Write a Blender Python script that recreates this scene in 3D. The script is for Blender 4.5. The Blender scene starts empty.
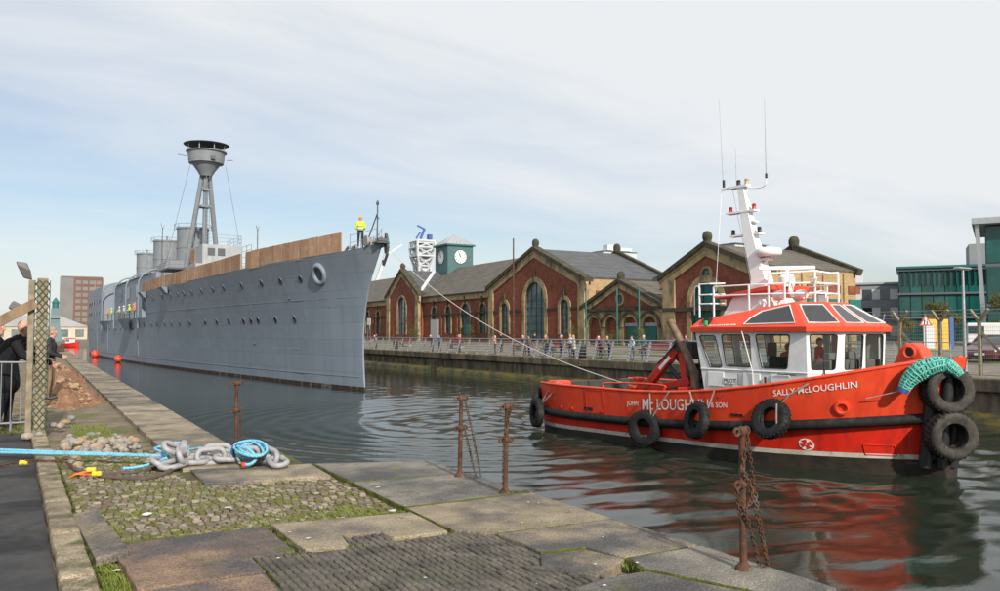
import bpy, bmesh, math, random
import numpy as np
from mathutils import Vector, Matrix
R = math.radians
PI = math.pi
rnd = random.Random(7)
scene = bpy.context.scene
COL = scene.collection

# ------------------------------------------------------------------ camera, sky, sun, exposure
EYE = 1.75                      # eye height above the near quay
WATER = -2.05                   # dock water level
FARQ = -0.2                     # top of the quay across the dock
cam_d = bpy.data.cameras.new('camera')
cam = bpy.data.objects.new('camera', cam_d); COL.objects.link(cam)
cam_d.sensor_width = 36; cam_d.lens = 28.8; cam_d.clip_start = 0.05; cam_d.clip_end = 6000
cam.location = (0, 0, EYE)
cam.rotation_euler = (R(90) + math.atan(37.5 / 800), 0, -R(30))
scene.camera = cam

SUN_EL, SUN_AZ = R(30), math.atan2(-0.10, -0.99)
sd = Vector((math.sin(SUN_AZ) * math.cos(SUN_EL), math.cos(SUN_AZ) * math.cos(SUN_EL), math.sin(SUN_EL)))
sun_d = bpy.data.lights.new('sun', 'SUN'); sun = bpy.data.objects.new('sun', sun_d); COL.objects.link(sun)
sun_d.energy = 4.3; sun_d.angle = R(1.6); sun_d.color = (1.0, 0.92, 0.80)
sun.rotation_euler = (-sd).to_track_quat('-Z', 'Y').to_euler()

world = bpy.data.worlds.new('World'); scene.world = world; world.use_nodes = True
wn, wl = world.node_tree.nodes, world.node_tree.links
wn.clear()
w_out = wn.new('ShaderNodeOutputWorld'); w_bg = wn.new('ShaderNodeBackground'); w_bg.inputs[1].default_value = 0.1
sky = wn.new('ShaderNodeTexSky'); sky.sky_type = 'NISHITA'; sky.sun_disc = False
sky.sun_elevation = SUN_EL; sky.sun_rotation = SUN_AZ; sky.air_density = 1.0; sky.dust_density = 1.2; sky.ozone_density = 1.5
tc = wn.new('ShaderNodeTexCoord'); sep = wn.new('ShaderNodeSeparateXYZ'); wl.new(tc.outputs['Generated'], sep.inputs[0])
def wmath(op, a, b):
    n = wn.new('ShaderNodeMath'); n.operation = op
    for i, v in enumerate((a, b)):
        if isinstance(v, (int, float)): n.inputs[i].default_value = v
        else: wl.new(v, n.inputs[i])
    return n.outputs[0]
zz = wmath('ADD', wmath('MAXIMUM', sep.outputs[2], 0.0), 0.16)
cmb = wn.new('ShaderNodeCombineXYZ')
wl.new(wmath('DIVIDE', sep.outputs[0], zz), cmb.inputs[0]); wl.new(wmath('DIVIDE', sep.outputs[1], zz), cmb.inputs[1])
mp = wn.new('ShaderNodeMapping'); mp.inputs['Rotation'].default_value = (0, 0, R(80)); mp.inputs['Scale'].default_value = (0.42, 1.0, 1)
mp.inputs['Location'].default_value = (5.0, 9.0, 0)
wl.new(cmb.outputs[0], mp.inputs[0])
def wnoise(scale, detail, rough, dist):
    n = wn.new('ShaderNodeTexNoise'); n.inputs['Scale'].default_value = scale; n.inputs['Detail'].default_value = detail
    n.inputs['Roughness'].default_value = rough; n.inputs['Distortion'].default_value = dist
    wl.new(mp.outputs[0], n.inputs['Vector']); return n.outputs['Fac']
big = wnoise(0.33, 5, 0.5, 0.4); fine = wnoise(1.7, 8, 0.6, 0.8)
cov = wmath('ADD', wmath('MULTIPLY', big, 0.80), wmath('MULTIPLY', fine, 0.20))
ramp = wn.new('ShaderNodeValToRGB'); ramp.color_ramp.elements[0].position = 0.40; ramp.color_ramp.elements[1].position = 0.58
ramp.color_ramp.elements[0].color = (0.16, 0.16, 0.16, 1); ramp.color_ramp.elements[1].color = (0.97, 0.97, 0.97, 1)
wl.new(cov, ramp.inputs[0])
mix = wn.new('ShaderNodeMixRGB'); mix.inputs[2].default_value = (6.9, 7.1, 7.3, 1)
wl.new(ramp.outputs[0], mix.inputs[0]); wl.new(sky.outputs[0], mix.inputs[1])
wl.new(mix.outputs[0], w_bg.inputs[0]); wl.new(w_bg.outputs[0], w_out.inputs[0])

vs = scene.view_settings
vs.view_transform = 'Standard'; vs.look = 'None'; vs.exposure = 0.30; vs.gamma = 1.0; vs.use_curve_mapping = False
scene.cycles.use_denoising = True
scene.cycles.max_bounces = 6; scene.cycles.transparent_max_bounces = 12
scene.cycles.caustics_reflective = False; scene.cycles.caustics_refractive = False

# ------------------------------------------------------------------ materials (all procedural)
MATS = {}
def M(name, c, rough=0.6, metal=0.0, c2=None, sc=4.0, lo=0.38, hi=0.62, dirt=None, dsc=1.2, dlo=0.5, dhi=0.7, bump=0.0, bsc=30.0,
      spec=0.5, var=0.0, stretch=(1, 1, 1), detail=6.0, coord='Object', coat=0.0, dstretch=None, dirt2=None, d2sc=20.0, d2lo=0.6, d2hi=0.66, own=False, speck=0.0, ssc=110.0):
    if name in MATS: return MATS[name]
    m = bpy.data.materials.new(name); m.use_nodes = True; MATS[name] = m
    nt = m.node_tree; N, L = nt.nodes, nt.links
    bs = N['Principled BSDF']
    bs.inputs['Roughness'].default_value = rough; bs.inputs['Metallic'].default_value = metal
    bs.inputs['Specular IOR Level'].default_value = spec * (.4 if rough >= .68 else .7 if rough > .4 else 1); bs.inputs['Coat Weight'].default_value = coat
    t = N.new('ShaderNodeTexCoord'); offv = None
    if own:                                               # every piece gets its own stretch of the pattern
        oi0 = N.new('ShaderNodeObjectInfo'); vm = N.new('ShaderNodeVectorMath'); vm.operation = 'SCALE'; vm.inputs[0].default_value = (37, 71, 53)
        L.new(oi0.outputs['Random'], vm.inputs['Scale']); offv = vm.outputs[0]
    def noise(scale, st, det=detail):
        mpn = N.new('ShaderNodeMapping'); mpn.inputs['Scale'].default_value = st; L.new(t.outputs[coord], mpn.inputs[0])
        if offv is not None: L.new(offv, mpn.inputs['Location'])
        n = N.new('ShaderNodeTexNoise'); n.inputs['Scale'].default_value = scale; n.inputs['Detail'].default_value = det; n.inputs['Roughness'].default_value = 0.6
        L.new(mpn.outputs[0], n.inputs['Vector']); return n.outputs['Fac']
    def rampn(fac, a, b):
        r_ = N.new('ShaderNodeMapRange'); r_.inputs[1].default_value = a; r_.inputs[2].default_value = b; L.new(fac, r_.inputs[0]); return r_.outputs[0]
    def mixn(fac, a, b, typ='MIX'):
        x = N.new('ShaderNodeMixRGB'); x.blend_type = typ
        if isinstance(fac, float): x.inputs[0].default_value = fac
        else: L.new(fac, x.inputs[0])
        for i, v in ((1, a), (2, b)):
            if isinstance(v, tuple): x.inputs[i].default_value = (*v, 1)
            else: L.new(v, x.inputs[i])
        return x.outputs[0]
    col = tuple(c)
    if c2 is not None: col = mixn(rampn(noise(sc, stretch), lo, hi), tuple(c), tuple(c2))
    if dirt is not None: col = mixn(rampn(noise(dsc, dstretch or (1, 1, 1)), dlo, dhi), col, tuple(dirt))
    if dirt2 is not None: col = mixn(rampn(noise(d2sc, (1, 1, 1)), d2lo, d2hi), col, tuple(dirt2))
    if speck:
        sp_ = N.new('ShaderNodeMapRange'); sp_.inputs[1].default_value = .3; sp_.inputs[2].default_value = .7; sp_.inputs[3].default_value = 1 - speck; sp_.inputs[4].default_value = 1 + speck
        L.new(noise(ssc, (1, 1, 1), 3), sp_.inputs[0]); h2 = N.new('ShaderNodeHueSaturation'); L.new(sp_.outputs[0], h2.inputs['Value'])
        if isinstance(col, tuple): h2.inputs['Color'].default_value = (*col, 1)
        else: L.new(col, h2.inputs['Color'])
        col = h2.outputs[0]
    if var:
        oi = N.new('ShaderNodeObjectInfo'); mr = N.new('ShaderNodeMapRange')
        mr.inputs[3].default_value = 1 - var; mr.inputs[4].default_value = 1 + var; L.new(oi.outputs['Random'], mr.inputs[0])
        hs = N.new('ShaderNodeHueSaturation'); L.new(mr.outputs[0], hs.inputs['Value'])
        if isinstance(col, tuple): hs.inputs['Color'].default_value = (*col, 1)
        else: L.new(col, hs.inputs['Color'])
        col = hs.outputs[0]
    if isinstance(col, tuple): bs.inputs['Base Color'].default_value = (*col, 1)
    else: L.new(col, bs.inputs['Base Color'])
    if bump:
        b = N.new('ShaderNodeBump'); b.inputs['Strength'].default_value = bump; b.inputs['Distance'].default_value = 0.02
        L.new(noise(bsc, (1, 1, 1), 5), b.inputs['Height']); L.new(b.outputs[0], bs.inputs['Normal'])
    return m

def brick_mat(name, a, b, mortar, scale=1.0, dirt=None, rough=0.85, bw=0.24, rh=0.085, ms=0.008):
    m = bpy.data.materials.new(name); m.use_nodes = True; nt = m.node_tree; N, L = nt.nodes, nt.links; bs = N['Principled BSDF']
    t = N.new('ShaderNodeTexCoord'); s = N.new('ShaderNodeSeparateXYZ'); L.new(t.outputs['Object'], s.inputs[0])
    ad = N.new('ShaderNodeMath'); L.new(s.outputs[0], ad.inputs[0]); L.new(s.outputs[1], ad.inputs[1])
    cb = N.new('ShaderNodeCombineXYZ'); L.new(ad.outputs[0], cb.inputs[0]); L.new(s.outputs[2], cb.inputs[1])
    br = N.new('ShaderNodeTexBrick'); L.new(cb.outputs[0], br.inputs['Vector'])
    br.inputs['Scale'].default_value = scale; br.inputs['Brick Width'].default_value = bw; br.inputs['Row Height'].default_value = rh; br.inputs['Mortar Size'].default_value = ms
    br.inputs['Color1'].default_value = (*a, 1); br.inputs['Color2'].default_value = (*b, 1); br.inputs['Mortar'].default_value = (*mortar, 1)
    n = N.new('ShaderNodeTexNoise'); n.inputs['Scale'].default_value = 1.3; n.inputs['Detail'].default_value = 8; n.inputs['Roughness'].default_value = 0.7; L.new(t.outputs['Object'], n.inputs['Vector'])
    mr = N.new('ShaderNodeMapRange'); mr.inputs[1].default_value = 0.35; mr.inputs[2].default_value = 0.7; L.new(n.outputs['Fac'], mr.inputs[0])
    mx = N.new('ShaderNodeMixRGB'); mx.blend_type = 'MULTIPLY'; L.new(mr.outputs[0], mx.inputs[0]); L.new(br.outputs[0], mx.inputs[1]); mx.inputs[2].default_value = (*(dirt or (0.55, 0.5, 0.5)), 1)
    L.new(mx.outputs[0], bs.inputs['Base Color']); bs.inputs['Roughness'].default_value = rough; bs.inputs['Specular IOR Level'].default_value = .2
    bp = N.new('ShaderNodeBump'); bp.inputs['Strength'].default_value = 0.4; bp.inputs['Distance'].default_value = 0.01; L.new(br.outputs['Fac'], bp.inputs['Height']); bp.invert = True
    L.new(bp.outputs[0], bs.inputs['Normal'])
    MATS[name] = m; return m

def glass_mat(name, tint, through=0.6):
    m = bpy.data.materials.new(name); m.use_nodes = True; N, L = m.node_tree.nodes, m.node_tree.links; N.clear()
    o = N.new('ShaderNodeOutputMaterial'); tr = N.new('ShaderNodeBsdfTransparent'); gl = N.new('ShaderNodeBsdfGlossy'); fr = N.new('ShaderNodeFresnel')
    tr.inputs[0].default_value = (*tint, 1); gl.inputs['Roughness'].default_value = 0.03; fr.inputs[0].default_value = 1.5
    mr = N.new('ShaderNodeMapRange'); mr.inputs[3].default_value = 0.0; mr.inputs[4].default_value = 1.0; L.new(fr.outputs[0], mr.inputs[0])
    mx = N.new('ShaderNodeMixShader'); L.new(mr.outputs[0], mx.inputs[0]); L.new(tr.outputs[0], mx.inputs[1]); L.new(gl.outputs[0], mx.inputs[2]); L.new(mx.outputs[0], o.inputs[0])
    MATS[name] = m; return m

# ------------------------------------------------------------------ mesh helpers
class MB:
    def __init__(s): s.v = []; s.f = []; s.mi = []; s.m = 0
    def add(s, vs, fs):
        k = len(s.v); s.v += [tuple(v) for v in vs]
        for f in fs: s.f.append(tuple(i + k for i in f)); s.mi.append(s.m)
        return s
    def box(s, x0, x1, y0, y1, z0, z1):
        v = [(x, y, z) for z in (z0, z1) for y in (y0, y1) for x in (x0, x1)]
        return s.add(v, [(0, 2, 3, 1), (4, 5, 7, 6), (0, 1, 5, 4), (2, 6, 7, 3), (0, 4, 6, 2), (1, 3, 7, 5)])
    def obox(s, c, size, rot=(0, 0, 0)):
        from mathutils import Euler
        e = Euler(rot).to_matrix(); c = Vector(c); a, b, d = [q / 2 for q in size]
        v = [c + e @ Vector((x, y, z)) for z in (-d, d) for y in (-b, b) for x in (-a, a)]
        return s.add(v, [(0, 2, 3, 1), (4, 5, 7, 6), (0, 1, 5, 4), (2, 6, 7, 3), (0, 4, 6, 2), (1, 3, 7, 5)])
    def beam(s, p, q, w, h, upv=(0, 0, 1)):
        p, q = Vector(p), Vector(q); d = (q - p).normalized(); u = Vector(upv)
        if abs(d.dot(u)) > 0.98: u = Vector((1, 0, 0))
        a = d.cross(u).normalized(); b = a.cross(d).normalized()
        ring = [(-w / 2, -h / 2), (w / 2, -h / 2), (w / 2, h / 2), (-w / 2, h / 2)]
        v = [e + a * i + b * j for e in (p, q) for i, j in ring]
        return s.add(v, [(0, 3, 2, 1), (4, 5, 6, 7), (0, 1, 5, 4), (1, 2, 6, 5), (2, 3, 7, 6), (3, 0, 4, 7)])
    def tube(s, path, r, n=8, closed=False, caps=True):
        P = [Vector(p) for p in path]; m = len(P)
        rr = r if isinstance(r, (list, tuple)) else [r] * m
        tg = []
        for i in range(m):
            if closed: d = P[(i + 1) % m] - P[i - 1]
            else: d = P[min(i + 1, m - 1)] - P[max(i - 1, 0)]
            tg.append(d.normalized() if d.length > 1e-9 else Vector((0, 0, 1)))
        u = Vector((0, 0, 1)) if abs(tg[0].z) < 0.9 else Vector((1, 0, 0))
        a = tg[0].cross(u).normalized(); vs = []
        for i in range(m):
            a = (a - tg[i] * a.dot(tg[i]))
            a = a.normalized() if a.length > 1e-6 else tg[i].orthogonal().normalized()
            b = tg[i].cross(a)
            for k in range(n):
                t = 2 * PI * k / n; vs.append(P[i] + (a * math.cos(t) + b * math.sin(t)) * rr[i])
        fs = []
        for i in range(m if closed else m - 1):
            j = (i + 1) % m
            for k in range(n):
                l = (k + 1) % n; fs.append((i * n + k, i * n + l, j * n + l, j * n + k))
        if caps and not closed: fs.append(tuple(range(n))[::-1]); fs.append(tuple((m - 1) * n + k for k in range(n)))
        return s.add(vs, fs)
    def lathe(s, prof, n=16, c=(0, 0, 0), axis=(0, 0, 1), caps=True):
        ax = Vector(axis).normalized(); a = ax.orthogonal().normalized(); b = ax.cross(a); c = Vector(c); vs = []; fs = []
        for r_, h in prof:
            for k in range(n):
                t = 2 * PI * k / n; vs.append(c + ax * h + (a * math.cos(t) + b * math.sin(t)) * max(r_, 1e-4))
        for i in range(len(prof) - 1):
            for k in range(n):
                l = (k + 1) % n; fs.append((i * n + k, i * n + l, (i + 1) * n + l, (i + 1) * n + k))
        if caps: fs.append(tuple(range(n))[::-1]); fs.append(tuple((len(prof) - 1) * n + k for k in range(n)))
        return s.add(vs, fs)
    def loft(s, rings, cap0=True, cap1=True, closed=True):
        n = len(rings[0]); vs = [p for r_ in rings for p in r_]; fs = []
        for i in range(len(rings) - 1):
            for k in range(n if closed else n - 1):
                l = (k + 1) % n; fs.append((i * n + k, i * n + l, (i + 1) * n + l, (i + 1) * n + k))
        if cap0: fs.append(tuple(range(n))[::-1])
        if cap1: fs.append(tuple((len(rings) - 1) * n + k for k in range(n)))
        return s.add(vs, fs)
    def prism(s, poly, fn, d0, d1):
        """poly: 2D points; fn(u, v, d) -> 3D"""
        n = len(poly); vs = [fn(u, v, d) for d in (d0, d1) for u, v in poly]
        return s.add(vs, [tuple(range(n))[::-1], tuple(range(n, 2 * n))] + [(k, (k + 1) % n, (k + 1) % n + n, k + n) for k in range(n)])
    def holed(s, outer, holes, fn, d0, d1):
        """flat wall with holes: front face at d0, reveals back to d1"""
        bm = bmesh.new(); edges = []
        for lp in [outer] + holes:
            vv = [bm.verts.new((u, v, 0)) for u, v in lp]
            for i in range(len(vv)): edges.append(bm.edges.new((vv[i], vv[(i + 1) % len(vv)])))
        bmesh.ops.triangle_fill(bm, use_beauty=True, use_dissolve=False, edges=edges, normal=(0, 0, 1))
        bm.verts.index_update(); bm.verts.ensure_lookup_table()
        pts = [(v.co.x, v.co.y) for v in bm.verts]; tris = [tuple(v.index for v in f.verts) for f in bm.faces]; bm.free()
        s.add([fn(u, v, d0) for u, v in pts], tris)
        s.add([fn(u, v, d1) for u, v in pts], [t[::-1] for t in tris])
        for lp in [outer] + holes:
            n = len(lp); s.add([fn(u, v, d) for d in (d0, d1) for u, v in lp], [(k, (k + 1) % n, (k + 1) % n + n, k + n) for k in range(n)])
        return s
    def build(s, name, mat, parent=None, smooth=None, bevel=0.0, off=None, loc=None, rot=None):
        me = bpy.data.meshes.new(name)
        vs = s.v if off is None else [(v[0] - off[0], v[1] - off[1], v[2] - off[2]) for v in s.v]
        me.from_pydata(vs, [], s.f)
        mats = mat if isinstance(mat, (list, tuple)) else [mat]
        for q in mats: me.materials.append(q)
        if len(mats) > 1: me.polygons.foreach_set('material_index', s.mi)
        bm = bmesh.new(); bm.from_mesh(me); bmesh.ops.recalc_face_normals(bm, faces=bm.faces); bm.to_mesh(me); bm.free()
        if smooth is not None:
            me.polygons.foreach_set('use_smooth', [True] * len(me.polygons)); me.set_sharp_from_angle(angle=R(smooth))
        me.update()
        o = bpy.data.objects.new(name, me); COL.objects.link(o)
        if parent is not None: o.parent = parent
        if loc is not None: o.location = loc
        if rot is not None: o.rotation_euler = rot
        if bevel:
            b = o.modifiers.new('bevel', 'BEVEL'); b.width = bevel; b.segments = 2; b.limit_method = 'ANGLE'; b.angle_limit = R(40)
        return o

def tag(o, label=None, cat=None, group=None, kind=None):
    if label: o['label'] = label
    if cat: o['category'] = cat
    if group: o['group'] = group
    if kind: o['kind'] = kind
    return o
def thing(name, label, cat, loc=(0, 0, 0), rz=0.0, group=None):
    o = bpy.data.objects.new(name, None); COL.objects.link(o); o.location = loc; o.rotation_euler = (0, 0, rz); o.empty_display_size = 0.2
    return tag(o, label, cat, group)
def copy_tree(o, parent=None):
    c = o.copy(); COL.objects.link(c); c.parent = parent
    for ch in list(o.children): copy_tree(ch, c)
    return c
def arch(cx, w, z0, zs, n=10, k=1.0):
    """outline of a round-arched opening: centre cx, width w, sill z0, spring zs"""
    r_ = w / 2
    return [(cx - r_, z0), (cx + r_, z0)] + [(cx + r_ * math.cos(PI * i / n), zs + k * r_ * math.sin(PI * i / n)) for i in range(n + 1)]
def in_poly(x, y, poly):
    c = False; n = len(poly)
    for i in range(n):
        (x1, y1), (x2, y2) = poly[i], poly[i - 1]
        if (y1 > y) != (y2 > y) and x < (x2 - x1) * (y - y1) / (y2 - y1) + x1: c = not c
    return c
def lerp(a, b, t): return a + (b - a) * t
def spline(pts, n=6):
    P = [Vector(p) for p in pts]; out = []
    for i in range(len(P) - 1):
        p0, p1, p2, p3 = P[max(i - 1, 0)], P[i], P[i + 1], P[min(i + 2, len(P) - 1)]
        for k in range(n):
            t = k / n; out.append(0.5 * ((2 * p1) + (p2 - p0) * t + (2 * p0 - 5 * p1 + 4 * p2 - p3) * t * t + (3 * p1 - p0 - 3 * p2 + p3) * t ** 3))
    out.append(P[-1]); return out
def sag(p, q, d, n=14):
    p, q = Vector(p), Vector(q); return [p.lerp(q, i / n) - Vector((0, 0, 4 * d * (i / n) * (1 - i / n))) for i in range(n + 1)]
def text_mesh(body, size, shear=0.0, bold=0.0):
    cu = bpy.data.curves.new('t', 'FONT'); cu.body = body; cu.size = size; cu.shear = shear; cu.offset = bold; cu.resolution_u = 3
    o = bpy.data.objects.new('t', cu); COL.objects.link(o)
    dg = bpy.context.evaluated_depsgraph_get(); me = bpy.data.meshes.new_from_object(o.evaluated_get(dg))
    v = [tuple(p.co) for p in me.vertices]; f = [tuple(p.vertices) for p in me.polygons]
    bpy.data.objects.remove(o); bpy.data.curves.remove(cu); bpy.data.meshes.remove(me)
    return v, f
def text_part(name, body, size, fn, mat, parent, shear=0.0, width=None, bold=0.0):
    """fn(u, v) -> 3D point on the surface that carries the letters"""
    v, f = text_mesh(body, size, shear, bold * size); w = max(p[0] for p in v); k = (width / w) if width else 1.0
    return MB().add([Vector(fn(p[0] * k, p[1])) for p in v], f).build(name, mat, parent)
# ------------------------------------------------------------------ shared materials
m_slab = M('quay_stone', (0.31, 0.26, 0.185), 0.8, c2=(0.19, 0.155, 0.11), sc=2.6, lo=.36, hi=.66, dirt=(0.08, 0.078, 0.08), dsc=1.0, dlo=0.46, dhi=0.64, bump=0.9, bsc=38, var=0.16, own=True, dirt2=(0.10, 0.105, 0.04), d2sc=5, d2lo=0.62, d2hi=0.72, detail=9, speck=.45, ssc=60)
m_kerb = M('kerb_stone', (0.34, 0.28, 0.195), 0.85, c2=(0.17, 0.14, 0.10), sc=4.2, dirt=(0.09, 0.09, 0.04), dsc=2.6, dlo=0.52, dhi=0.66, bump=1.0, bsc=36, var=0.14, own=True, detail=9, speck=.5, ssc=60)
m_sett = M('sett_stone', (0.25, 0.215, 0.165), 0.75, c2=(0.13, 0.112, 0.088), sc=11, lo=.44, hi=.56, speck=.35, dirt=(0.13, 0.14, 0.025), dsc=0.95, dlo=0.52, dhi=0.64, bump=0.5, bsc=60)
m_earth = M('earth', (0.135, 0.11, 0.075), 0.95, c2=(0.22, 0.18, 0.13), sc=3, dirt=(0.10, 0.12, 0.025), dsc=0.7, dlo=0.54, dhi=0.66, bump=1.0, bsc=50, dirt2=(0.33, 0.28, 0.22), d2sc=34, d2lo=0.6, d2hi=0.66, speck=.5, ssc=40)
m_asphalt = M('asphalt', (0.045, 0.045, 0.048), 0.85, c2=(0.07, 0.068, 0.066), sc=2.5, bump=0.5, bsc=140, dirt=(0.028, 0.028, 0.03), dsc=0.8, dlo=0.5, dhi=0.58, dirt2=(0.13, 0.125, 0.12), d2sc=90, d2lo=0.66, d2hi=0.7)
m_iron = M('plate_iron', (0.055, 0.048, 0.04), 0.6, c2=(0.12, 0.105, 0.085), sc=4, dirt=(0.05, 0.06, 0.025), dsc=1.4, dlo=0.55, dhi=0.7, bump=0.3, bsc=70)
m_rust = M('rusty_iron', (0.115, 0.05, 0.028), 0.75, c2=(0.055, 0.036, 0.028), sc=14, bump=0.5, bsc=60, dirt=(0.13, 0.12, 0.10), dsc=5, dlo=0.55, dhi=0.65)
m_grass = M('grass_blades', (0.10, 0.15, 0.025), 0.7, c2=(0.19, 0.21, 0.045), sc=6)
m_conc = M('old_concrete', (0.24, 0.20, 0.14), 0.9, c2=(0.15, 0.125, 0.085), sc=2, stretch=(1, 1, 0.5), dirt=(0.06, 0.055, 0.045), dsc=1.0, dlo=0.42, dhi=0.7, bump=0.5, bsc=18, dstretch=(1, 1, 0.35))
m_conc_post = M('post_concrete', (0.29, 0.245, 0.175), 0.85, c2=(0.19, 0.16, 0.115), sc=6, bump=0.4, bsc=50)
m_wood = M('weathered_wood', (0.27, 0.19, 0.12), 0.8, c2=(0.16, 0.115, 0.075), sc=8, stretch=(1, 1, 0.2), bump=0.3, bsc=30)
m_slime = M('green_slime', (0.075, 0.08, 0.013), 0.6, c2=(0.125, 0.09, 0.018), sc=1.8, dirt=(0.03, 0.03, 0.02), dsc=1.1, dlo=0.45, dhi=0.6, bump=0.6, bsc=14)
m_galv = M('galvanised_steel', (0.42, 0.44, 0.46), 0.42, 0.7, c2=(0.34, 0.36, 0.38), sc=10)
m_white = M('white_paint', (0.74, 0.75, 0.75), 0.4, c2=(0.66, 0.67, 0.67), sc=3, dirt=(0.5, 0.47, 0.42), dsc=2.3, dlo=0.62, dhi=0.75)
m_black = M('black_paint', (0.018, 0.018, 0.02), 0.45, c2=(0.03, 0.03, 0.032), sc=6)
m_rubber = M('rubber', (0.012, 0.012, 0.014), 0.72, c2=(0.022, 0.022, 0.022), sc=7, bump=0.3, bsc=30, dirt=(0.05, 0.047, 0.044), dsc=2.4, dlo=0.58, dhi=0.74)
m_skin = M('skin', (0.52, 0.30, 0.22), 0.55, c2=(0.48, 0.26, 0.19), sc=20)
m_bluerope = M('light_blue_rope', (0.13, 0.42, 0.60), 0.8, c2=(0.24, 0.56, 0.72), sc=40, dirt=(0.16, 0.30, 0.36), dsc=7, dlo=.52, dhi=.68, bump=0.6, bsc=90)
m_chain = M('galvanised_chain', (0.34, 0.34, 0.36), 0.6, 0.1, c2=(0.26, 0.26, 0.27), sc=9, bump=0.2, bsc=50, dirt=(0.16, 0.14, 0.12), dsc=6, dlo=0.58, dhi=0.7)

# ------------------------------------------------------------------ water: one rippled sheet
def make_water():
    xs = np.concatenate([np.linspace(-60, 2, 12), np.arange(2.2, 35.6, 0.13), np.linspace(36, 400, 8)])
    ys = [-6.0]
    while ys[-1] < 900:
        y = ys[-1]; ys.append(y + (0.13 if y < 44 else 0.13 + (y - 44) * 0.02))
    ys = np.array(ys)
    X, Y = np.meshgrid(xs, ys)
    rs = np.random.RandomState(4); H = np.zeros_like(X)
    fade = np.clip((70 - Y) / 40, 0, 1)
    for i in range(26):                                   # short wind ripples, mostly running down the dock
        a = rs.normal(-1.25, 0.55); lam = rs.uniform(0.5, 2.2); k = 2 * PI / lam
        H += 0.0036 * lam ** 0.8 * np.sin(k * (X * math.cos(a) + Y * math.sin(a)) + rs.uniform(0, 6.28) + 1.2 * np.sin(X * 0.21 + Y * 0.17 + i))
    # the water on the ship's quiet side lies flatter than the stretch that the tug has stirred
    q = np.clip((X - 6.5 - np.clip((Y - 14) * 0.22, -3, 9)) / 6.0, 0, 1); q = q * q * (3 - 2 * q)
    H *= 0.16 + 0.84 * q
    def ring(cx, cy, lam, r0, width, amp):
        d = np.hypot(X - cx, Y - cy); return amp * np.sin(2 * PI * d / lam) * np.exp(-((d - r0) / width) ** 2)
    H += ring(17.0, 31.0, 0.95, 10.0, 3.4, 0.024) + ring(17.0, 31.0, 1.3, 5.0, 3.0, 0.020)
    # wake and wash: along the tug's side and astern
    s = (Y - 12.0); off = 16.9 - np.clip((Y - 12) * 0.04, 0, 2) - X
    wash = np.exp(-((off - 0.6) / 1.6) ** 2) * np.clip((Y - 9) / 4, 0, 1) * np.clip((34 - Y) / 6, 0, 1)
    H += 0.022 * wash * np.sin(X * 5.1 + 1.3 * np.sin(Y * 1.7)) * np.sin(Y * 3.3 + np.sin(X * 2.2))
    st = np.exp(-(((X - 18.5) / 2.6) ** 2 + ((Y - 30.5) / 3.2) ** 2))
    for i in range(8): H += 0.012 * st * np.sin(X * rs.uniform(3, 8) + Y * rs.uniform(-6, 6) + rs.uniform(0, 6))
    Z = WATER + H * fade
    ny, nx = X.shape
    co = np.stack([X, Y, Z], -1).reshape(-1, 3)
    idx = np.arange(ny * nx).reshape(ny, nx)
    qd = np.stack([idx[:-1, :-1], idx[:-1, 1:], idx[1:, 1:], idx[1:, :-1]], -1).reshape(-1, 4)
    me = bpy.data.meshes.new('water'); me.vertices.add(len(co)); me.vertices.foreach_set('co', co.ravel())
    me.loops.add(qd.size); me.loops.foreach_set('vertex_index', qd.ravel().astype(np.int32))
    me.polygons.add(len(qd)); me.polygons.foreach_set('loop_start', (np.arange(len(qd)) * 4).astype(np.int32))
    me.polygons.foreach_set('use_smooth', np.ones(len(qd), bool)); me.update(calc_edges=True)
    m = bpy.data.materials.new('dock_water'); m.use_nodes = True; N, L = m.node_tree.nodes, m.node_tree.links; b = N['Principled BSDF']
    b.inputs['Base Color'].default_value = (0.017, 0.024, 0.016, 1); b.inputs['Roughness'].default_value = 0.045; b.inputs['IOR'].default_value = 1.333
    t = N.new('ShaderNodeTexCoord')
    n1 = N.new('ShaderNodeTexNoise'); n1.inputs['Scale'].default_value = 3.0; n1.inputs['Detail'].default_value = 6; n1.inputs['Roughness'].default_value = 0.62
    mpn = N.new('ShaderNodeMapping'); mpn.inputs['Scale'].default_value = (0.7, 1.3, 1); L.new(t.outputs['Object'], mpn.inputs[0]); L.new(mpn.outputs[0], n1.inputs['Vector'])
    bp = N.new('ShaderNodeBump'); bp.inputs['Strength'].default_value = 0.15; bp.inputs['Distance'].default_value = 0.05
    L.new(n1.outputs['Fac'], bp.inputs['Height']); L.new(bp.outputs[0], b.inputs['Normal'])
    me.materials.append(m)
    o = bpy.data.objects.new('water', me); COL.objects.link(o); tag(o, kind='structure')
make_water()

# ------------------------------------------------------------------ near quay: solid body, coping stones, setts, iron paving
QUAY = [(-60, -12), (4.62, -12), (4.62, 9.98), (2.66, 10.5), (2.56, 120), (-60, 120)]
mb = MB(); mb.prism(QUAY, lambda u, v, d: (u, v, d), -4.0, -0.075)
quay = mb.build('quay_ground', m_earth); tag(quay, kind='structure')

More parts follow.
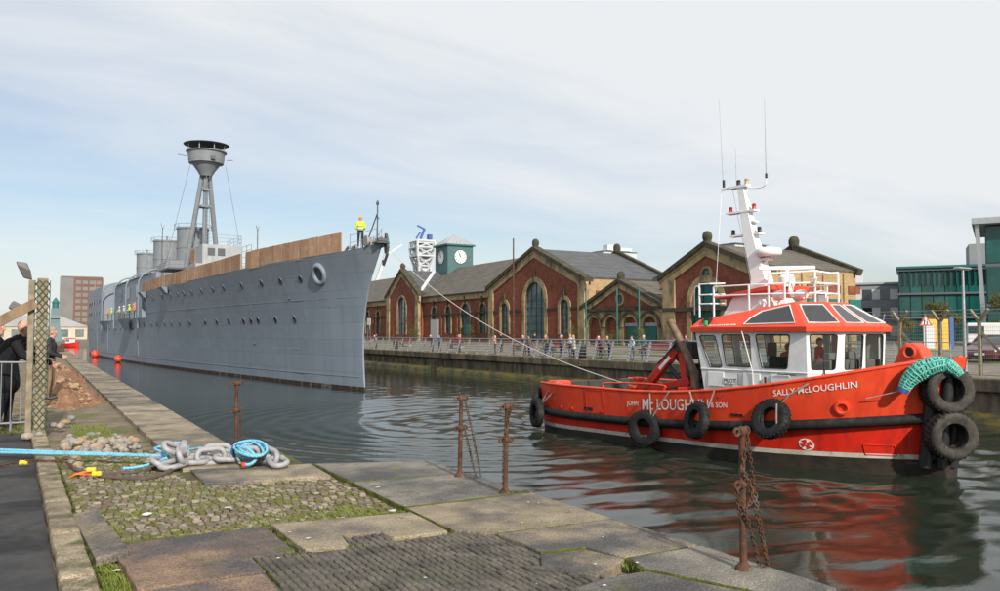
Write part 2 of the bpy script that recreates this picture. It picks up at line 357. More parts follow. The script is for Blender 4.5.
def slab_part(poly, z=0.012, th=0.2, mat=m_slab, name='coping_slab', parent=quay, tilt=0.006, bev=0.012, gap=0.008):
    cx = sum(p[0] for p in poly) / len(poly); cy = sum(p[1] for p in poly) / len(poly)
    def sh(p):
        d = Vector((p[0] - cx, p[1] - cy)); l = d.length; return (d.x * (1 - gap / l), d.y * (1 - gap / l))
    raw = []                                              # worn, slightly ragged edges
    for p, q_ in zip(poly, poly[1:] + poly[:1]):
        l = math.hypot(q_[0] - p[0], q_[1] - p[1]); N_ = max(1, int(l / .16)) if cy < 20 else 1
        for i in range(N_):
            k = rnd.uniform(0, .012) + (rnd.random() < .06) * rnd.uniform(.01, .035) if i else rnd.uniform(.0, .02)
            x_, y_ = lerp(p[0], q_[0], i / N_), lerp(p[1], q_[1], i / N_); dd = max(math.hypot(cx - x_, cy - y_), .05); raw.append((x_ + (cx - x_) * k / dd, y_ + (cy - y_) * k / dd))
    pts = [sh(p) for p in raw]; ax, ay = rnd.uniform(-tilt, tilt), rnd.uniform(-tilt, tilt)
    b = MB(); b.prism(pts, lambda u, v, d: (u, v, d + (u * ax + v * ay if d > -0.05 else 0)), -th, 0)
    return b.build(name, mat, parent, bevel=bev, loc=(cx, cy, z + rnd.uniform(-0.004, 0.004)))

SLABS = [  # the large stones round the corner of the quay, outlines in metres (X across, Y along the dock)
    [(1.70, 9.78), (3.14, 9.52), (3.20, 10.56), (2.70, 10.66), (1.72, 10.92)],
    [(3.20, 9.02), (4.66, 8.86), (4.72, 10.02), (3.22, 10.54)],
    [(3.20, 7.46), (4.70, 7.46), (4.68, 8.86), (3.20, 9.02)],
    [(3.20, 6.36), (3.46, 6.08), (4.72, 6.02), (4.72, 7.46), (3.20, 7.46)],
    [(3.50, 5.42), (3.88, 5.34), (3.98, 4.94), (4.74, 4.92), (4.72, 6.02), (3.47, 6.08)],
    [(3.22, 5.10), (3.30, 5.12), (3.48, 5.42), (3.88, 5.33), (3.97, 4.93), (3.50, 4.66), (3.36, 4.88)],
    [(3.90, 4.66), (4.30, 3.66), (4.76, 3.62), (4.75, 4.91), (3.98, 4.93)],
    [(3.20, 3.3), (4.30, 3.3), (4.28, 3.66), (3.90, 4.64), (3.52, 4.64), (3.20, 4.55)],
    [(3.2, 1.6), (4.76, 1.6), (4.76, 3.28), (3.2, 3.28)],
    [(0.54, 7.32), (1.82, 7.40), (1.84, 6.42), (1.49, 6.42), (1.49, 5.98), (0.62, 5.98)],
    [(1.86, 7.40), (3.18, 7.22), (3.18, 6.37), (2.66, 6.38), (2.64, 6.64), (2.28, 6.69), (2.24, 6.35), (1.88, 6.40)],
    [(0.62, 5.95), (1.46, 5.95), (1.46, 5.5), (1.40, 4.4), (0.66, 4.4)],
]
def slab_kind(name, a, b_): return M(name, a, 0.8, c2=b_, sc=2.6, lo=.36, hi=.66, dirt=(0.08, 0.078, 0.08), dsc=1.0, dlo=0.44, dhi=0.62, bump=0.9, bsc=38, var=0.1, own=True, dirt2=(0.10, 0.11, 0.03), d2sc=5, d2lo=0.60, d2hi=0.70, detail=9, speck=.45, ssc=60)
m_slab_g = slab_kind('quay_stone_grey', (0.23, 0.212, 0.18), (0.14, 0.13, 0.115)); m_slab_b = slab_kind('quay_stone_brown', (0.27, 0.185, 0.125), (0.15, 0.105, 0.085))
KIND = [m_slab, m_slab_g, m_slab_g, m_slab, m_slab, m_slab, m_slab_g, m_slab_g, m_slab, m_slab_b, m_slab, m_slab_b]
for i, p in enumerate(SLABS): slab_part(p, z=0.018, mat=KIND[i])
y = 10.95
while y < 118:                                            # coping of the long quay edge
    l = rnd.uniform(1.5, 2.4)
    slab_part([(1.64, y), (2.64, y), (2.64, y + l), (1.64, y + l)], z=0.02, tilt=0.004, gap=0.006); y += l
def kerb_x(y): return .17 - .0245 * (y - 6.28)
y = 2.0
while y < 16.2:                                           # kerb beside the asphalt
    l = rnd.uniform(0.9, 1.5)
    slab_part([(kerb_x(y), y), (kerb_x(y) + .235, y), (kerb_x(y + l) + .235, y + l), (kerb_x(y + l), y + l)], z=0.05, mat=m_kerb, name='kerb_stone', bev=0.025, tilt=0.01); y += l
o = MB().prism([(-60, -12), (kerb_x(-12) - .008, -12), (kerb_x(16.6) - .008, 16.6), (-60, 16.6)], lambda u, v, d: (u, v, d), -.4, -.02).build('asphalt_road', m_asphalt); tag(o, kind='structure')

m_bed = M('mossy_bedding', (.10, .085, .055), .95, c2=(.065, .055, .038), sc=9, dirt=(.10, .115, .02), dsc=1.1, dlo=.42, dhi=.56, bump=1.0, bsc=50, speck=.4, ssc=60)
setts = MB()                                              # stone setts, far too many and too small to pick apart
def dome(mb, x, y, lx, ly, z, h, r=0.22):
    a = rnd.uniform(-0.06, 0.06); c, s_ = math.cos(a), math.sin(a)
    def P(u, v, d): return (x + u * c - v * s_, y + u * s_ + v * c, d)
    hx, hy = lx / 2, ly / 2; t = rnd.uniform(-0.006, 0.006)
    o8 = [(-hx, -hy * .7), (-hx * .7, -hy), (hx * .7, -hy), (hx, -hy * .7), (hx, hy * .7), (hx * .7, hy), (-hx * .7, hy), (-hx, hy * .7)]
    vs = [P(u, v, z - 0.07) for u, v in o8] + [P(u * .98, v * .98, z + t) for u, v in o8] + [P(u * .72, v * .72, z + h + t) for u, v in o8]
    fs = [(k, (k + 1) % 8, (k + 1) % 8 + 8, k + 8) for k in range(8)] + [(k + 8, (k + 1) % 8 + 8, (k + 1) % 8 + 16, k + 16) for k in range(8)] + [tuple(range(16, 24))]
    mb.add(vs, fs)
PLANK = [(0.36, 8.75), (0.58, 8.65), (0.60, 6.9), (0.36, 6.9)]
yy, row = 7.0, 0
while yy < 13.4:
    x = kerb_x(yy) + .25 + (0.035 if row % 2 else 0)
    while x < 3.2:
        lx = rnd.uniform(0.060, 0.088)
        cx, cy = x + lx / 2, yy + rnd.uniform(-0.014, 0.014)
        far = max(0.0, (cy - 11.5) / 2.2)
        if not any(in_poly(cx, cy, s_) for s_ in SLABS) and cx < 3.175 - (1.585 if cy > 10.3 else 0) and rnd.random() > 0.03 + 0.7 * far:
            setts.m = rnd.choice((0, 0, 1, 1, 2, 3)); dome(setts, cx, cy, lx * rnd.uniform(.86, .99), 0.100 * rnd.uniform(.80, 1.04), -0.016 + rnd.uniform(-0.008, 0.004), 0.004)
        x += lx + 0.006
    yy += 0.104; row += 1
m_sett_b = M('sett_brown', (0.19, 0.145, 0.10), 0.8, c2=(0.11, 0.09, 0.065), sc=9, speck=.35, dirt=(0.12, 0.13, 0.025), dsc=0.95, dlo=0.50, dhi=0.62)
m_sett_c = M('sett_pale', (0.33, 0.28, 0.21), 0.75, c2=(0.22, 0.185, 0.14), sc=9, speck=.35, dirt=(0.13, 0.14, 0.025), dsc=0.95, dlo=0.54, dhi=0.66)
m_sett_d = M('sett_moss', (0.125, 0.13, 0.028), 0.9, c2=(0.10, 0.085, 0.04), sc=12, speck=.4)
o = setts.build('stone_setts', [m_sett, m_sett_b, m_sett_c, m_sett_d], quay, smooth=35); tag(o, kind='stuff')

MB().box(.26, 3.19, 6.9, 13.2, -.074, -.027).build('sett_bedding', m_bed, quay)
plate = MB()
yy, row = 3.0, 0
while yy < 6.75:
    x = 1.46
    while x < 3.6:
        if not any(in_poly(x, yy, s_) for s_ in SLABS): dome(plate, x, yy, 0.049, 0.100, -0.006 + .004 * math.sin(x * 3) * math.sin(yy * 2.3), 0.008)
        x += 0.0585
    yy += 0.113; row += 1
o = plate.build('iron_paving_studs', m_iron, quay, smooth=35); tag(o, kind='stuff')
MB().box(1.40, 3.62, 2.6, 6.75, -0.074, -0.012).build('iron_paving_bed', m_iron, quay)

def blades(spots, name, label, hmin, hmax):
    g = MB()
    for (x0, x1, y0, y1, n) in spots:
        for _ in range(n):
            x, y = rnd.uniform(x0, x1), rnd.uniform(y0, y1)
            if any(in_poly(x, y, s_) for s_ in SLABS): continue
            h = rnd.uniform(hmin, hmax); a = rnd.uniform(0, 6.28); w = 0.004; dx, dy = math.cos(a), math.sin(a); b = rnd.uniform(0.2, 0.8) * h
            p = [(x - dy * w, y + dx * w, -0.06), (x + dy * w, y - dx * w, -0.06), (x + dx * b * .5 + dy * w * .7, y + dy * b * .5 - dx * w * .7, -0.06 + h * .7), (x + dx * b, y + dy * b, -0.06 + h)]
            g.add(p, [(0, 1, 2), (0, 2, 3)])
    o = g.build(name, m_grass); tag(o, label, 'grass', kind='stuff')
blades([(0.40, 0.62, 5.0, 7.0, 1500), (0.5, 0.75, 6.9, 8.2, 700), (0.9, 3.0, 7.35, 7.7, 1300), (1.8, 2.9, 7.55, 8.0, 700), (0.7, 2.0, 8.4, 8.8, 900), (0.9, 1.9, 9.2, 10.2, 600), (1.82, 1.9, 6.2, 7.4, 350), (3.16, 3.23, 6.1, 7.6, 250), (2.2, 2.4, 6.3, 6.42, 120), (2.6, 3.2, 6.33, 6.42, 150),
        (3.4, 3.9, 5.3, 5.5, 150), (3.9, 4.0, 4.6, 5.0, 200), (0.6, 1.2, 15.3, 17.5, 800), (0.28, 0.42, 4.0, 12.0, 700), (-3.0, -0.2, 16.7, 19.0, 3500)], 'grass', 'short green grass and moss between the quay stones', 0.025, 0.085)

# moss lines creeping along the joints of the big stones
m_moss = M('moss', (0.105, 0.125, 0.022), 0.9, c2=(0.07, 0.075, 0.02), sc=25, bump=1.0, bsc=60)
ms = MB()
def moss_line(p, q_, w):
    p, q_ = Vector((*p, 0)), Vector((*q_, 0)); d = (q_ - p).normalized(); n_ = Vector((-d.y, d.x, 0)); N_ = max(3, int((q_ - p).length / .05)); ring = []
    for i in range(N_ + 1):
        c = p.lerp(q_, i / N_); ww = w * max(0.08, .55 + .55 * math.sin(i * .9 + p.x * 7) + rnd.uniform(-.5, .5)); ring.append([c - n_ * ww + Vector((0, 0, -.05)), c - n_ * ww * .6 + Vector((0, 0, .012)), c + Vector((0, 0, .019 + .006 * rnd.random())), c + n_ * ww * .6 + Vector((0, 0, .012)), c + n_ * ww + Vector((0, 0, -.05))])
    ms.loft(ring)
for p, q_, w in (((3.2, 9.02), (4.3, 8.9), .008), ((3.2, 7.46), (4.65, 7.46), .014), ((3.2, 10.4), (3.2, 6.4), .018), ((3.47, 6.08), (4.6, 6.02), .024), ((1.85, 7.4), (1.85, 6.4), .028), ((0.56, 7.36), (3.15, 7.3), .03), ((3.98, 4.93), (4.6, 4.92), .018), ((3.9, 4.65), (3.98, 4.93), .03), ((3.5, 5.42), (3.88, 5.34), .022), ((3.9, 4.64), (4.28, 3.7), .016), ((2.25, 6.36), (2.3, 6.68), .02), ((1.49, 6.4), (1.49, 5.6), .012), ((kerb_x(4) + .25, 4), (kerb_x(12) + .25, 12), .022)): moss_line(p, q_, w)
o = ms.build('moss', m_moss); tag(o, 'green moss lines in the joints of the quay stones', 'moss', kind='stuff')

# droppings and chips of pale stone on the paving, rubble heap, boulders
pile = thing('stone_pile', 'heap of rounded pale cobbles beside the kerb', 'stones', (0.75, 14.1, -0.06))
def pebble(mb, c, r, seed, n=8):
    q = random.Random(seed); prof = []
    sx, sy, sz = q.uniform(.8, 1.3), q.uniform(.8, 1.3), q.uniform(.6, .85); ph = [q.uniform(0, 6.28) for _ in range(4)]
    rings = []
    for i in range(5):
        t = -PI / 2 + PI * (i + .5) / 5
        ring = []
        for k in range(n):
            a = 2 * PI * k / n; w = r * (1 + .13 * math.sin(2 * a + ph[0]) + .1 * math.sin(3 * a + ph[1] + i))
            ring.append((c[0] + w * sx * math.cos(t) * math.cos(a), c[1] + w * sy * math.cos(t) * math.sin(a), c[2] + r * sz * math.sin(t)))
        rings.append(ring)
    mb.loft(rings)
m_pebs = [M('cobble_pale', (0.34, 0.30, 0.25), 0.8, c2=(0.24, 0.21, 0.18), sc=12, bump=.3), M('cobble_tan', (0.36, 0.26, 0.16), 0.8, c2=(0.26, 0.18, 0.11), sc=12, bump=.3), M('cobble_grey', (0.17, 0.165, 0.16), 0.8, c2=(0.25, 0.24, 0.23), sc=12, bump=.3)]
for i in range(110):
    a = rnd.uniform(-0.36, 0.70); b_ = rnd.gauss(0, .75) - a * 0.6
    z = 0.015 + max(0, 0.09 * (1 - abs(b_) / 1.6)) * rnd.random()
    mb = MB(); pebble(mb, (0, 0, 0), rnd.uniform(0.035, 0.082), i); mb.build('stone', m_pebs[i % 3 if i % 5 else 0], pile, smooth=60, loc=(a, b_, z))

def heap(name, label, cx, cy, rx, ry, h, mat, seed, cat='earth heap', n=26, rub=0):
    q = random.Random(seed); ph = [q.uniform(0, 6.28) for _ in range(8)]; mb = MB(); rings = []
    for i in range(n):
        t = i / (n - 1); ring = []
        for k in range(40):
            a = 2 * PI * k / 40; w = 1 + .16 * math.sin(2 * a + ph[0]) + .1 * math.sin(5 * a + ph[1])
            rr = 1 - t; x, y = rr * w * math.cos(a) * rx, rr * w * math.sin(a) * ry
            z = h * (t ** 0.8) * (1 + .2 * math.sin(6 * x + ph[2]) * math.sin(5 * y / ry * rx + ph[3])) + .11 * h * q.uniform(-1, 1) * (t > .02) + .1 * h * math.sin(9 * a + 7 * t + ph[4]) * t * (1 - t)
            ring.append((x, y, z))
        rings.append(ring)
    mb.loft(rings, cap0=False)
    o = mb.build(name, mat, smooth=50, loc=(cx, cy, -0.08)); tag(o, label, cat)
    b2 = MB()
    for k in range(rub):
        t = q.uniform(.1, .85); a = q.uniform(0, 6.28); pebble(b2, ((1 - t) * rx * math.cos(a), (1 - t) * ry * math.sin(a), h * t ** .8), q.uniform(.03, .10), seed * 100 + k, 6)
    o2 = b2.build('rubble', m_pebs[1], o, smooth=40); o2['kind'] = 'stuff'; return o
m_red_earth = M('red_earth', (0.30, 0.165, 0.095), 0.95, c2=(0.21, 0.11, 0.065), sc=3, bump=1.0, bsc=14, dirt=(0.33, 0.26, 0.2), dsc=3.5, dlo=.58, dhi=.64)
heap('earth_heap', 'broad reddish heap of broken earth behind the mesh fence post', 0.72, 25.5, 0.78, 4.4, 0.55, m_red_earth, 3, rub=60)
heap('earth_heap', 'lower reddish earth heap farther along the quay edge', 0.6, 36.0, 0.9, 6.0, 0.7, m_red_earth, 9, rub=40)
for i in range(30):
    mb = MB(); pebble(mb, (0, 0, 0), rnd.uniform(0.045, 0.095), 200 + i)
    if i < 24 or i == 25: continue
    o = mb.build('loose_boulder', m_pebs[i % 3], smooth=60, loc=(-0.15 + 0.11 * (i - 22), 15.6 + (i % 3) * 0.7 + (1.2 if i > 26 else 0), 0.05))
    tag(o, ['rounded grey boulder at the foot of the barrier by the kerb end', 'pale boulder beside the mesh covered fence post', 'small tan stone at the foot of the fence post', 'grey stone just behind the fence post', 'flat pale stone on the earth past the kerb', 'brown stone beside the patch of moss', 'small grey stone in front of the red earth heap', 'pale stone nearest the red earth heap'][i - 22], 'stone')
mb = MB(); pebble(mb, (0, 0, 0), 0.10, 77); o = mb.build('loose_boulder', m_pebs[0], smooth=60, loc=(-0.10, 15.4, 0.05)); tag(o, 'large rounded boulder at the end of the asphalt below the barrier', 'stone')
# leaning stone slab by the kerb
o = MB().prism([(-0.11, -0.9), (0.13, -0.86), (0.11, 0.9), (-0.10, 0.86)], lambda u, v, d: (u, v, d), 0, 0.07).build('stone_plank', m_slab, bevel=0.01, loc=(0.48, 7.75, -0.01), rot=(0.0, -0.10, 0.06))
tag(o, 'long narrow stone slab lying loose against the kerb', 'stone slab')
m_dark_block = M('dark_timber', (.05, .035, .025), .8, c2=(.08, .06, .04), sc=3)
# dark step at the end of the quay and old fender timbers
o = MB().box(1.0, 2.2, 84, 87.5, 0.02, 0.6).build('stone_block', m_dark_block, bevel=0.04); tag(o, 'dark low block standing on the far end of the coping', 'block')

# ------------------------------------------------------------------ far quay: wall, coping, ground
FX = 34.9
mb = MB(); mb.prism([(FX, FARQ - 0.02), (FX + 0.35, FARQ + 0.0), (50.0, 0.52), (1400, 0.52), (1400, -5), (FX, -5)], lambda u, v, d: (u, d, v), -200, 900)
m_farg = M('far_paving', (0.22, 0.195, 0.16), 0.9, c2=(0.16, 0.15, 0.125), sc=0.4, dirt=(0.12, 0.125, 0.045), dsc=0.11, dlo=0.55, dhi=0.60, bump=0.3, bsc=8, speck=.25, ssc=2)
far = mb.build('far_ground', m_farg); tag(far, kind='structure')
wall = thing('dock_wall', 'weathered concrete dock wall with green ledge across the water', 'dock wall', (FX, 60, WATER))
yb = -12.0
i = 0
while yb < 170:                                           # coping and facing in cast bays
    l = 6.0 + rnd.uniform(-.4, .4); y0, y1 = yb + .02 - 60, yb + l - .02 - 60
    mb = MB(); mb.box(-0.22, 0.8, y0, y1, 1.30 - WATER * 0, 1.99 - 0.12); mb.build('coping_bay', m_conc, wall, bevel=0.05)
    mb = MB()
    if i % 5 == 2: mb.box(-0.06, 0.3, y0, y1 - 2.4, -1.5, 1.295); mb.box(0.24, 0.4, y1 - 2.4, y1, -1.5, 1.295)
    else: mb.box(-0.06 + rnd.uniform(-.02, .02), 0.3, y0, y1, -1.5, 1.295)
    mb.build('wall_bay', m_conc, wall, bevel=0.03)
    yb += l; i += 1
for a, b in ((-72, 12), (14.5, 36), (38, 110)):
    mb = MB(); n = int((b - a) / 1.2); rings = []
    for k in range(n + 1):
        y = lerp(a, b, k / n); q = 0.10 * math.sin(k * 1.7) + .06 * math.sin(k * 4.1)
        rings.append([(-0.02, y, -1.2), (-0.75 + q * .4, y, -1.0), (-0.62 + q, y, 0.16 + q * .3), (-0.35, y, 0.38 + q * .4), (-0.02, y, 0.42)])
    mb.loft(rings); mb.build('mossy_ledge', m_slime, wall, smooth=50)

# far shore at the head of the dock
m_land = M('far_land', (0.12, 0.115, 0.10), 0.95, c2=(0.16, 0.15, 0.13), sc=0.05)
o = MB().box(-900, 34.0, 262, 1400, -5, -0.6).build('far_shore', m_land); tag(o, kind='structure')
# ------------------------------------------------------------------ the grey cruiser (local x runs aft from the stem, y to starboard = towards the near quay)
m_ship = M('ship_grey', (0.205, 0.245, 0.298), 0.5, c2=(0.19, 0.228, 0.28), sc=0.35, stretch=(1, 1, 0.6), dirt=(0.168, 0.198, 0.238), dsc=0.7, dlo=0.46, dhi=0.78, dstretch=(1.8, 1.8, 0.10), dirt2=(0.10, 0.095, 0.095), d2sc=1.6, d2lo=.69, d2hi=.76)
def plate_seams(m):                                       # faint riveted strakes in the hull paint
    N, L = m.node_tree.nodes, m.node_tree.links; b = N['Principled BSDF']
    t = N.new('ShaderNodeTexCoord'); s = N.new('ShaderNodeSeparateXYZ'); L.new(t.outputs['Object'], s.inputs[0])
    c = N.new('ShaderNodeCombineXYZ'); L.new(s.outputs[0], c.inputs[0]); L.new(s.outputs[2], c.inputs[1])
    br = N.new('ShaderNodeTexBrick'); L.new(c.outputs[0], br.inputs['Vector']); br.inputs['Scale'].default_value = 1
    br.inputs['Brick Width'].default_value = 5.2; br.inputs['Row Height'].default_value = 1.12; br.inputs['Mortar Size'].default_value = 0.018; br.inputs['Mortar Smooth'].default_value = 0.6
    br.inputs['Color1'].default_value = (1, 1, 1, 1); br.inputs['Color2'].default_value = (0.90, 0.91, 0.92, 1); br.inputs['Mortar'].default_value = (0.66, 0.66, 0.66, 1)
    src = b.inputs['Base Color'].links[0].from_socket; mx = N.new('ShaderNodeMixRGB'); mx.blend_type = 'MULTIPLY'; mx.inputs[0].default_value = 1
    L.new(src, mx.inputs[1]); L.new(br.outputs[0], mx.inputs[2]); L.new(mx.outputs[0], b.inputs['Base Color'])
    n = N.new('ShaderNodeTexNoise'); n.inputs['Scale'].default_value = 0.9; n.inputs['Detail'].default_value = 2; L.new(t.outputs['Object'], n.inputs['Vector'])
    bp = N.new('ShaderNodeBump'); bp.inputs['Strength'].default_value = 0.35; bp.inputs['Distance'].default_value = 0.06; L.new(n.outputs['Fac'], bp.inputs['Height']); L.new(bp.outputs[0], b.inputs['Normal'])
plate_seams(m_ship)
m_shipl = M('ship_light_grey', (0.33, 0.35, 0.37), 0.55, c2=(0.28, 0.30, 0.32), sc=1.2, dirt=(0.26, 0.26, 0.26), dsc=1.0, dlo=.56, dhi=.72, dstretch=(2, 2, .3))
m_shipf = M('ship_funnel_grey', (0.20, 0.22, 0.24), 0.55, c2=(0.17, 0.19, 0.21), sc=1.5, dirt=(0.17, 0.18, 0.19), dsc=1.2, dlo=.55, dhi=.72, dstretch=(2, 2, .3))
m_shipd = M('ship_dark_grey', (0.065, 0.072, 0.08), 0.6, c2=(0.085, 0.09, 0.10), sc=2)
m_boot = M('ship_boot_rust', (0.05, 0.028, 0.02), 0.75, c2=(0.03, 0.022, 0.02), sc=2.5, dirt=(0.13, 0.12, 0.10), dsc=2, dlo=.55, dhi=.62)
m_ply = M('plywood_board', (0.36, 0.225, 0.145), 0.75, c2=(0.28, 0.17, 0.108), sc=1.4, stretch=(1, 1, 0.35), var=0.22, own=True, dirt=(0.42, 0.28, 0.19), dsc=1.1, dlo=.52, dhi=.68)
m_portglass = M('porthole_glass', (0.012, 0.014, 0.016), 0.15)
SHIP_LOC = (18.8, 50.4, WATER)
ship = thing('grey_warship', 'long grey museum warship with tripod mast moving bow first into the dock', 'warship', SHIP_LOC, math.atan2(.999, -.041))
def s_stem(z): return float(np.interp(z, [-2, 0, 2, 4, 6, 7.5, 9.4], [-.2, 0, .3, .35, -.15, -.9, -2.44]))
BW = ([0, 3, 8.5, 20, 34, 52, 70, 90, 112, 126, 134, 138, 139], [.06, .55, 1.35, 2.5, 3.7, 5.0, 5.8, 6.2, 5.9, 4.8, 3.0, 1.2, .05])
BD = ([0, 2, 4, 9, 17, 35, 52, 70, 90, 112, 126, 134, 138, 139], [.12, .75, 1.3, 2.3, 3.5, 5.2, 6.2, 6.35, 6.35, 6.2, 5.7, 4.5, 2.2, .3])
def s_deck(s): return float(np.interp(s, [-2.5, 0, 3, 15, 30, 52], [9.6, 9.32, 9.24, 9.08, 8.82, 8.6]))
def s_hb(s, z):
    q = s - s_stem(z); t = min(max(z / 8.8, 0), 1.1) ** 1.6
    return float(np.interp(q, *BW)) * (1 - t) + float(np.interp(q, *BD)) * t
AFT = 5.6
def hull_side(sgn):
    qs = [0, .25, .6, 1.1, 1.8, 2.7, 4, 5.5, 7.5, 10, 13, 17, 21, 26, 31, 37, 43, 48, 52.6]
    qa = [52.6, 58, 64, 70, 80, 90, 101, 112, 119, 126, 130, 134, 136.5, 138, 139]
    mb = MB()
    for qq, top in ((qs, None), (qa, AFT)):
        rings = []
        for q in qq:
            zt = top if top else s_deck(q + s_stem(9.0) * max(0, 1 - q / 12))
            zs = [-1.6, -.5, 0.0, .22, .55, 1.3, 2.3, 3.4, 4.5, AFT] if top else [-1.6, -.5, 0.0, .22, .55, 1.3, 2.3, 3.4, 4.5, AFT, 6.6, 7.5, 8.2, 1e9]
            ring = []
            for z in zs:
                z = min(z, zt); s = q + s_stem(z) * max(0, 1 - q / 30)
                ring.append((s, sgn * s_hb(s, z) if q else sgn * .05, z))
            rings.append(ring)
        n = len(rings[0])
        for i in range(len(rings) - 1):
            for k in range(n - 1):
                mb.m = 1 if k < 3 else 0
                a, b, c, d = rings[i][k], rings[i + 1][k], rings[i + 1][k + 1], rings[i][k + 1]
                mb.add([a, b, c, d], [(0, 1, 2, 3)])
    return mb
mb = hull_side(1); m2 = hull_side(-1)
zz_ = [-1.6, -.5, 0, .22, .55, 1.3, 2.3, 3.4, 4.5, AFT, 6.6, 7.5, 8.2, s_deck(s_stem(9.0))]
for za, zb in zip(zz_[:-1], zz_[1:]):                     # the cutwater that closes the two sides
    mb.m = 0 if za > .1 else 1; mb.add([(s_stem(za), .05, za), (s_stem(za), -.05, za), (s_stem(zb), -.05, zb), (s_stem(zb), .05, zb)], [(0, 1, 2, 3)])
mb.v, mb.f, mb.mi = mb.v + m2.v, mb.f + [tuple(i + len(mb.v) - 0 for i in f) for f in m2.f], mb.mi + m2.mi
mb.m = 0
def s_top(q):                                             # deck edge point for station q
    z = s_deck(q + s_stem(9.0) * max(0, 1 - q / 12)); s = q + s_stem(z) * max(0, 1 - q / 30); return s, s_hb(s, z) if q else .05, z
dq = [0, .6, 1.8, 4, 7.5, 13, 21, 31, 43, 52.6]
for a, b in zip(dq[:-1], dq[1:]):
    (sa, ha, za), (sb, hbb, zb) = s_top(a), s_top(b)
    mb.add([(sa, ha, za - .04), (sa, -ha, za - .04), (sb, -hbb, zb - .04), (sb, hbb, zb - .04)], [(0, 1, 2, 3)])
mb.add([(52.6, 6.1, AFT), (52.6, -6.1, AFT), (52.6, -6.1, 8.56), (52.6, 6.1, 8.56)], [(0, 1, 2, 3)])
da = [52.6, 70, 90, 112, 126, 134, 138]
for a, b in zip(da[:-1], da[1:]):
    ha, hbb = s_hb(a, AFT) - .02, s_hb(b, AFT) - .02
    mb.add([(a, ha, AFT - .03), (a, -ha, AFT - .03), (b, -hbb, AFT - .03), (b, hbb, AFT - .03)], [(0, 1, 2, 3)])
me_hull = mb.build('hull', [m_ship, m_boot], ship)
bm = bmesh.new(); bm.from_mesh(me_hull.data); bmesh.ops.remove_doubles(bm, verts=bm.verts, dist=.004); bmesh.ops.recalc_face_normals(bm, faces=bm.faces); bm.to_mesh(me_hull.data); bm.free()
me_hull.data.polygons.foreach_set('use_smooth', [True] * len(me_hull.data.polygons)); me_hull.data.set_sharp_from_angle(angle=R(32))
hull = me_hull
# waterline weld bead a little above the water, rubbing lines
def along(z, q0, q1, n, out=.02): return [(s, s_hb(s, z) + out, z) for s in np.linspace(q0, q1, n)]
MB().tube(along(.86, .6, 120, 60, .0), .035, 5).build('waterline_bead', m_ship, hull)
MB().tube(along(6.2, .4, 52, 40, .0), .028, 5).build('plating_ridge', m_ship, hull)
MB().tube(along(2.6, 9, 14, 10, -.012), .025, 5).build('draught_line', M('pale_line', (.24, .26, .28), .6), hull)
# portholes: rim, glass and rain lip
def normal_at(s, z):
    e = .15; a = Vector((e * 2, s_hb(s + e, z) - s_hb(s - e, z), 0)); b = Vector((0, s_hb(s, z + e) - s_hb(s, z - e), 2 * e)); n = b.cross(a).normalized()
    return n if n.y > 0 else -n
def porthole(s, z, r=.22):
    n = normal_at(s, z); c = Vector((s, s_hb(s, z), z))
    rim = MB().lathe([(r, -.05), (r * 1.2, -.05), (r * 1.2, .03), (r * 1.02, .035), (r, -.02)], 14, c, n, caps=False).build('porthole', m_shipd, ship, smooth=40)
    MB().lathe([(r * 1.01, -.045), (r * 1.01, .012)], 14, c, n).build('glass', m_portglass, rim)
    a = n.cross(Vector((0, 0, 1))).normalized(); u = a.cross(n) * -1
    if u.z < 0: u = -u
    MB().tube([c + n * .07 + (a * math.cos(t) + u * math.sin(t)) * r * 1.5 for t in np.linspace(.35, PI - .35, 7)], .025, 4).build('rain_lip', m_ship, rim)
for s in (53.9, 47.2, 43.0, 39.2, 36.4, 34.1, 31.5, 28.5, 25.3, 22.4, 18.0, 13.9, 10.5, 7.3): porthole(min(s, 51.8), 7.7)
for s in (57.7, 54.5, 50.2, 47.8, 44.2, 41.3, 38.1, 34.4, 29.5, 26.2, 22.9, 19.3, 17.6, 16.1, 12.7, 9.3): porthole(s, 4.8)
for s in (62, 66, 71, 76, 82, 97, 103, 109, 115): porthole(s, 4.4, .18)
for s, z in ((9.6, 6.35), (17.5, 2.9)): porthole(s, z, .08)
# anchor hawse pipe: flared lip with a dark throat
n = normal_at(4.55, 7.9); c = Vector((4.55, s_hb(4.55, 7.9), 7.9)) + n * .14; n2 = (n + Vector((-.06, 0, -.03))).normalized()
hz = MB().lathe([(.44, -.5), (.47, -.06), (.55, .05), (.68, .07), (.78, .0), (.84, -.12), (.95, -.35)], 22, c, n2, caps=False).build('hawse_pipe', m_ship, ship, smooth=60)
MB().lathe([(.47, -.16), (.47, -.12)], 18, c, n2).build('throat', m_shipd, hz)
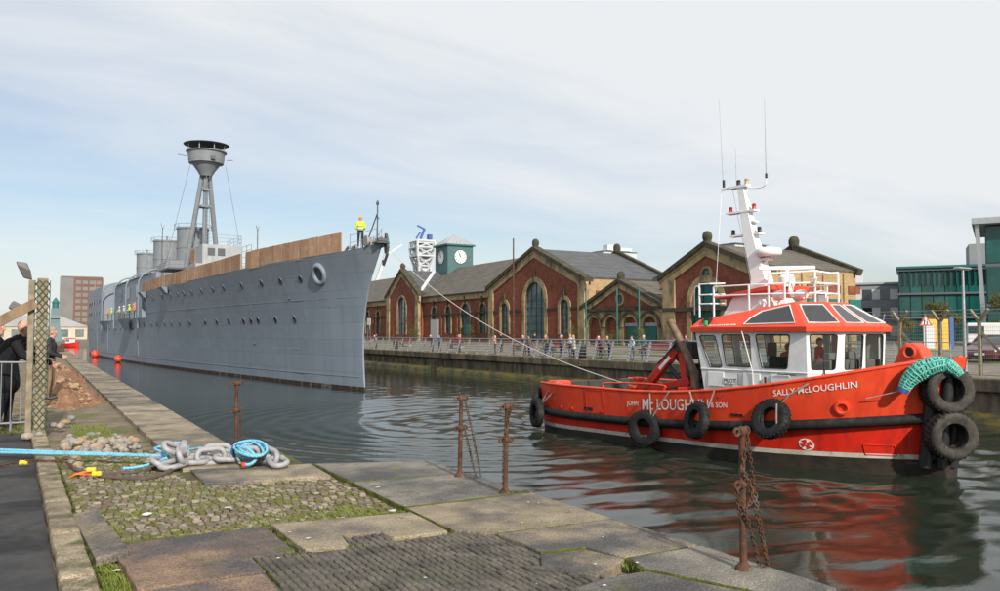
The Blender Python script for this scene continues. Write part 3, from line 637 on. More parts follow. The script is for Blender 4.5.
# stem head: anchor davit plate, rollers, windlass, ensign staff, guard wires
m_clutter = M('deck_gear', (.22, .22, .22), .6, c2=(.30, .29, .27), sc=5)
b = MB(); b.prism([(-2.3, 8.9), (-2.6, 8.95), (-2.75, 9.3), (-2.6, 9.9), (-2.45, 10.2), (-2.3, 10.2), (-2.2, 9.3)], lambda u, v, d: (u, d, v), -.45, -.3); b.box(-2.75, -1.9, -.45, .4, 9.52, 9.62); b.lathe([(.16, -.3), (.16, .3)], 10, (-2.55, 0, 9.7), (0, 1, 0)); b.tube([(-2.6, -.38, 8.9), (-2.0, -.38, 8.2), (-1.9, -.4, 8.5)], .10, 8)
b.build('stem_fairlead', m_shipd, ship)
b = MB(); b.lathe([(.25, -.5), (.25, .5)], 12, (-1.3, 0, 9.75), (0, 1, 0)); b.lathe([(.38, -.06), (.38, .06)], 12, (-1.3, -.55, 9.75), (0, 1, 0)); b.lathe([(.38, -.06), (.38, .06)], 12, (-1.3, .55, 9.75), (0, 1, 0)); b.box(-1.7, -.9, -.4, .4, 9.4, 9.7); b.build('windlass', m_clutter, ship, smooth=40)
b = MB(); b.tube([(-1.85, 0, 9.2), (-1.85, 0, 12.15)], .045, 8); b.tube([(-.35, .3, 9.2), (-1.8, 0, 11.5)], .045, 6); b.lathe([(.09, 0), (.11, .12), (.02, .3)], 8, (-1.85, 0, 12.1)); b.tube([(-1.85, 0, 11.3), (-2.15, 0, 11.15)], .03, 5); b.build('jackstaff', M('dark_steel', (.07, .075, .08), .5), ship)
b = MB(); pts = []
for q in (0.3, 1.6, 2.6): 
    s, h, z = s_top(q); b.tube([(s, h - .06, z - .05), (s, h - .06, z + 1.05)], .025, 5); b.tube([(s, -h + .06, z - .05), (s, -h + .06, z + 1.05)], .025, 5); pts.append((s, h - .06, z))
for dz in (.5, 1.0):
    b.tube([(p[0], p[1], p[2] + dz) for p in pts], .014, 4); b.tube([(p[0], -p[1], p[2] + dz) for p in pts], .014, 4)
b.build('guard_wires', m_galv, ship)
b = MB(); b.tube(spline([(-.2, .7, 9.35), (.3, .6, 9.6), (.8, .7, 9.4), (1.3, .7, 9.6), (1.7, .8, 9.3)], 5), .10, 7); b.lathe([(.16, 0), (.16, .35), (.22, .4), (.22, .45)], 12, (1.3, .2, 9.25)); b.lathe([(.16, 0), (.16, .35), (.22, .4), (.22, .45)], 12, (1.9, .2, 9.25)); b.build('bollards', m_clutter, ship, smooth=40)
# plywood hoarding on the forecastle edge, sheet by sheet
def ply(q0, q1, n, h0, h1):
    for i in range(n):
        a, b_ = lerp(q0, q1, i / n), lerp(q0, q1, (i + 1) / n)
        (sa, ha, za), (sb, hb_, zb) = s_top(a + .03), s_top(b_ - .03); H0, H1 = lerp(h0, h1, i / n) + rnd.uniform(-.02, .02), lerp(h0, h1, (i + 1) / n) + rnd.uniform(-.02, .02)
        mb = MB(); mb.loft([[(sa, ha - .10, za - .12), (sa, ha - .04, za - .12), (sa, ha - .04, za + H0), (sa, ha - .10, za + H0)], [(sb, hb_ - .10, zb - .12), (sb, hb_ - .04, zb - .12), (sb, hb_ - .04, zb + H1), (sb, hb_ - .10, zb + H1)]])
        mb.build('plywood_sheet', m_ply, ship)
ply(3.4, 17.2, 11, 1.30, 1.32); ply(18.2, 52.4, 15, 1.30, 1.12)
b = MB()
for q in np.linspace(16.6, 18.6, 3):
    s, h, z = s_top(q); b.tube([(s, h - .3, z), (s, h - .3, z + 1.9)], .03, 5)
s, h, z = s_top(17.6)
for dz in (1.0, 1.5, 1.9): b.tube([(s - 1.2, h - .3, z + dz), (s + 1.2, h - .3, z + dz)], .02, 4)
b.build('scaffold_rail', m_galv, ship)
b = MB(); b.tube([(s - .6, h - 1, z), (s - .6, h - 1, z + 3.2)], .04, 6); b.tube([(s - .6, h - 1, z + 3.1), (s - .9, h - .8, z + 3.5)], .025, 4); b.tube([(s - .6, h - 1, z + 3.1), (s - .3, h - 1.2, z + 3.5)], .025, 4); b.build('signal_pole', m_shipd, ship)
# bracket sponsons below the hoarding
for q in (40.5, 51):
    s, h, z = s_top(q); MB().loft([[(s - 1.0, h - .05, z - .1), (s + 1.0, h - .05, z - .1), (s + 1.0, h + .55, z - .1), (s - 1.0, h + .55, z - .1)], [(s - .9, h - .1, z - .75), (s + .9, h - .1, z - .75), (s + .9, h + .02, z - .75), (s - .9, h + .02, z - .75)]]).build('sponson', m_ship, ship)
# bridge: light grey upper house on a lower one, with wings and rails
b = MB(); b.box(39.6, 45.5, -2.1, 2.1, 11.2, 13.35); br = b.build('bridge_house', m_shipl, ship, bevel=.03)
for y0 in (-.25, .8): MB().box(39.55, 39.62, y0, y0 + .75, 12.15, 12.95).build('window', m_shipd, br)
b = MB(); b.box(43.0, 45.3, 2.08, 2.16, 11.4, 13.1); b.build('side_panel', m_ply, br)
b = MB(); b.box(39.0, 46.5, -2.9, 2.9, 8.55, 11.2); lo = b.build('bridge_base', m_shipl, ship, bevel=.03)
for s0_ in (40.3, 42.2, 44.0): MB().box(s0_, s0_ + .9, 2.86, 2.95, 9.7, 10.6).build('window', m_shipd, lo)
b = MB(); b.box(44.5, 50.5, 1.2, 4.6, 10.9, 11.1); b.box(44.5, 50.5, -4.6, -1.2, 10.9, 11.1); b.tube([(47.5, 3.2, 8.5), (47.5, 3.2, 10.95)], .12, 8); b.build('bridge_wing', m_shipd, ship)
def rail(name, path, h, n_rail=3, r=.025, parent=ship, mat=m_galv, step=1.4):
    b = MB(); P = [Vector(p) for p in path]
    for a, c in zip(P[:-1], P[1:]):
        n = max(1, round((c - a).length / step))
        for i in range(n + 1):
            p = a.lerp(c, i / n); b.tube([p, p + Vector((0, 0, h))], r, 5)
        for k in range(n_rail):
            z = Vector((0, 0, h * (k + 1) / n_rail)); b.tube([a + z, c + z], r * .75, 4)
    return b.build(name, mat, parent)
rail('bridge_rail', [(46, -2, 13.35), (39.7, -2, 13.35), (39.7, 2, 13.35), (46, 2, 13.35)], 1.1)
rail('wing_rail', [(44.6, 4.5, 11.1), (50.4, 4.5, 11.1)], 1.1)
rail('wing_rail', [(44.6, 1.5, 11.1), (44.6, 4.5, 11.1)], 1.1)
rail('deck_rail', [(24, 4.0, 8.9), (24, -3.6, 8.9), (34, -4.4, 8.8)], 1.2)
# funnels
for s_, r_, zt in ((55.2, 1.85, 16.9), (73.0, 1.75, 17.0), (90.0, 1.6, 16.6)):
    f = MB().lathe([(r_, 8.0), (r_, zt - .25), (r_ * 1.06, zt - .22), (r_ * 1.06, zt), (r_ * .93, zt), (r_ * .93, zt - 1.5)], 28, (s_, 0, 0), caps=False).build('funnel', m_shipf, ship, smooth=40)
    MB().lathe([(r_ * .94, zt - 1.2), (r_ * .94, zt - 1.1)], 24, (s_, 0, 0)).build('funnel_throat', m_shipd, f)
    for zb in (10.5, 12.4, 14.3): MB().lathe([(r_ * 1.003, zb - .05), (r_ * 1.03, zb - .05), (r_ * 1.03, zb + .05), (r_ * 1.003, zb + .05)], 28, (s_, 0, 0), caps=False).build('funnel_band', m_shipf, f)
    b = MB()
    for k in range(12):
        t = 2 * PI * k / 12; b.tube([(s_ + r_ * 1.2 * math.cos(t), r_ * 1.2 * math.sin(t), zt - .3), (s_ + r_ * 1.2 * math.cos(t), r_ * 1.2 * math.sin(t), zt + .35)], .025, 4)
    b.tube([(s_ + r_ * 1.2 * math.cos(t), r_ * 1.2 * math.sin(t), zt + .35) for t in np.linspace(0, 2 * PI, 24, endpoint=False)], .025, 4, closed=True)
    b.build('funnel_rail', m_shipf, f)
    MB().tube([(s_ - r_ * 1.1, .3, 9), (s_ - r_ * 1.1, .3, zt + .5)], .11, 8).build('steam_pipe', m_shipf, f)
b = MB(); b.tube([(70.6, 1.0, 9), (70.6, 1.0, 18.6)], .05, 6); b.tube([(70.6, 1, 18.3), (70.2, 1.3, 19.2)], .03, 4); b.tube([(70.6, 1, 18.3), (71.0, .7, 19.1)], .03, 4); b.build('aerial', m_shipd, ship)
# tripod mast and spotting top
mast = MB().tube([(48.6, 0, 8.5), (48.4, 0, 23.2)], [.31, .27], 14).build('mast', m_shipf, ship, smooth=40)
for y, s_ in ((1.75, 51.2), (-2.35, 51.6)): MB().tube([(s_, y * 1.12, 8.5), (48.6, y * .16, 23.0)], [.31, .27], 14).build('mast_strut', m_shipf, mast, smooth=40)
b = MB(); b.box(47.9, 49.4, -.55, .55, 18.6, 18.85); b.box(47.8, 48.9, -.3, .3, 20.6, 20.8); b.tube([(47.6, .1, 14), (47.6, .1, 23)], .03, 4); b.tube([(47.6, -.3, 14), (47.6, -.3, 23)], .03, 4)
for z in np.arange(14, 23, .5): b.tube([(47.6, .1, z), (47.6, -.3, z)], .02, 4)
b.build('mast_steps', m_shipf, mast)
top = MB().lathe([(.66, 22.3), (1.0, 22.9), (1.6, 23.72), (1.95, 23.8), (2.1, 25.05), (2.3, 25.1), (2.3, 25.2), (2.1, 25.2), (2.0, 24.1), (1.7, 23.9)], 36, (48.3, 0, 0), caps=False).build('spotting_top', m_shipf, ship, smooth=35)
MB().lathe([(.64, 22.32), (.64, 22.4)], 20, (48.3, 0, 0)).build('floor_plate', m_shipd, top)
MB().lathe([(1.9, 24.0), (1.9, 24.05)], 30, (48.3, 0, 0)).build('floor_plate', m_shipd, top)
rf = MB().lathe([(2.56, 25.98), (2.6, 26.03), (1.5, 26.22), (.15, 26.30)], 36, (48.3, 0, 0), caps=True).build('top_roof', m_shipd, ship, smooth=30)
b = MB()
for k in range(8):
    t = 2 * PI * k / 8 + .2; b.tube([(48.3 + 2.12 * math.cos(t), 2.12 * math.sin(t), 25.1), (48.3 + 2.12 * math.cos(t), 2.12 * math.sin(t), 26.02)], .05, 6)
b.build('roof_stanchions', m_shipl, rf)
b = MB(); b.box(46.1, 46.35, -.55, -.05, 24.0, 24.4); b.tube([(48, 2.3, 24.4), (48, 3.3, 24.5)], .04, 5); b.tube([(48, -2.3, 24.4), (48, -3.0, 24.5)], .04, 5); b.build('top_fittings', m_shipd, top)
b = MB(); b.tube([(47.5, 1.9, 23.6), (53.5, 3.6, 11.2)], .02, 4); b.tube([(47.0, -1.9, 23.6), (42, -2.5, 13.4)], .02, 4); b.build('stays', m_shipd, mast)
# after superstructure: set-back house with the working bay, then a house flush with the hull side
h1 = MB().box(54.5, 94, -4.3, 4.3, AFT - .03, 11.25).build('after_house', m_ship, ship, bevel=.05)
rings = []
for s in (93, 100, 108, 116, 124, 130, 134.5):
    w = s_hb(s, AFT) - .03; rings.append([(s, w, AFT - .1), (s, w * .99, 11.3), (s, w * .80, 11.75), (s, -w * .80, 11.75), (s, -w * .99, 11.3), (s, -w, AFT - .1)])
h2 = MB().loft(rings).build('stern_house', m_ship, ship, smooth=20)
m_win = M('dark_window', (.02, .022, .025), .2)
for s0_, w in ((56.5, 2.0), (61, 3.0), (67.5, 2.5), (76, 3.0), (84, 2.6)): MB().box(s0_, s0_ + w, 4.27, 4.36, 8.7, 10.4).build('window', m_win, h1)
MB().box(70.5, 75.0, 4.27, 4.38, AFT, 8.1).build('door', m_shipl, h1)
for s0_ in (97.5, 101.5, 106, 110.5, 115, 119.5):
    for z in (9.0, 7.2):
        w = s_hb(s0_, AFT); MB().obox((s0_, w - .03, z), (1.0, .16, .55), (0, 0, math.atan2(s_hb(s0_ + 1, AFT) - s_hb(s0_ - 1, AFT), 2))).build('window', m_win, h2)
b = MB(); b.box(94.0, 134, -3.5, 3.5, 11.70, 11.9); b.box(57, 93, -4.45, 4.45, 11.22, 11.42); b.build('house_roof', m_shipf, ship, bevel=.04)
MB().loft([[(52.7, 4.2, 8.5), (60, 4.2, 8.5), (60, 4.2, 11.5), (55, 3.4, 12.6), (52.7, 3.4, 12.6)], [(52.7, -4.2, 8.5), (60, -4.2, 8.5), (60, -4.2, 11.5), (55, -3.4, 12.6), (52.7, -3.4, 12.6)]]).build('boat_deck_house', m_shipf, ship)
for s_ in (57.0, 66.0, 76.5, 90.5):                       # boat davits
    y = s_hb(s_, AFT) + .15
    MB().tube([(s_, y, AFT - 1.2)] + [(s_, y, z) for z in (7, 9)] + [(s_, y - 2.6 * (1 - math.cos(t)), 9.8 + 2.0 * math.sin(t)) for t in np.linspace(0, 1.75, 10)], .10, 10).build('davit', m_ship, ship, smooth=50)
rail('bay_rail', [(58, 6.25, AFT), (90, 6.25, AFT)], 1.1, 3, .035, step=2.2)
b = MB()
for s_ in (64, 86): b.loft([[(s_ - 2.4, 6.2, AFT), (s_ + 2.4, 6.2, AFT), (s_ + 2.4, 7.0, AFT), (s_ - 2.4, 7.0, AFT)], [(s_ - .8, 6.1, AFT - 1.5), (s_ + .8, 6.1, AFT - 1.5), (s_ + .8, 6.35, AFT - 1.5), (s_ - .8, 6.35, AFT - 1.5)]])
b.build('bay_platform', m_ship, ship)
b = MB(); b.tube([(132, 3.5, 11.8), (132, 3.5, 14.5)], .05, 6); b.tube([(127, -2, 11.8), (127, -2, 13.8)], .05, 6); b.build('stern_poles', m_shipl, ship)
for s0_, z0, z1 in ((59.5, .9, 4.2), (84, .9, 5.3), (99, .9, 5.3)):
    s1 = s0_ + 4.5; MB().loft([[(s0_, s_hb(s0_, z0) + .03, z0), (s1, s_hb(s1, z0) + .03, z0), (s1, s_hb(s1, z0) - .1, z0), (s0_, s_hb(s0_, z0) - .1, z0)], [(s0_, s_hb(s0_, z1) + .03, z1), (s1, s_hb(s1, z1) + .03, z1), (s1, s_hb(s1, z1) - .1, z1), (s0_, s_hb(s0_, z1) - .1, z1)]]).build('doubler_plate', m_ship, hull)
def ship_w(p):
    return ship_mat @ Vector(p)
ship_mat = Matrix.Translation(SHIP_LOC) @ Matrix.Rotation(math.atan2(.999, -.041), 4, 'Z')
# two orange mooring buoys against the side
m_buoy = M('buoy_orange', (0.75, 0.07, 0.03), 0.4, c2=(.65, .05, .025), sc=3)
for s_, y, lb in ((92.9, 7.0, 'round orange buoy floating at the warship side, nearer its stern'), (64.2, 7.1, 'round orange buoy floating at the warship side below the workers')):
    p = ship_w((s_, y, .45)); t = thing('mooring_buoy', lb, 'buoy', p, 0, 'orange buoys beside the warship')
    k = .62 if s_ < 80 else .75
    MB().lathe([(.02, -.75 * k)] + [(.75 * k * math.cos(a), .75 * k * math.sin(a)) for a in np.linspace(-1.4, 1.25, 12)] + [(.16, .74 * k), (.16, .9 * k)], 20).build('float', m_buoy, t, smooth=60)
    MB().tube([(.09 * math.cos(a), 0, .95 * k + .09 * math.sin(a)) for a in np.linspace(0, 6.28, 12, endpoint=False)], .03, 5, closed=True).build('eye', m_rust, t)
# ------------------------------------------------------------------ the red tug (local x forward from the transom, y to port, z from the water)
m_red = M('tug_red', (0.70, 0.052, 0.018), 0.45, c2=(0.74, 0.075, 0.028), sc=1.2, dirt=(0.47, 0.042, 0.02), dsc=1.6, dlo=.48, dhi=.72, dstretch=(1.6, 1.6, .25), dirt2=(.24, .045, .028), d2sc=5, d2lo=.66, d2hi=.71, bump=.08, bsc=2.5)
m_redd = M('tug_red_low', (0.60, 0.020, 0.010), 0.45, c2=(0.65, 0.030, 0.013), sc=1.2, dirt=(0.30, 0.018, 0.013), dsc=1.8, dlo=.46, dhi=.72, dstretch=(1.6, 1.6, .25), dirt2=(.06, .03, .022), d2sc=4.5, d2lo=.665, d2hi=.70, bump=.08, bsc=2.5)  # deeper copy of the red: lower hull's shade put into the colour, plus scuffs
m_redroof = M('tug_roof_red', (0.72, 0.075, 0.032), 0.45, c2=(0.66, 0.065, 0.03), sc=2)
m_anti = M('antifouling_black', (0.02, 0.018, 0.016), 0.6, c2=(0.04, 0.03, 0.022), sc=3)
m_stripe = M('boot_white', (0.60, 0.58, 0.52), 0.5, c2=(0.46, 0.43, 0.36), sc=3, dirt=(.25, .16, .08), dsc=2, dlo=.6, dhi=.7)
m_letter = M('white_letters', (0.78, 0.78, 0.76), 0.45)
m_deckg = M('tug_deck_green', (0.035, 0.05, 0.045), 0.7, c2=(0.05, 0.06, 0.055), sc=3)
TUG_LOC = (19.7, 26.95, WATER); TUG_RZ = math.atan2(-.996, .087)
tug = thing('red_tug', 'red and white harbour tug with black tyres along its side', 'tug', TUG_LOC, TUG_RZ)
tug_mat = Matrix.Translation(TUG_LOC) @ Matrix.Rotation(TUG_RZ, 4, 'Z')
def tug_w(p): return tug_mat @ Vector(p)
def t_end(z): return 14.35 + .2 * max(z, -.4)
def t_hb(s, z):
    q = max(0.0, min(1.0, s / t_end(z))); B = 2.66 + .12 * max(0, min(z, 2.4))
    p = 1.9 + .42 * max(0, min(z, 2.8))
    sh = 1.0
    if q < .16: sh = 1 - .17 * (1 - q / .16) ** 2
    if q > .58: sh = 1 - ((q - .58) / .42) ** p
    return max(B * sh, .02)
def t_bul(s): return 1.85 + .0142 * max(0, s - 5) ** 2
def t_fen(s): return .78 + .0052 * max(0, s - 2) ** 2
def t_boot(s): return .20 + .016 * s
def t_deck(s): return 1.05 + .008 * max(0, s - 5) ** 2
ST = [0, .15, .4, .8, 1.4, 2.2, 3.2, 4.4, 5.6, 6.8, 8, 9, 10, 10.8, 11.5, 12.1, 12.6, 13.0, 13.4, 13.75, 14.05, 14.3, 14.5, 14.7]
def tug_ring(i, zf):
    s = ST[i]; z = zf(s); e = t_end(z); s2 = s if s < 12.6 else lerp(12.6, e, (s - 12.6) / 2.1)
    return (s2, t_hb(s2, z), z)
def strip(name, zfs, mats, parent, sgns=(-1, 1), out=0.0, smooth=30, i0=0, i1=len(ST)):
    mb = MB()
    for sg in sgns:
        for k in range(len(zfs) - 1):
            mb.m = mats[1][k] if isinstance(mats, tuple) else 0
            A = [tug_ring(i, zfs[k]) for i in range(i0, i1)]; B = [tug_ring(i, zfs[k + 1]) for i in range(i0, i1)]
            for i in range(len(A) - 1):
                mb.add([(p[0], sg * (p[1] + out), p[2]) for p in (A[i], A[i + 1], B[i + 1], B[i])], [(0, 1, 2, 3)])
    return mb
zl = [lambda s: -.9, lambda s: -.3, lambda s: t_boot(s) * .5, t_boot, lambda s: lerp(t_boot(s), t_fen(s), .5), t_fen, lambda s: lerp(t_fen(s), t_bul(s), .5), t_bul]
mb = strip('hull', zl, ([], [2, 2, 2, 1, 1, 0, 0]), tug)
mb.m = 1
for k in range(len(zl) - 1):                              # transom
    a, b = tug_ring(0, zl[k]), tug_ring(0, zl[k + 1]); mb.m = [2, 2, 2, 1, 1, 0, 0][k]
    mb.add([(0, -a[1], a[2]), (0, a[1], a[2]), (0, b[1], b[2]), (0, -b[1], b[2])], [(0, 1, 2, 3)])
mb.m = 0
# bulwark: flat cap rail and inner face down to the deck
def inset(p, d=.09): return (p[0] + (.09 if p[0] < .02 else -.05 if p[0] > 14 else 0), max(p[1] - d, .01), p[2])
def dkp(p):                                              # where the inner face meets the deck, kept inside the plating
    z = t_deck(p[0]); s = min(p[0], t_end(z) - .35); return (s, max(.01, min(p[1], t_hb(s, z) - .12)), z)
T = [tug_ring(i, t_bul) for i in range(len(ST))]
for sg in (-1, 1):
    for i in range(len(T) - 1):
        a, b = T[i], T[i + 1]; ai, bi = inset(a), inset(b)
        mb.m = 0; mb.add([(a[0], sg * a[1], a[2]), (b[0], sg * b[1], b[2]), (bi[0], sg * bi[1], bi[2]), (ai[0], sg * ai[1], ai[2])], [(0, 1, 2, 3)])
        mb.m = 3; ad, bdk = dkp(ai), dkp(bi); mb.add([(ai[0], sg * ai[1], ai[2]), (bi[0], sg * bi[1], bi[2]), (bdk[0], sg * bdk[1], bdk[2]), (ad[0], sg * ad[1], ad[2])], [(0, 1, 2, 3)])
a = T[0]; mb.m = 0; mb.add([(0, -a[1], a[2]), (0, a[1], a[2]), (.09, a[1] - .09, a[2]), (.09, -a[1] + .09, a[2])], [(0, 1, 2, 3)])
mb.m = 3; mb.add([(.09, -a[1] + .09, a[2]), (.09, a[1] - .09, a[2]), (.09, a[1] - .09, 1.05), (.09, -a[1] + .09, 1.05)], [(0, 1, 2, 3)])
for i in range(len(T) - 1):                               # deck
    a, b = dkp(inset(T[i])), dkp(inset(T[i + 1])); mb.add([(a[0], -a[1], a[2]), (a[0], a[1], a[2]), (b[0], b[1], b[2]), (b[0], -b[1], b[2])], [(0, 1, 2, 3)])
th = mb.build('hull', [m_red, m_redd, m_anti, m_deckg], tug)
bm = bmesh.new(); bm.from_mesh(th.data); bmesh.ops.remove_doubles(bm, verts=bm.verts, dist=.002); bmesh.ops.recalc_face_normals(bm, faces=bm.faces); bm.to_mesh(th.data); bm.free()
th.data.polygons.foreach_set('use_smooth', [True] * len(th.data.polygons)); th.data.set_sharp_from_angle(angle=R(35))
def boot_band(sg):
    return strip('b', [t_boot, lambda s: t_boot(s) + .13], [], tug, (sg,), .006)
mb = boot_band(-1); m2 = boot_band(1); k = len(mb.v); mb.v += m2.v; mb.f += [tuple(i + k for i in f) for f in m2.f]; mb.mi += m2.mi
mb.build('boot_stripe', m_stripe, th, smooth=35)
def hull_line(zf, out, s0=.0, s1=14.6, sg=-1, n=60):
    return [(s, sg * (t_hb(s, zf(s)) + out), zf(s)) for s in np.linspace(s0, s1, n)]
for sg in (-1, 1):
    MB().tube(hull_line(t_fen, .07, .0, 14.45, sg), .14, 10).build('rubbing_fender', m_rubber, tug, smooth=60)
    MB().tube(hull_line(t_bul, -.03, .0, 14.6, sg), .05, 8).build('cap_rail', m_red, tug, smooth=60)
MB().tube([(-.07, y, t_fen(0)) for y in np.linspace(-2.2, 2.2, 5)], .13, 10).build('rubbing_fender', m_rubber, tug, smooth=60)
def on_side(s, z, out=.012): return (s, -(t_hb(s, z) + out), z)
# lettering laid on the plating
def slant(s0, z0, s1, z1): return lambda u, v: on_side(s0 + u, z0 + (z1 - z0) * (u / (s1 - s0)) + v)
text_part('name_lettering', 'Mc LOUGHLIN', .52, slant(5.98, 1.27, 9.0, 1.46), m_letter, th, shear=.14, width=2.86, bold=.003)
text_part('name_lettering', 'JOHN', .22, slant(5.30, 1.36, 6, 1.39), m_letter, th, shear=.12, width=.55, bold=.01)
text_part('name_lettering', '& SON', .22, slant(8.90, 1.56, 9.6, 1.60), m_letter, th, shear=.12, width=.62, bold=.01)
text_part('name_lettering', 'SALLY McLOUGHLIN', .24, slant(11.0, 2.02, 13.1, 2.36), m_letter, th, shear=.12, width=2.05, bold=.006)
# round white roundel with a cross cut in it
cs, cz = 11.62, .70
b = MB(); b.add([on_side(cs + .19 * math.cos(t), cz + .17 * math.sin(t), .012) for t in np.linspace(0, 2 * PI, 20, endpoint=False)], [tuple(range(20))]); rd = b.build('roundel', m_letter, th)
b = MB()
for t in (0, PI / 2):
    for (w0, w1) in ((.03, .075),):
        for sgn in (1, -1):
            c, s_ = math.cos(t + .35) * sgn, math.sin(t + .35) * sgn
            q = [(.02, -w0), (.15, -w1), (.15, w1), (.02, w0)]
            b.add([on_side(cs + u * c - v * s_, cz + (u * s_ + v * c) * .9, .02) for u, v in q], [(0, 1, 2, 3)])
b.build('cross', m_redd, rd)
# mooring ports, recessed step, freeing ports, weld marks
e_ = .1; p = Vector(on_side(12.62, 1.78, .02)); n = (Vector(on_side(12.62 + e_, 1.78)) - Vector(on_side(12.62 - e_, 1.78))).cross(Vector(on_side(12.62, 1.78 + e_)) - Vector(on_side(12.62, 1.78 - e_))).normalized(); n = n if n.y < 0 else -n
fl = MB().lathe([(.11, -.1), (.11, .03), (.14, .06), (.20, .045), (.21, -.05)], 20, p, n, caps=False).build('mooring_port', m_red, tug, smooth=50); MB().lathe([(.112, -.08), (.112, -.06)], 16, p, n).build('dark_opening', m_black, fl)
def side_box(name, s0, s1, z0, z1, out, mat, parent):
    b = MB(); N_ = 4
    for a, c in zip(np.linspace(s0, s1, N_ + 1)[:-1], np.linspace(s0, s1, N_ + 1)[1:]):
        r_ = [[(s, -(t_hb(s, z) + o), z) for z, o in ((z0, out), (z1, out), (z1, -.02), (z0, -.02))] for s in (a, c)]; b.loft(r_)
    return b.build(name, mat, parent)
def frame_box(s0, s1, z0, z1, t=.03):
    b = MB()
    for q in ([(s0, z0), (s1, z0)], [(s0, z1), (s1, z1)], [(s0, z0), (s0, z1)], [(s1, z0), (s1, z1)]): b.tube([on_side(s, z, .01) for s, z in q], t * .5, 5)
    return b.build('plate_edge', m_redd, th)
frame_box(12.88, 13.5, .5, .78); frame_box(3.2, 4.1, .98, 1.78, .012)
side_box('freeing_port', 3.05, 3.5, 1.02, 1.14, .012, m_black, th); side_box('freeing_port', 9.6, 10.0, 1.36, 1.44, .012, m_black, th)
for s in (1.6, 2.3, 3.9): side_box('bracket', s, s + .12, 1.0, 1.06, .06, m_redd, th)
# stern fairlead, tow post, rails and winch on the after deck
b = MB(); b.box(.35, .95, -2.35, -1.6, 1.05, 1.95); b.build('fairlead', m_red, tug, bevel=.08)
b = MB(); b.lathe([(.16, 0), (.16, .95), (.22, 1.0), (.22, 1.08)], 16, (3.3, -.3, 1.05)); b.lathe([(.09, -.55), (.09, .55)], 12, (3.3, -.3, 1.75), (0, 1, 0)); b.build('tow_post', m_red, tug, smooth=40)
b = MB(); b.lathe([(.34, -.42), (.34, .42)], 20, (4.1, .4, 1.45), (0, 1, 0)); b.build('tow_drum', m_black, tug, smooth=40)
for y in (-.08, .88): MB().lathe([(.5, -.04), (.5, .04)], 24, (4.1, y, 1.5), (0, 1, 0)).build('drum_flange', m_red, tug, smooth=40)
b = MB(); b.box(4.7, 6.0, .4, 1.6, 1.05, 1.95); b.build('deck_locker', m_white, tug, bevel=.04)
b = MB()
for (x0, y0, x1, y1) in ((2.9, -1.7, 5.9, -1.7),):
    b.tube(spline([(x0, y0, 1.05), (x0, y0, 1.75), (x0 + .15, y0, 1.95), (x1 - .15, y1, 2.02), (x1, y1, 1.8), (x1, y1, 1.05)], 5), .035, 7)
b.build('deck_rail', m_red, tug, smooth=60)
b = MB(); b.box(6.3, 7.1, -1.5, 1.5, 1.05, 1.7); b.build('engine_hatch', m_black, tug, bevel=.05)
b = MB(); b.box(6.55, 7.0, -1.75, -1.05, 1.7, 2.0); b.build('red_locker', m_redd, tug, bevel=.03)
b = MB(); b.lathe([(.42, -.2), (.42, .2)], 20, (6.75, -.55, 2.35), (.2, 1, 0)); b.lathe([(.2, -.3), (.2, .3)], 14, (6.75, -.55, 2.35), (.2, 1, 0)); b.build('hose_reel', m_rubber, tug, smooth=40)
# red folding deck crane
m_crane = M('crane_red', (.60, .035, .018), .45, c2=(.5, .03, .016), sc=3, dirt=(.10, .02, .02), dsc=4, dlo=.62, dhi=.68)
cr = MB().box(5.75, 6.25, -.85, -.3, 1.05, 1.8).build('deck_crane', m_crane, tug, bevel=.04)
MB().beam((6.0, -.58, 1.75), (5.75, -.58, 3.3), .26, .30, (1, 0, 0)).build('column', m_crane, cr, bevel=.03)
MB().beam((5.72, -.62, 3.36), (4.0, -.62, 1.80), .24, .30).build('main_boom', m_crane, cr, bevel=.03)
MB().beam((4.05, -.62, 1.70), (6.15, -.62, 2.15), .20, .26).build('folding_boom', m_crane, cr, bevel=.03)
b = MB(); b.tube([(5.75, -.62, 2.1), (5.0, -.62, 2.75)], .09, 10); b.tube([(5.1, -.62, 2.66), (4.85, -.62, 2.86)], .05, 8); b.tube([(5.9, -.35, 2.4), (5.2, -.35, 3.0)], .08, 10); b.build('hydraulic_ram', m_black, cr, smooth=50)
b = MB(); b.lathe([(.22, -.2), (.22, .2)], 14, (5.72, -.6, 3.36), (0, 1, 0)); b.box(5.9, 6.35, -.75, -.35, 2.9, 3.5); b.box(6.1, 6.5, -.8, -.25, 2.3, 2.75); b.tube(spline([(5.7, -.4, 3.5), (6.1, -.2, 3.3), (6.25, -.25, 2.6), (6.1, -.3, 1.9)], 5), .06, 6); b.tube(spline([(5.7, -.8, 3.5), (5.2, -.85, 3.0), (4.8, -.82, 2.7)], 5), .035, 6); b.build('crane_knuckle', m_black, cr, smooth=40)
b = MB(); b.add([(5.25, -.745, 3.0), (4.75, -.745, 2.55), (4.83, -.745, 2.46), (5.33, -.745, 2.91)], [(0, 1, 2, 3)]); b.build('boom_label', m_letter, cr)
# slanting exhaust
m_exh = M('exhaust_brown', (.22, .15, .10), .6, c2=(.13, .09, .065), sc=5, metal=.3)
ex = MB().tube([(7.05, -1.35, 1.1), (6.95, -1.35, 2.5), (6.35, -1.35, 3.55), (5.9, -1.35, 4.2)], [.13, .13, .13, .125], 16).build('exhaust_pipe', m_exh, tug, smooth=50)
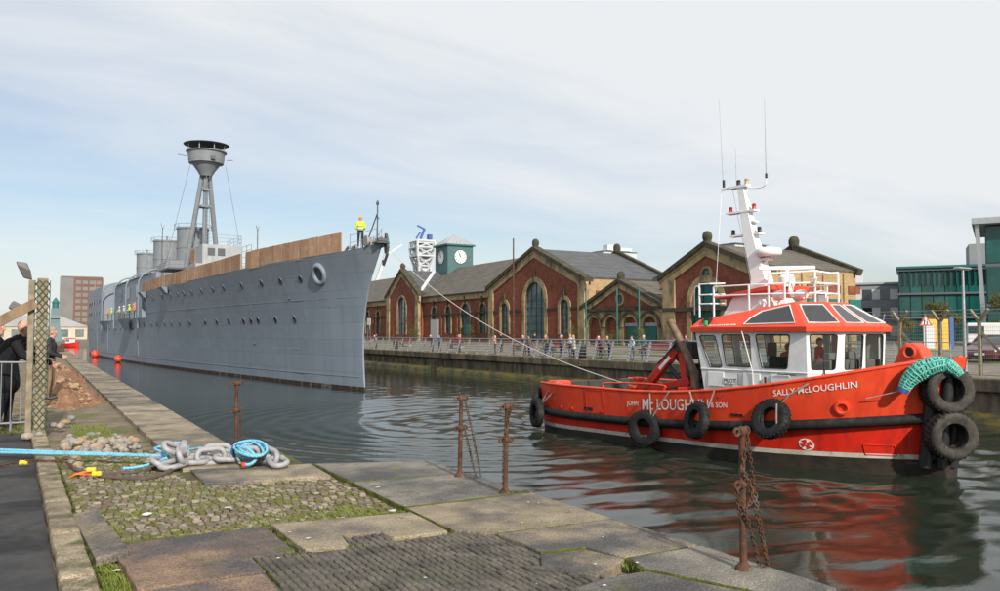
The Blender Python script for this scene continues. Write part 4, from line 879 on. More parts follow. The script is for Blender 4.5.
# --- wheelhouse
WH = [(7.62, -1.88), (11.55, -1.88), (12.12, -1.1), (12.12, 1.1), (11.55, 1.88), (7.62, 1.88)]
Z0, ZS, ZE = 1.2, 2.66, 3.84
def whp(i, z):                                            # the walls lean a little, the after edge rakes back
    x, y = WH[i % 6]; k = (z - ZS) / (ZE - ZS)
    if i % 6 in (0, 5): x = 7.95 - .42 * (z - Z0) / (ZE - Z0) * 1.05
    return Vector((x + (.06 * k if i % 6 in (2, 3) else 0), y * (1 + .012 * k), z))
wb = MB(); wb.loft([[whp(i, Z0) for i in range(6)], [whp(i, ZS) for i in range(6)]], cap0=False, cap1=False)
wh = wb.build('wheelhouse', m_white, tug)
def wall_fn(i, thick=0.0):
    a0, b0, a1, b1 = whp(i, ZS), whp(i + 1, ZS), whp(i, ZE), whp(i + 1, ZE)
    nrm = (b0 - a0).cross(a1 - a0).normalized(); ctr = Vector((10, 0, 3.2))
    if nrm.dot(a0 - ctr) < 0: nrm = -nrm
    return (lambda u, v, d: a0.lerp(b0, u).lerp(a1.lerp(b1, u), v) + nrm * d), (b0 - a0).length
m_cabglass = glass_mat('cab_glass', (.86, .91, .90))
m_cabin = M('cabin_lining', (.62, .58, .50), .7, c2=(.54, .50, .43), sc=3)
def rr(u0, u1, v0, v1, L, skew0=0.0, skew1=0.0, r=.07):
    """rounded window outline in wall coordinates; skew moves the lower corners inwards"""
    H = ZE - ZS; out = []
    cs = [(u0 + skew0, v0, 1, 1), (u1 - skew1, v0, -1, 1), (u1, v1, -1, -1), (u0, v1, 1, -1)]
    arcs = [(PI, 1.5 * PI), (1.5 * PI, 2 * PI), (0, .5 * PI), (.5 * PI, PI)]
    for (u, v, sx, sy), (t0, t1) in zip(cs, arcs):
        for t in np.linspace(t0, t1, 4): out.append((u + (sx * r + r * math.cos(t)) / L, v + (sy * r + r * math.sin(t)) / H))
    return out
def wh_wall(i, wins):
    fn, L = wall_fn(i)
    MB().holed([(0, 0), (1, 0), (1, 1), (0, 1)], [rr(*w, L) if len(w) == 4 else rr(w[0], w[1], w[2], w[3], L, w[4], w[5]) for w in wins], fn, 0.0, -.05).build('wall_panel', m_white, wh)
    for w in wins:
        lp = rr(*w, L) if len(w) == 4 else rr(w[0], w[1], w[2], w[3], L, w[4], w[5])
        fr = MB().tube([fn(u, v, .004) for u, v in lp], .016, 5, closed=True).build('window', m_rubber, tug)
        MB().add([fn(u, v, -.02) for u, v in lp], [tuple(range(len(lp)))]).build('pane', m_cabglass, fr)
side = [(.035, .195, .06, .90, .06, -.03), (.255, .52, .10, .92, .01, .01), (.575, .865, .09, .93, .03, .03)]
wh_wall(0, side); wh_wall(1, [(.10, .86, .09, .93, .03, .05)]); wh_wall(2, [(.06, .47, .09, .93, .0, .02), (.53, .94, .09, .93, .02, .0)]); wh_wall(3, [(.14, .90, .09, .93, .05, .03)])
wh_wall(4, [(1 - b_, 1 - a_, c, d) for a_, b_, c, d, *_ in side]); wh_wall(5, [(.08, .46, .08, .92), (.54, .92, .08, .92)])
MB().add([whp(i, ZS - .04) * 1.0 for i in range(6)], [tuple(range(6))]).build('cabin_floor', m_cabin, wh)
b = MB(); b.add([whp(i, ZE - .01) for i in range(6)], [tuple(range(6))]); b.build('cabin_ceiling', m_cabin, wh)
b = MB(); b.box(11.0, 11.9, -1.3, 1.3, 2.62, 3.02); b.box(11.25, 11.5, -.7, -.2, 3.02, 3.22); b.box(11.25, 11.5, .3, .8, 3.02, 3.25); b.build('console', M('console_grey', (.16, .155, .15), .6), wh, bevel=.03)
b = MB(); b.box(10.25, 10.40, 1.35, 1.62, 2.62, 3.8); b.build('cabin_partition', m_cabin, wh)
b = MB(); b.box(9.0, 9.5, -.2, .25, 2.62, 3.05); b.box(8.95, 9.05, -.2, .25, 3.05, 3.5); b.build('seat', m_black, wh, bevel=.05)
# lower panels, knee line, small fittings
b = MB(); b.tube([whp(0, ZS) + Vector((0, -.012, 0)), whp(1, ZS) + Vector((0, -.012, 0)), whp(2, ZS) + Vector((.01, -.01, 0)), whp(3, ZS) + Vector((.012, 0, 0)), whp(4, ZS)], .018, 5); b.build('knee_bead', m_white, wh)
for s in (8.0, 9.35, 10.35): MB().box(s, s + .62, -1.905, -1.87, 2.12, 2.58).build('locker_lid', m_white, wh, bevel=.02)
b = MB(); b.box(10.15, 10.19, -1.95, -1.9, 2.2, 2.5); b.tube([(9.2, -1.93, 2.55), (9.2, -1.93, 2.2)], .014, 5); b.tube([(10.6, -1.93, 2.6), (11.2, -1.93, 2.6)], .014, 5); b.build('handles', m_black, wh)
b = MB(); b.box(8.62, 9.12, -1.918, -1.908, 2.24, 2.42); pb = b.build('pilot_board', m_letter, wh)
text_part('pilot_lettering', 'PILOT', .17, lambda u, v: (8.64 + u, -1.922, 2.27 + v), m_black, pb, width=.46, bold=.012)
# roof: red fascia, faceted slopes with dark skylights
def off(i, d, z):
    x, y = WH[i % 6]; cx, cy = 9.9, 0.0
    k = {0: (7.50 - d * .5, -1.95 - d), 1: (11.62 + d * .35, -1.95 - d), 2: (12.22 + d, -1.12 - d * .4), 3: (12.22 + d, 1.12 + d * .4), 4: (11.62 + d * .35, 1.95 + d), 5: (7.50 - d * .5, 1.95 + d)}[i % 6]
    return Vector((k[0], k[1], z))
e0 = [off(i, .10, ZE) for i in range(6)]; e1 = [off(i, .12, ZE + .14) for i in range(6)]
tp = [Vector((7.62, -1.82, 4.22)), Vector((10.75, -1.30, 4.72)), Vector((11.30, -.572, 4.72)), Vector((11.30, .572, 4.72)), Vector((10.75, 1.30, 4.72)), Vector((7.62, 1.82, 4.22))]
rb = MB(); rb.loft([e0, e1, tp], cap1=False); rb.add([tp[0], tp[1], tp[4], tp[5]], [(0, 1, 2, 3)]); rb.add([tp[1], tp[2], tp[3], tp[4]], [(0, 1, 2, 3)])
roof = rb.build('wheelhouse_roof', m_redroof, tug)
m_sky = M('skylight_glass', (.035, .036, .04), .28, spec=.5)
def facet(i, poly, name='skylight'):
    a0, b0, a1, b1 = e1[i], e1[(i + 1) % 6], tp[i], tp[(i + 1) % 6]
    nrm = (b0 - a0).cross(a1 - a0).normalized()
    if nrm.z < 0: nrm = -nrm
    fn = lambda u, v, d: a0.lerp(b0, u).lerp(a1.lerp(b1, u), v) + nrm * d
    pts = [fn(u, v, .012) for u, v in poly]
    o_ = MB().add(pts, [tuple(range(len(pts)))]).build(name, m_sky, roof)
    MB().tube([fn(u, v, .014) for u, v in poly], .026, 6, closed=True).build('skylight_frame', m_white, o_)
facet(0, [(.50, .14), (.93, .14), (.95, .88), (.68, .80), (.56, .50)])
facet(1, [(.10, .14), (.88, .14), (.84, .86), (.14, .86)])
facet(2, [(.05, .14), (.46, .14), (.44, .86), (.10, .86)]); facet(2, [(.54, .14), (.95, .14), (.90, .86), (.56, .86)])
facet(3, [(.12, .14), (.90, .14), (.86, .86), (.16, .86)])
qd = random.Random(8); b = MB(); u_ = .06
while u_ < .42:                                           # the lettering here is too small to read: a row of white strokes
    w_ = qd.uniform(.006, .012); f2 = lambda u, v: e1[0].lerp(e1[1], u).lerp(tp[0].lerp(tp[1], u), v) + Vector((0, -.006, .012))
    b.add([f2(u_, .10), f2(u_ + w_, .10), f2(u_ + w_, .19), f2(u_, .19)], [(0, 1, 2, 3)]); u_ += w_ + qd.uniform(.004, .011)
b.build('roof_lettering', m_letter, roof)
b = MB(); b.lathe([(.09, 0), (.09, .22), (.05, .26)], 12, (7.85, -1.85, 4.0)); b.build('red_sidelight', m_redd, roof, smooth=40)
b = MB(); b.box(7.95, 8.15, -2.0, -1.82, 3.98, 4.3); b.build('lamp_box', m_black, roof); b = MB(); b.lathe([(.07, 0), (.07, .14)], 10, (8.05, -2.03, 4.05)); b.build('green_sidelight', M('green_lens', (.02, .35, .12), .2), roof, smooth=40)
b = MB(); b.tube([(9.45, -2.05, 3.86), (9.73, -1.93, 2.66), (9.74, -1.92, 2.2)], .016, 5); b.build('down_pipe', m_white, wh)
for (x, y) in ((11.85, -1.52), (12.2, -.5)):             # wipers
    b = MB(); b.tube([(x + .05, y - .06, 2.58), (x - .08, y + .12, 3.05)], .018, 5); b.tube([(x - .16, y + .22, 3.25), (x + .02, y - .02, 2.85)], .014, 4); b.build('wiper', m_black, wh)
# --- mast, radars, searchlights, rails above the roof
m_mast = M('mast_white', (.80, .80, .80), .35, c2=(.74, .75, .75), sc=4)
def rectring(c, w, d): return [(c[0] - d / 2, c[1] - w / 2, c[2]), (c[0] + d / 2, c[1] - w / 2, c[2]), (c[0] + d / 2, c[1] + w / 2, c[2]), (c[0] - d / 2, c[1] + w / 2, c[2])]
mt = MB().loft([rectring((8.75, 0, 4.3), .62, .78), rectring((8.66, 0, 5.6), .42, .55), rectring((8.28, 0, 6.9), .32, .42), rectring((7.96, 0, 8.5), .2, .26), rectring((7.9, 0, 8.75), .18, .24)]).build('mast', m_mast, tug, bevel=.02)
b = MB(); b.loft([[(7.6, -.75, 4.3), (9.6, -.75, 4.55), (9.6, .75, 4.55), (7.6, .75, 4.3)], [(8.0, -.62, 5.0), (9.2, -.62, 5.15), (9.2, .62, 5.15), (8.0, .62, 5.0)]]); fc = b.build('mast_casing', m_mast, tug, bevel=.02)
b = MB(); b.loft([[(7.35, -.8, 4.93), (7.35, .8, 4.93), (7.35, .8, 5.0), (7.35, -.8, 5.0)], [(9.75, -.95, 5.15), (9.75, .95, 5.15), (9.75, .95, 5.30), (9.75, -.95, 5.30)]]); b.build('casing_wing', m_redroof, fc, bevel=.015)
b = MB(); b.box(7.45, 8.2, -.12, .12, 8.68, 8.76); b.box(7.1, 7.6, -.1, .1, 8.70, 8.75); b.tube(spline([(7.95, 0, 8.7), (8.5, 0, 8.58), (8.85, 0, 8.62), (8.9, 0, 8.9)], 4), .025, 5); b.box(7.35, 8.5, -.14, .14, 7.82, 7.88); b.box(7.5, 8.7, -.14, .14, 7.03, 7.09); b.box(8.0, 8.5, -.12, .12, 7.45, 7.50); b.build('cross_arms', m_mast, mt)
def lamp(x, y, z, mat, r_=.07, h=.2): return MB().lathe([(r_, 0), (r_, h * .25), (r_ * .9, h * .3), (r_ * .9, h * .8), (r_, h * .85), (r_ * .6, h)], 12, (x, y, z)).build('nav_light', mat, mt, smooth=40)
m_redlens = M('red_lens', (.35, .02, .03), .25); m_ylens = M('amber_lens', (.42, .27, .12), .3)
for x, z, mm in ((7.45, 7.88, m_redlens), (8.4, 7.88, m_redlens), (8.12, 8.76, m_ylens), (7.55, 7.09, m_black), (8.6, 7.09, m_black), (8.2, 7.5, m_black), (7.8, 8.76, m_black)): lamp(x, 0, z, mm)
b = MB(); b.tube([(7.2, 0, 8.72), (7.15, 0, 9.0), (7.02, 0, 11.95)], [.02, .016, .006], 5); b.tube([(8.9, 0, 8.75), (8.88, 0, 11.5)], [.02, .006], 5); b.tube([(7.72, 0, 8.75), (7.68, 0, 10.05)], [.015, .006], 5); b.build('whip_aerials', m_galv, mt)
b = MB(); b.lathe([(.045, 0), (.045, .25)], 8, (7.17, 0, 8.8)); b.lathe([(.04, 0), (.04, .15)], 8, (8.9, 0, 8.85)); b.build('aerial_bases', m_black, mt)
b = MB(); b.tube([(7.12, -.05, 8.7), (7.1, -.4, 5.2)], .008, 4); b.tube([(7.5, .05, 8.7), (8.1, .3, 5.0)], .008, 4); b.build('halyards', m_white, mt)
b = MB(); b.box(8.3, 9.0, -.16, .16, 6.15, 6.22); b.tube([(8.9, 0, 6.18), (8.45, 0, 5.75)], .05, 6); b.build('radar_bracket', m_mast, mt)
MB().lathe([(.30, 0), (.40, .05), (.42, .16), (.36, .26), (.1, .30)], 24, (8.95, 0, 6.28)).build('radome', m_mast, tug, smooth=60)
b = MB(); b.lathe([(.22, 0), (.25, .1), (.25, .3), (.18, .38)], 18, (9.75, -.2, 5.25)); b.lathe([(.07, 0), (.07, .2)], 10, (9.75, -.2, 5.6)); rs = b.build('radar_pedestal', m_mast, tug, smooth=40)
b = MB(); b.obox((9.75, -.2, 5.84), (1.7, .12, .12), (0, 0, .75)); b.build('radar_scanner', m_mast, rs, bevel=.03)
for x, y in ((9.85, -.75), (10.45, -.5), (10.5, .4)):
    b = MB(); b.tube([(x, y, 4.6), (x, y, 4.82)], .04, 8); b.lathe([(.12, -.16), (.16, -.12), (.16, .1), (.13, .16)], 16, (x, y, 4.96), (1, -.35, .05)); b.build('searchlight', m_mast, tug, smooth=40)
b = MB(); b.lathe([(.10, 0), (.14, .1), (.1, .22)], 14, (9.45, -1.05, 4.62)); b.build('dome_light', m_mast, tug, smooth=50)
b = MB()
path = [(7.85, -1.4), (9.2, -1.36), (10.3, -1.1), (11.0, -.6), (11.0, .6), (10.3, 1.1), (9.2, 1.36), (7.85, 1.4)]
def roof_z(x): return 4.2 + (min(x, 10.75) - 7.7) * .165
for i, (x, y) in enumerate(path):
    top_ = 5.30 if i not in (3, 4) else 5.30; b.tube([(x, y, roof_z(x) - .05), (x, y, top_)], .032, 6)
for z in (5.30, 5.0): b.tube([(x, y, z) for i, (x, y) in enumerate(path)], .026, 6)
b.tube([(9.8, -1.2, 4.6), (9.8, -1.2, 5.66)], .03, 6); b.tube([(9.6, -1.2, 5.62), (11.0, -.6, 5.66), (11.15, 0, 5.6), (11.0, .6, 5.66), (9.6, 1.2, 5.62)], .026, 6); b.tube([(11.0, -.6, 5.25), (11.0, -.6, 5.66)], .03, 6); b.tube([(11.0, .6, 5.25), (11.0, .6, 5.66)], .03, 6)
b.build('roof_rail', m_mast, tug, smooth=60)
b = MB()
for z in (4.75, 5.05, 5.4): b.tube([(7.3, -1.45, z), (7.75, -1.45, z), (8.15, -1.2, z)], .028, 6)
b.tube([(7.3, -1.45, 4.3), (7.3, -1.45, 5.42)], .03, 6); b.tube(spline([(7.05, -1.4, 4.4), (7.05, -1.4, 5.2), (7.15, -1.4, 5.35), (7.3, -1.4, 5.25)], 4), .02, 5); b.build('after_roof_rail', m_mast, tug)
b = MB(); b.box(10.75, 10.95, -.35, 0, 4.72, 5.0); b.build('roof_gear', m_galv, tug)
for c_, s_, r_ in (((11.1, -.7, 5.3), (.05, .35, .32), (0, .25, .5)), ((10.4, -.9, 5.28), (.04, .42, .5), (0, .1, .3))): MB().obox(c_, s_, r_).build('floodlight', M('lamp_glass', (.55, .6, .62), .2), tug, bevel=.02)
# --- bow: big red fairlead hump, black pusher, fairlead plate
b = MB(); b.loft([[(13.0, y, 2.74 - .05), (14.1, y, 2.98 - .05), (13.9, y, 3.38), (13.72, y, 3.52), (13.50, y, 3.52), (13.33, y, 3.38)] for y in (-.26, .26)]); hp = b.build('bow_fairlead', m_redroof, tug, bevel=.06)
for y in (-.945, -.955): pass
MB().lathe([(.12, -.46), (.12, .03), (.15, .05), (.18, .03), (.185, -.02)], 18, (13.62, -.27, 3.28), (0, -1, 0), caps=False).build('fairlead_ring', m_redroof, hp, smooth=50); MB().lathe([(.121, .0), (.121, .012)], 16, (13.62, -.268, 3.28), (0, -1, 0)).build('fairlead_hole', m_black, hp)
b = MB()
for k, (y0, x) in enumerate(((-.62, 14.30), (-.3, 14.55), (0, 14.66), (.3, 14.55), (.62, 14.30))): b.tube([(x - .16, y0, .28), (x - .06, y0, 1.2), (x + .06, y0, 2.3), (x + .10, y0, 2.78)], .16, 10)
b.build('bow_pusher', m_black, tug, smooth=50)
b = MB(); b.loft([[(13.6, -.5, -.4), (14.55, -.18, -.4), (14.55, .18, -.4), (13.6, .5, -.4)], [(13.6, -.7, .36), (14.55, -.34, .36), (14.55, .34, .36), (13.6, .7, .36)]]); b.build('stem_foot', m_anti, tug, bevel=.05)

m_worn = M('worn_rubber', (.035, .032, .03), .8, c2=(.075, .068, .06), sc=4, bump=.4, bsc=25, dirt=(.025, .024, .023), dsc=3, dlo=.5, dhi=.62)
# --- tyres, each hung on its own
def tyre(name, label, c, axis, R_, w, group, straps=(), hole=.52, tread=True):
    t = thing(name, label, 'tyre', tug_w(c), TUG_RZ, group); ax = Vector(axis).normalized()
    ri = R_ * hole
    prof = [(ri, -w * .30), (ri * 1.06, -w * .42), (R_ * .80, -w * .5), (R_ * .95, -w * .44), (R_, -w * .30), (R_ * 1.005, 0), (R_, w * .30), (R_ * .95, w * .44), (R_ * .80, w * .5), (ri * 1.06, w * .42), (ri, w * .30), (ri * 1.12, w * .1), (ri * 1.12, -w * .1), (ri, -w * .30)]
    cs = MB().lathe(prof, 36, (0, 0, 0), ax, caps=False).build('carcass', m_rubber if R_ < .6 else m_worn, t, smooth=50)
    if tread:
        b = MB(); u = ax.orthogonal().normalized(); v = ax.cross(u)
        for k in range(30):
            a = 2 * PI * k / 30; d = u * math.cos(a) + v * math.sin(a); e = ax.cross(d)
            for sg in (-1, 1): 
                p0 = d * R_ * .985 + ax * (w * .06 * sg) + e * .01; p1 = d * R_ * .97 + ax * (w * .40 * sg) + e * R_ * .09 * sg
                b.beam(p0, p1, R_ * .10, R_ * .07, tuple(d))
        b.build('tread', m_rubber, cs)
    for k, q in enumerate(straps):
        MB().tube([Vector(p) - Vector(c) for p in q], .025, 6).build('strap', m_strap, t, smooth=60)
    return t
m_strap = M('grey_strap', (.30, .28, .25), .8, c2=(.2, .19, .17), sc=20)
def hung(s, z, R_=.55, w=.26): return (s, -(t_hb(s, z) + .16 + w / 2), z)
c = hung(6.29, .70); tyre('tyre_fender', 'black tyre hanging on two ropes below the white letters of the red hull', c, (.18, -1, .05), .57, .28, 'tyres hung along the tug side', [[(6.5, -2.98, 1.84), (6.55, -3.02, 1.5), (6.6, c[1], 1.15)], [(7.35, -2.98, 1.95), (7.0, -3.0, 1.55), (6.55, c[1], .95)]])
c = hung(8.55, 1.16); tyre('tyre_fender', 'black tyre tilted on two ropes below the pilot sign of the tug', c, (-.32, -1, .25), .56, .27, 'tyres hung along the tug side', [[(8.2, -2.98, 2.0), (8.35, -3.02, 1.7), (8.6, c[1], 1.5)], [(9.15, -2.98, 2.08), (8.95, -3.0, 1.6), (8.85, c[1], 1.3)]])
c = hung(11.0, 1.40); tyre('tyre_fender', 'black tyre hanging tilted below the tug name near the bow', c, (.0, -1, .42), .57, .28, 'tyres hung along the tug side', [[(12.0, -2.5, 2.42), (11.55, -2.72, 2.1), (11.25, c[1] + .1, 1.8)], [(11.3, c[1] - .14, 1.85), (11.32, c[1] - .19, 1.45), (11.3, c[1] - .14, 1.2)]])
tyre('tyre_fender', 'black tyre at the very end of the tug stern', (-.34, -2.30, 1.08), (-1, -.75, .1), .55, .26, 'tyres hung along the tug side', [[(.3, -2.1, 1.9), (.0, -2.2, 1.7), (-.25, -2.3, 1.5)]])
tyre('tyre_fender', 'black tyre on the stern corner of the tug nearest the camera', (.22, -2.78, .70), (-.35, -1, .05), .56, .28, 'tyres hung along the tug side', [[(1.1, -2.5, 1.9), (.8, -2.62, 1.6), (.45, -2.7, 1.15)], [(1.5, -2.6, 1.9), (1.0, -2.75, 1.4), (.55, -2.75, 1.1)]])
tyre('bow_tyre', 'upper of the two big worn tyres stacked on the tug bow', (14.68, -.48, 2.33), (.90, -.62, .04), .62, .56, 'big tyres on the tug bow', hole=.52)
tyre('bow_tyre', 'lower of the two big worn tyres stacked on the tug bow', (14.74, -.48, 1.16), (.90, -.62, -.04), .62, .56, 'big tyres on the tug bow', hole=.52)
# turquoise rope mat over the top tyre
m_turq = M('turquoise_rope', (.10, .42, .36), .85, c2=(.20, .52, .45), sc=14, bump=1.0, bsc=35, dirt=(.06, .28, .25), dsc=18, dlo=.55, dhi=.6)
mat_ = thing('rope_mat', 'turquoise rope bundle draped over the upper bow tyre of the tug', 'rope', tug_w((14.45, -.80, 2.66)), TUG_RZ)
pth = spline([(-.40, -.60, -.30), (-.28, -.52, -.06), (-.08, -.40, .16), (.14, -.18, .30), (.34, .04, .32), (.52, .16, .20), (.62, .22, .06)], 8); rad = [lerp(.12, .21, min(1, i / 14)) if i < 24 else lerp(.21, .08, (i - 24) / (len(pth) - 25)) for i in range(len(pth))]
MB().tube(pth, rad, 14).build('core', m_turq, mat_, smooth=60)
b = MB()
for k in range(9):                                        # rope turns laid over the bundle
    ph = k * 2 * PI / 9; P = []
    for i, p in enumerate(pth):
        tg_ = (pth[min(i + 1, len(pth) - 1)] - pth[max(i - 1, 0)]).normalized(); a_ = tg_.orthogonal().normalized(); b2 = tg_.cross(a_); P.append(p + (a_ * math.cos(ph) + b2 * math.sin(ph)) * rad[i] * 1.02)
    b.tube(P, .03, 5)
for i in range(1, len(pth) - 1, 2):
    tg_ = (pth[i + 1] - pth[i - 1]).normalized(); a_ = tg_.orthogonal().normalized(); b2 = tg_.cross(a_); b.tube([pth[i] + (a_ * math.cos(t) + b2 * math.sin(t)) * (rad[i] * 1.12) + tg_ * rnd.uniform(-.02, .02) for t in np.linspace(0, 2 * PI, 16, endpoint=False)], .018, 4, closed=True)
b.build('lashing', m_turq, mat_)
MB().lathe([(.12, -.05), (.15, .02), (.13, .12)], 12, pth[0], (pth[0] - pth[1])).build('blue_end', M('dark_blue_rope', (.03, .07, .2), .8, c2=(.05, .1, .26), sc=20), mat_, smooth=50)
MB().tube([Vector((-.40, -.60, -.34)), Vector((-.9, -.80, -.5)), Vector((-1.25, -.95, -.60))], .014, 5).build('lanyard', m_chain, mat_)
# tow line from the tug's post up to the warship's stem
p0, p1 = tug_w((3.3, -.3, 1.75)), ship_w((-2.6, -.45, 9.2))
o = MB().tube(sag(p0, p1, 1.1, 30), .021, 7).build('tow_rope', M('tow_rope_white', (.46, .44, .40), .8, c2=(.5, .48, .43), sc=30), smooth=60); tag(o, 'long pale tow rope stretched from the warship bow to the tug', 'rope')
# ------------------------------------------------------------------ the brick pump house
m_brick = brick_mat('red_brick', (0.30, 0.085, 0.048), (0.19, 0.055, 0.034), (0.22, 0.15, 0.11), dirt=(.62, .55, .52))
m_ybrick = brick_mat('buff_brick', (0.46, 0.33, 0.17), (0.36, 0.25, 0.125), (0.34, 0.28, 0.2), dirt=(.75, .7, .65))
m_stone = M('buff_sandstone', (0.42, 0.32, 0.18), 0.85, c2=(0.28, 0.21, 0.12), sc=1.3, dirt=(0.10, 0.085, 0.065), dsc=0.9, dlo=.5, dhi=.68, bump=.4, bsc=12, dstretch=(1, 1, .5))
m_dstone = M('blackened_stone', (0.045, 0.043, 0.034), 0.9, c2=(0.085, 0.075, 0.05), sc=1.5, bump=.4, bsc=10)
m_slate = brick_mat('slate', (0.125, 0.132, 0.145), (0.085, 0.09, 0.10), (0.05, 0.05, 0.055), dirt=(.75, .72, .66), rough=.6, bw=.62, rh=.30, ms=.02)
m_slate2 = brick_mat('brown_slate', (0.165, 0.15, 0.13), (0.11, 0.10, 0.09), (0.06, 0.055, 0.05), dirt=(.72, .70, .58), rough=.7, bw=.62, rh=.30, ms=.02)
m_teal = M('teal_joinery', (0.02, 0.12, 0.11), 0.45, c2=(0.025, 0.14, 0.13), sc=3)
m_glass = M('window_glass', (0.11, 0.13, 0.135), 0.08, c2=(0.18, 0.20, 0.205), sc=1.1, spec=.6)  # sky reflection put into the base colour as paler greys
m_lead = M('lead_roof', (0.33, 0.35, 0.37), 0.5, c2=(0.28, 0.30, 0.32), sc=3)
BX = 51.5; BG = 0.5
PO = (BX, 80.0, BG)
pump = thing('pump_house', 'Victorian red brick pump house with gables and a green clock tower', 'building', PO)
def bd(mb, name, mat, parent=pump, **k): return mb.build(name, mat, parent, off=PO, **k)
fF = lambda X: (lambda u, v, d: (X + d, u, v))            # wall that faces the dock, d runs back into the building
def window(cx, w, z0, zs, X, bars=(2, 4), stone=.38, door=False, mat=m_glass, key=True):
    """arched opening dressed with a stone ring, joinery and glass"""
    f = fF(X); H = zs - z0
    rg = arch(cx, w + 2 * stone, zs - .02, zs, 14)[2:]; ri = arch(cx, w, zs - .02, zs, 14)[2:]
    sr = MB()
    for i in range(len(rg) - 1):
        q = [rg[i], rg[i + 1], ri[i + 1], ri[i]]; sr.prism(q, f, -.10, .05)
    for sg in (-1, 1):
        a, b_ = cx + sg * w / 2, cx + sg * (w / 2 + stone); sr.box(X - .08, X + .05, min(a, b_), max(a, b_), z0, zs - .0)
    win = bd(sr, 'window' if not door else 'doorway', m_stone)
    if key: bd(MB().box(X - .22, X + .02, cx - .16, cx + .16, zs + w / 2 + stone * .2, zs + w / 2 + stone + .75), 'keystone', m_dstone, win)
    fr = MB(); t = .09
    lp = arch(cx, w - .06, z0 + .03, zs, 14)
    fr.tube([(X + .24, u, v) for u, v in lp], .07, 5, closed=True)
    for k in range(1, bars[0]): fr.box(X + .20, X + .27, cx - w / 2 + w * k / bars[0] - .045, cx - w / 2 + w * k / bars[0] + .045, z0, zs + w / 2 * math.sqrt(max(0, 1 - (2 * k / bars[0] - 1) ** 2)))
    for k in range(1, bars[1] + 1): fr.box(X + .20, X + .265, cx - w / 2, cx + w / 2, z0 + H * k / bars[1] - .04, z0 + H * k / bars[1] + .04)
    bd(fr, 'joinery', m_teal, win)
    if door: bd(MB().box(X + .19, X + .28, cx - w / 2, cx + w / 2, z0, z0 + 2.6), 'door_leaf', m_teal, win)
    bd(MB().add([(X + .29, u, v) for u, v in lp], [tuple(range(len(lp)))]), 'pane', mat, win)
    return arch(cx, w, z0, zs, 14)
def oculus(cy, cz, r_, X, mat=m_glass):
    o = bd(MB().lathe([(r_, .12), (r_, -.06), (r_ * 1.45, -.08), (r_ * 1.5, .05)], 22, (X, cy, cz), (1, 0, 0), caps=False), 'round_window', m_stone, smooth=40)
    b = MB(); b.box(X + .1, X + .16, cy - .06, cy + .06, cz - r_, cz + r_); b.box(X + .1, X + .16, cy - r_, cy + r_, cz - .06, cz + .06); bd(b, 'joinery', m_teal, o)
    bd(MB().lathe([(r_, .15), (r_, .2)], 18, (X, cy, cz), (1, 0, 0)), 'pane', mat, o)
    return [(cy + r_ * math.cos(t), cz + r_ * math.sin(t)) for t in np.linspace(0, 2 * PI, 20, endpoint=False)]
def roof_slope(y0, z0, y1, z1, x0, x1, mat, name='roof', th=.18, parent=pump):
    n = Vector((0, -(z1 - z0), (y1 - y0))).normalized() * th
    if n.z < 0: n = -n
    a = [(x0, y0, z0), (x1, y0, z0), (x1, y1, z1), (x0, y1, z1)]
    b = MB(); b.loft([a, [(p[0] + n.x, p[1] + n.y, p[2] + n.z) for p in a]]); return bd(b, name, mat, parent)
def gable(X, y0, y1, ya, ze, za, holes, depth, wallmat=m_brick, finial=True, pil=1.1):
    """gable wall facing the dock with stone-dressed rake, corner piers and coping"""
    f = fF(X); outer = [(y0, BG - .3), (y1, BG - .3), (y1, ze), (ya, za), (y0, ze)]
    bd(MB().holed(outer, holes, f, 0.0, .45), 'gable_wall', wallmat)
    for (a, b_) in ((y0, y0 + pil), (y1 - pil, y1)): bd(MB().box(X - .16, X + .3, a - .06, b_ + .06, BG - .3, ze + .02), 'corner_pier', m_stone)
    for ye, sg in ((y0, 1), (y1, -1)):
        sl = (za - ze) / abs(ya - ye); L = lambda o0, o1: [(ye - sg * .5, ze - sl * .5 + o0), (ya, za + o0), (ya, za + o1), (ye - sg * .5, ze - sl * .5 + o1)]
        bd(MB().prism(L(-1.05, -.42), f, -.14, .12), 'stone_rake', m_stone)
        bd(MB().prism(L(-.42, -.18), f, -.22, .12), 'stone_moulding', m_stone)
        bd(MB().prism(L(-.18, .28), f, -.40, .75), 'gable_coping', m_dstone)
    if finial:
        bd(MB().lathe([(.36, 0), (.36, .25), (.42, .35), (.44, .62), (.38, .85), (.24, 1.02), (.05, 1.08)], 16, (X + .15, ya, za + .15)), 'finial', m_dstone, smooth=50)
# hall 1 (left gable)
hs = [window(121.3, 3.4, BG + 1.0, 5.9, BX, (3, 5))]
gable(BX, 114.6, 127.6, 121.3, 8.0, 12.0, hs, 10); bd(MB().box(BX - .05, BX + .4, 124.9, 126.0, BG, 2.9), 'door', m_brick)
roof_slope(114.6, 8.0, 121.3, 11.9, BX + .3, 62, m_slate); roof_slope(127.6, 8.0, 121.3, 11.9, BX + .3, 62, m_slate)
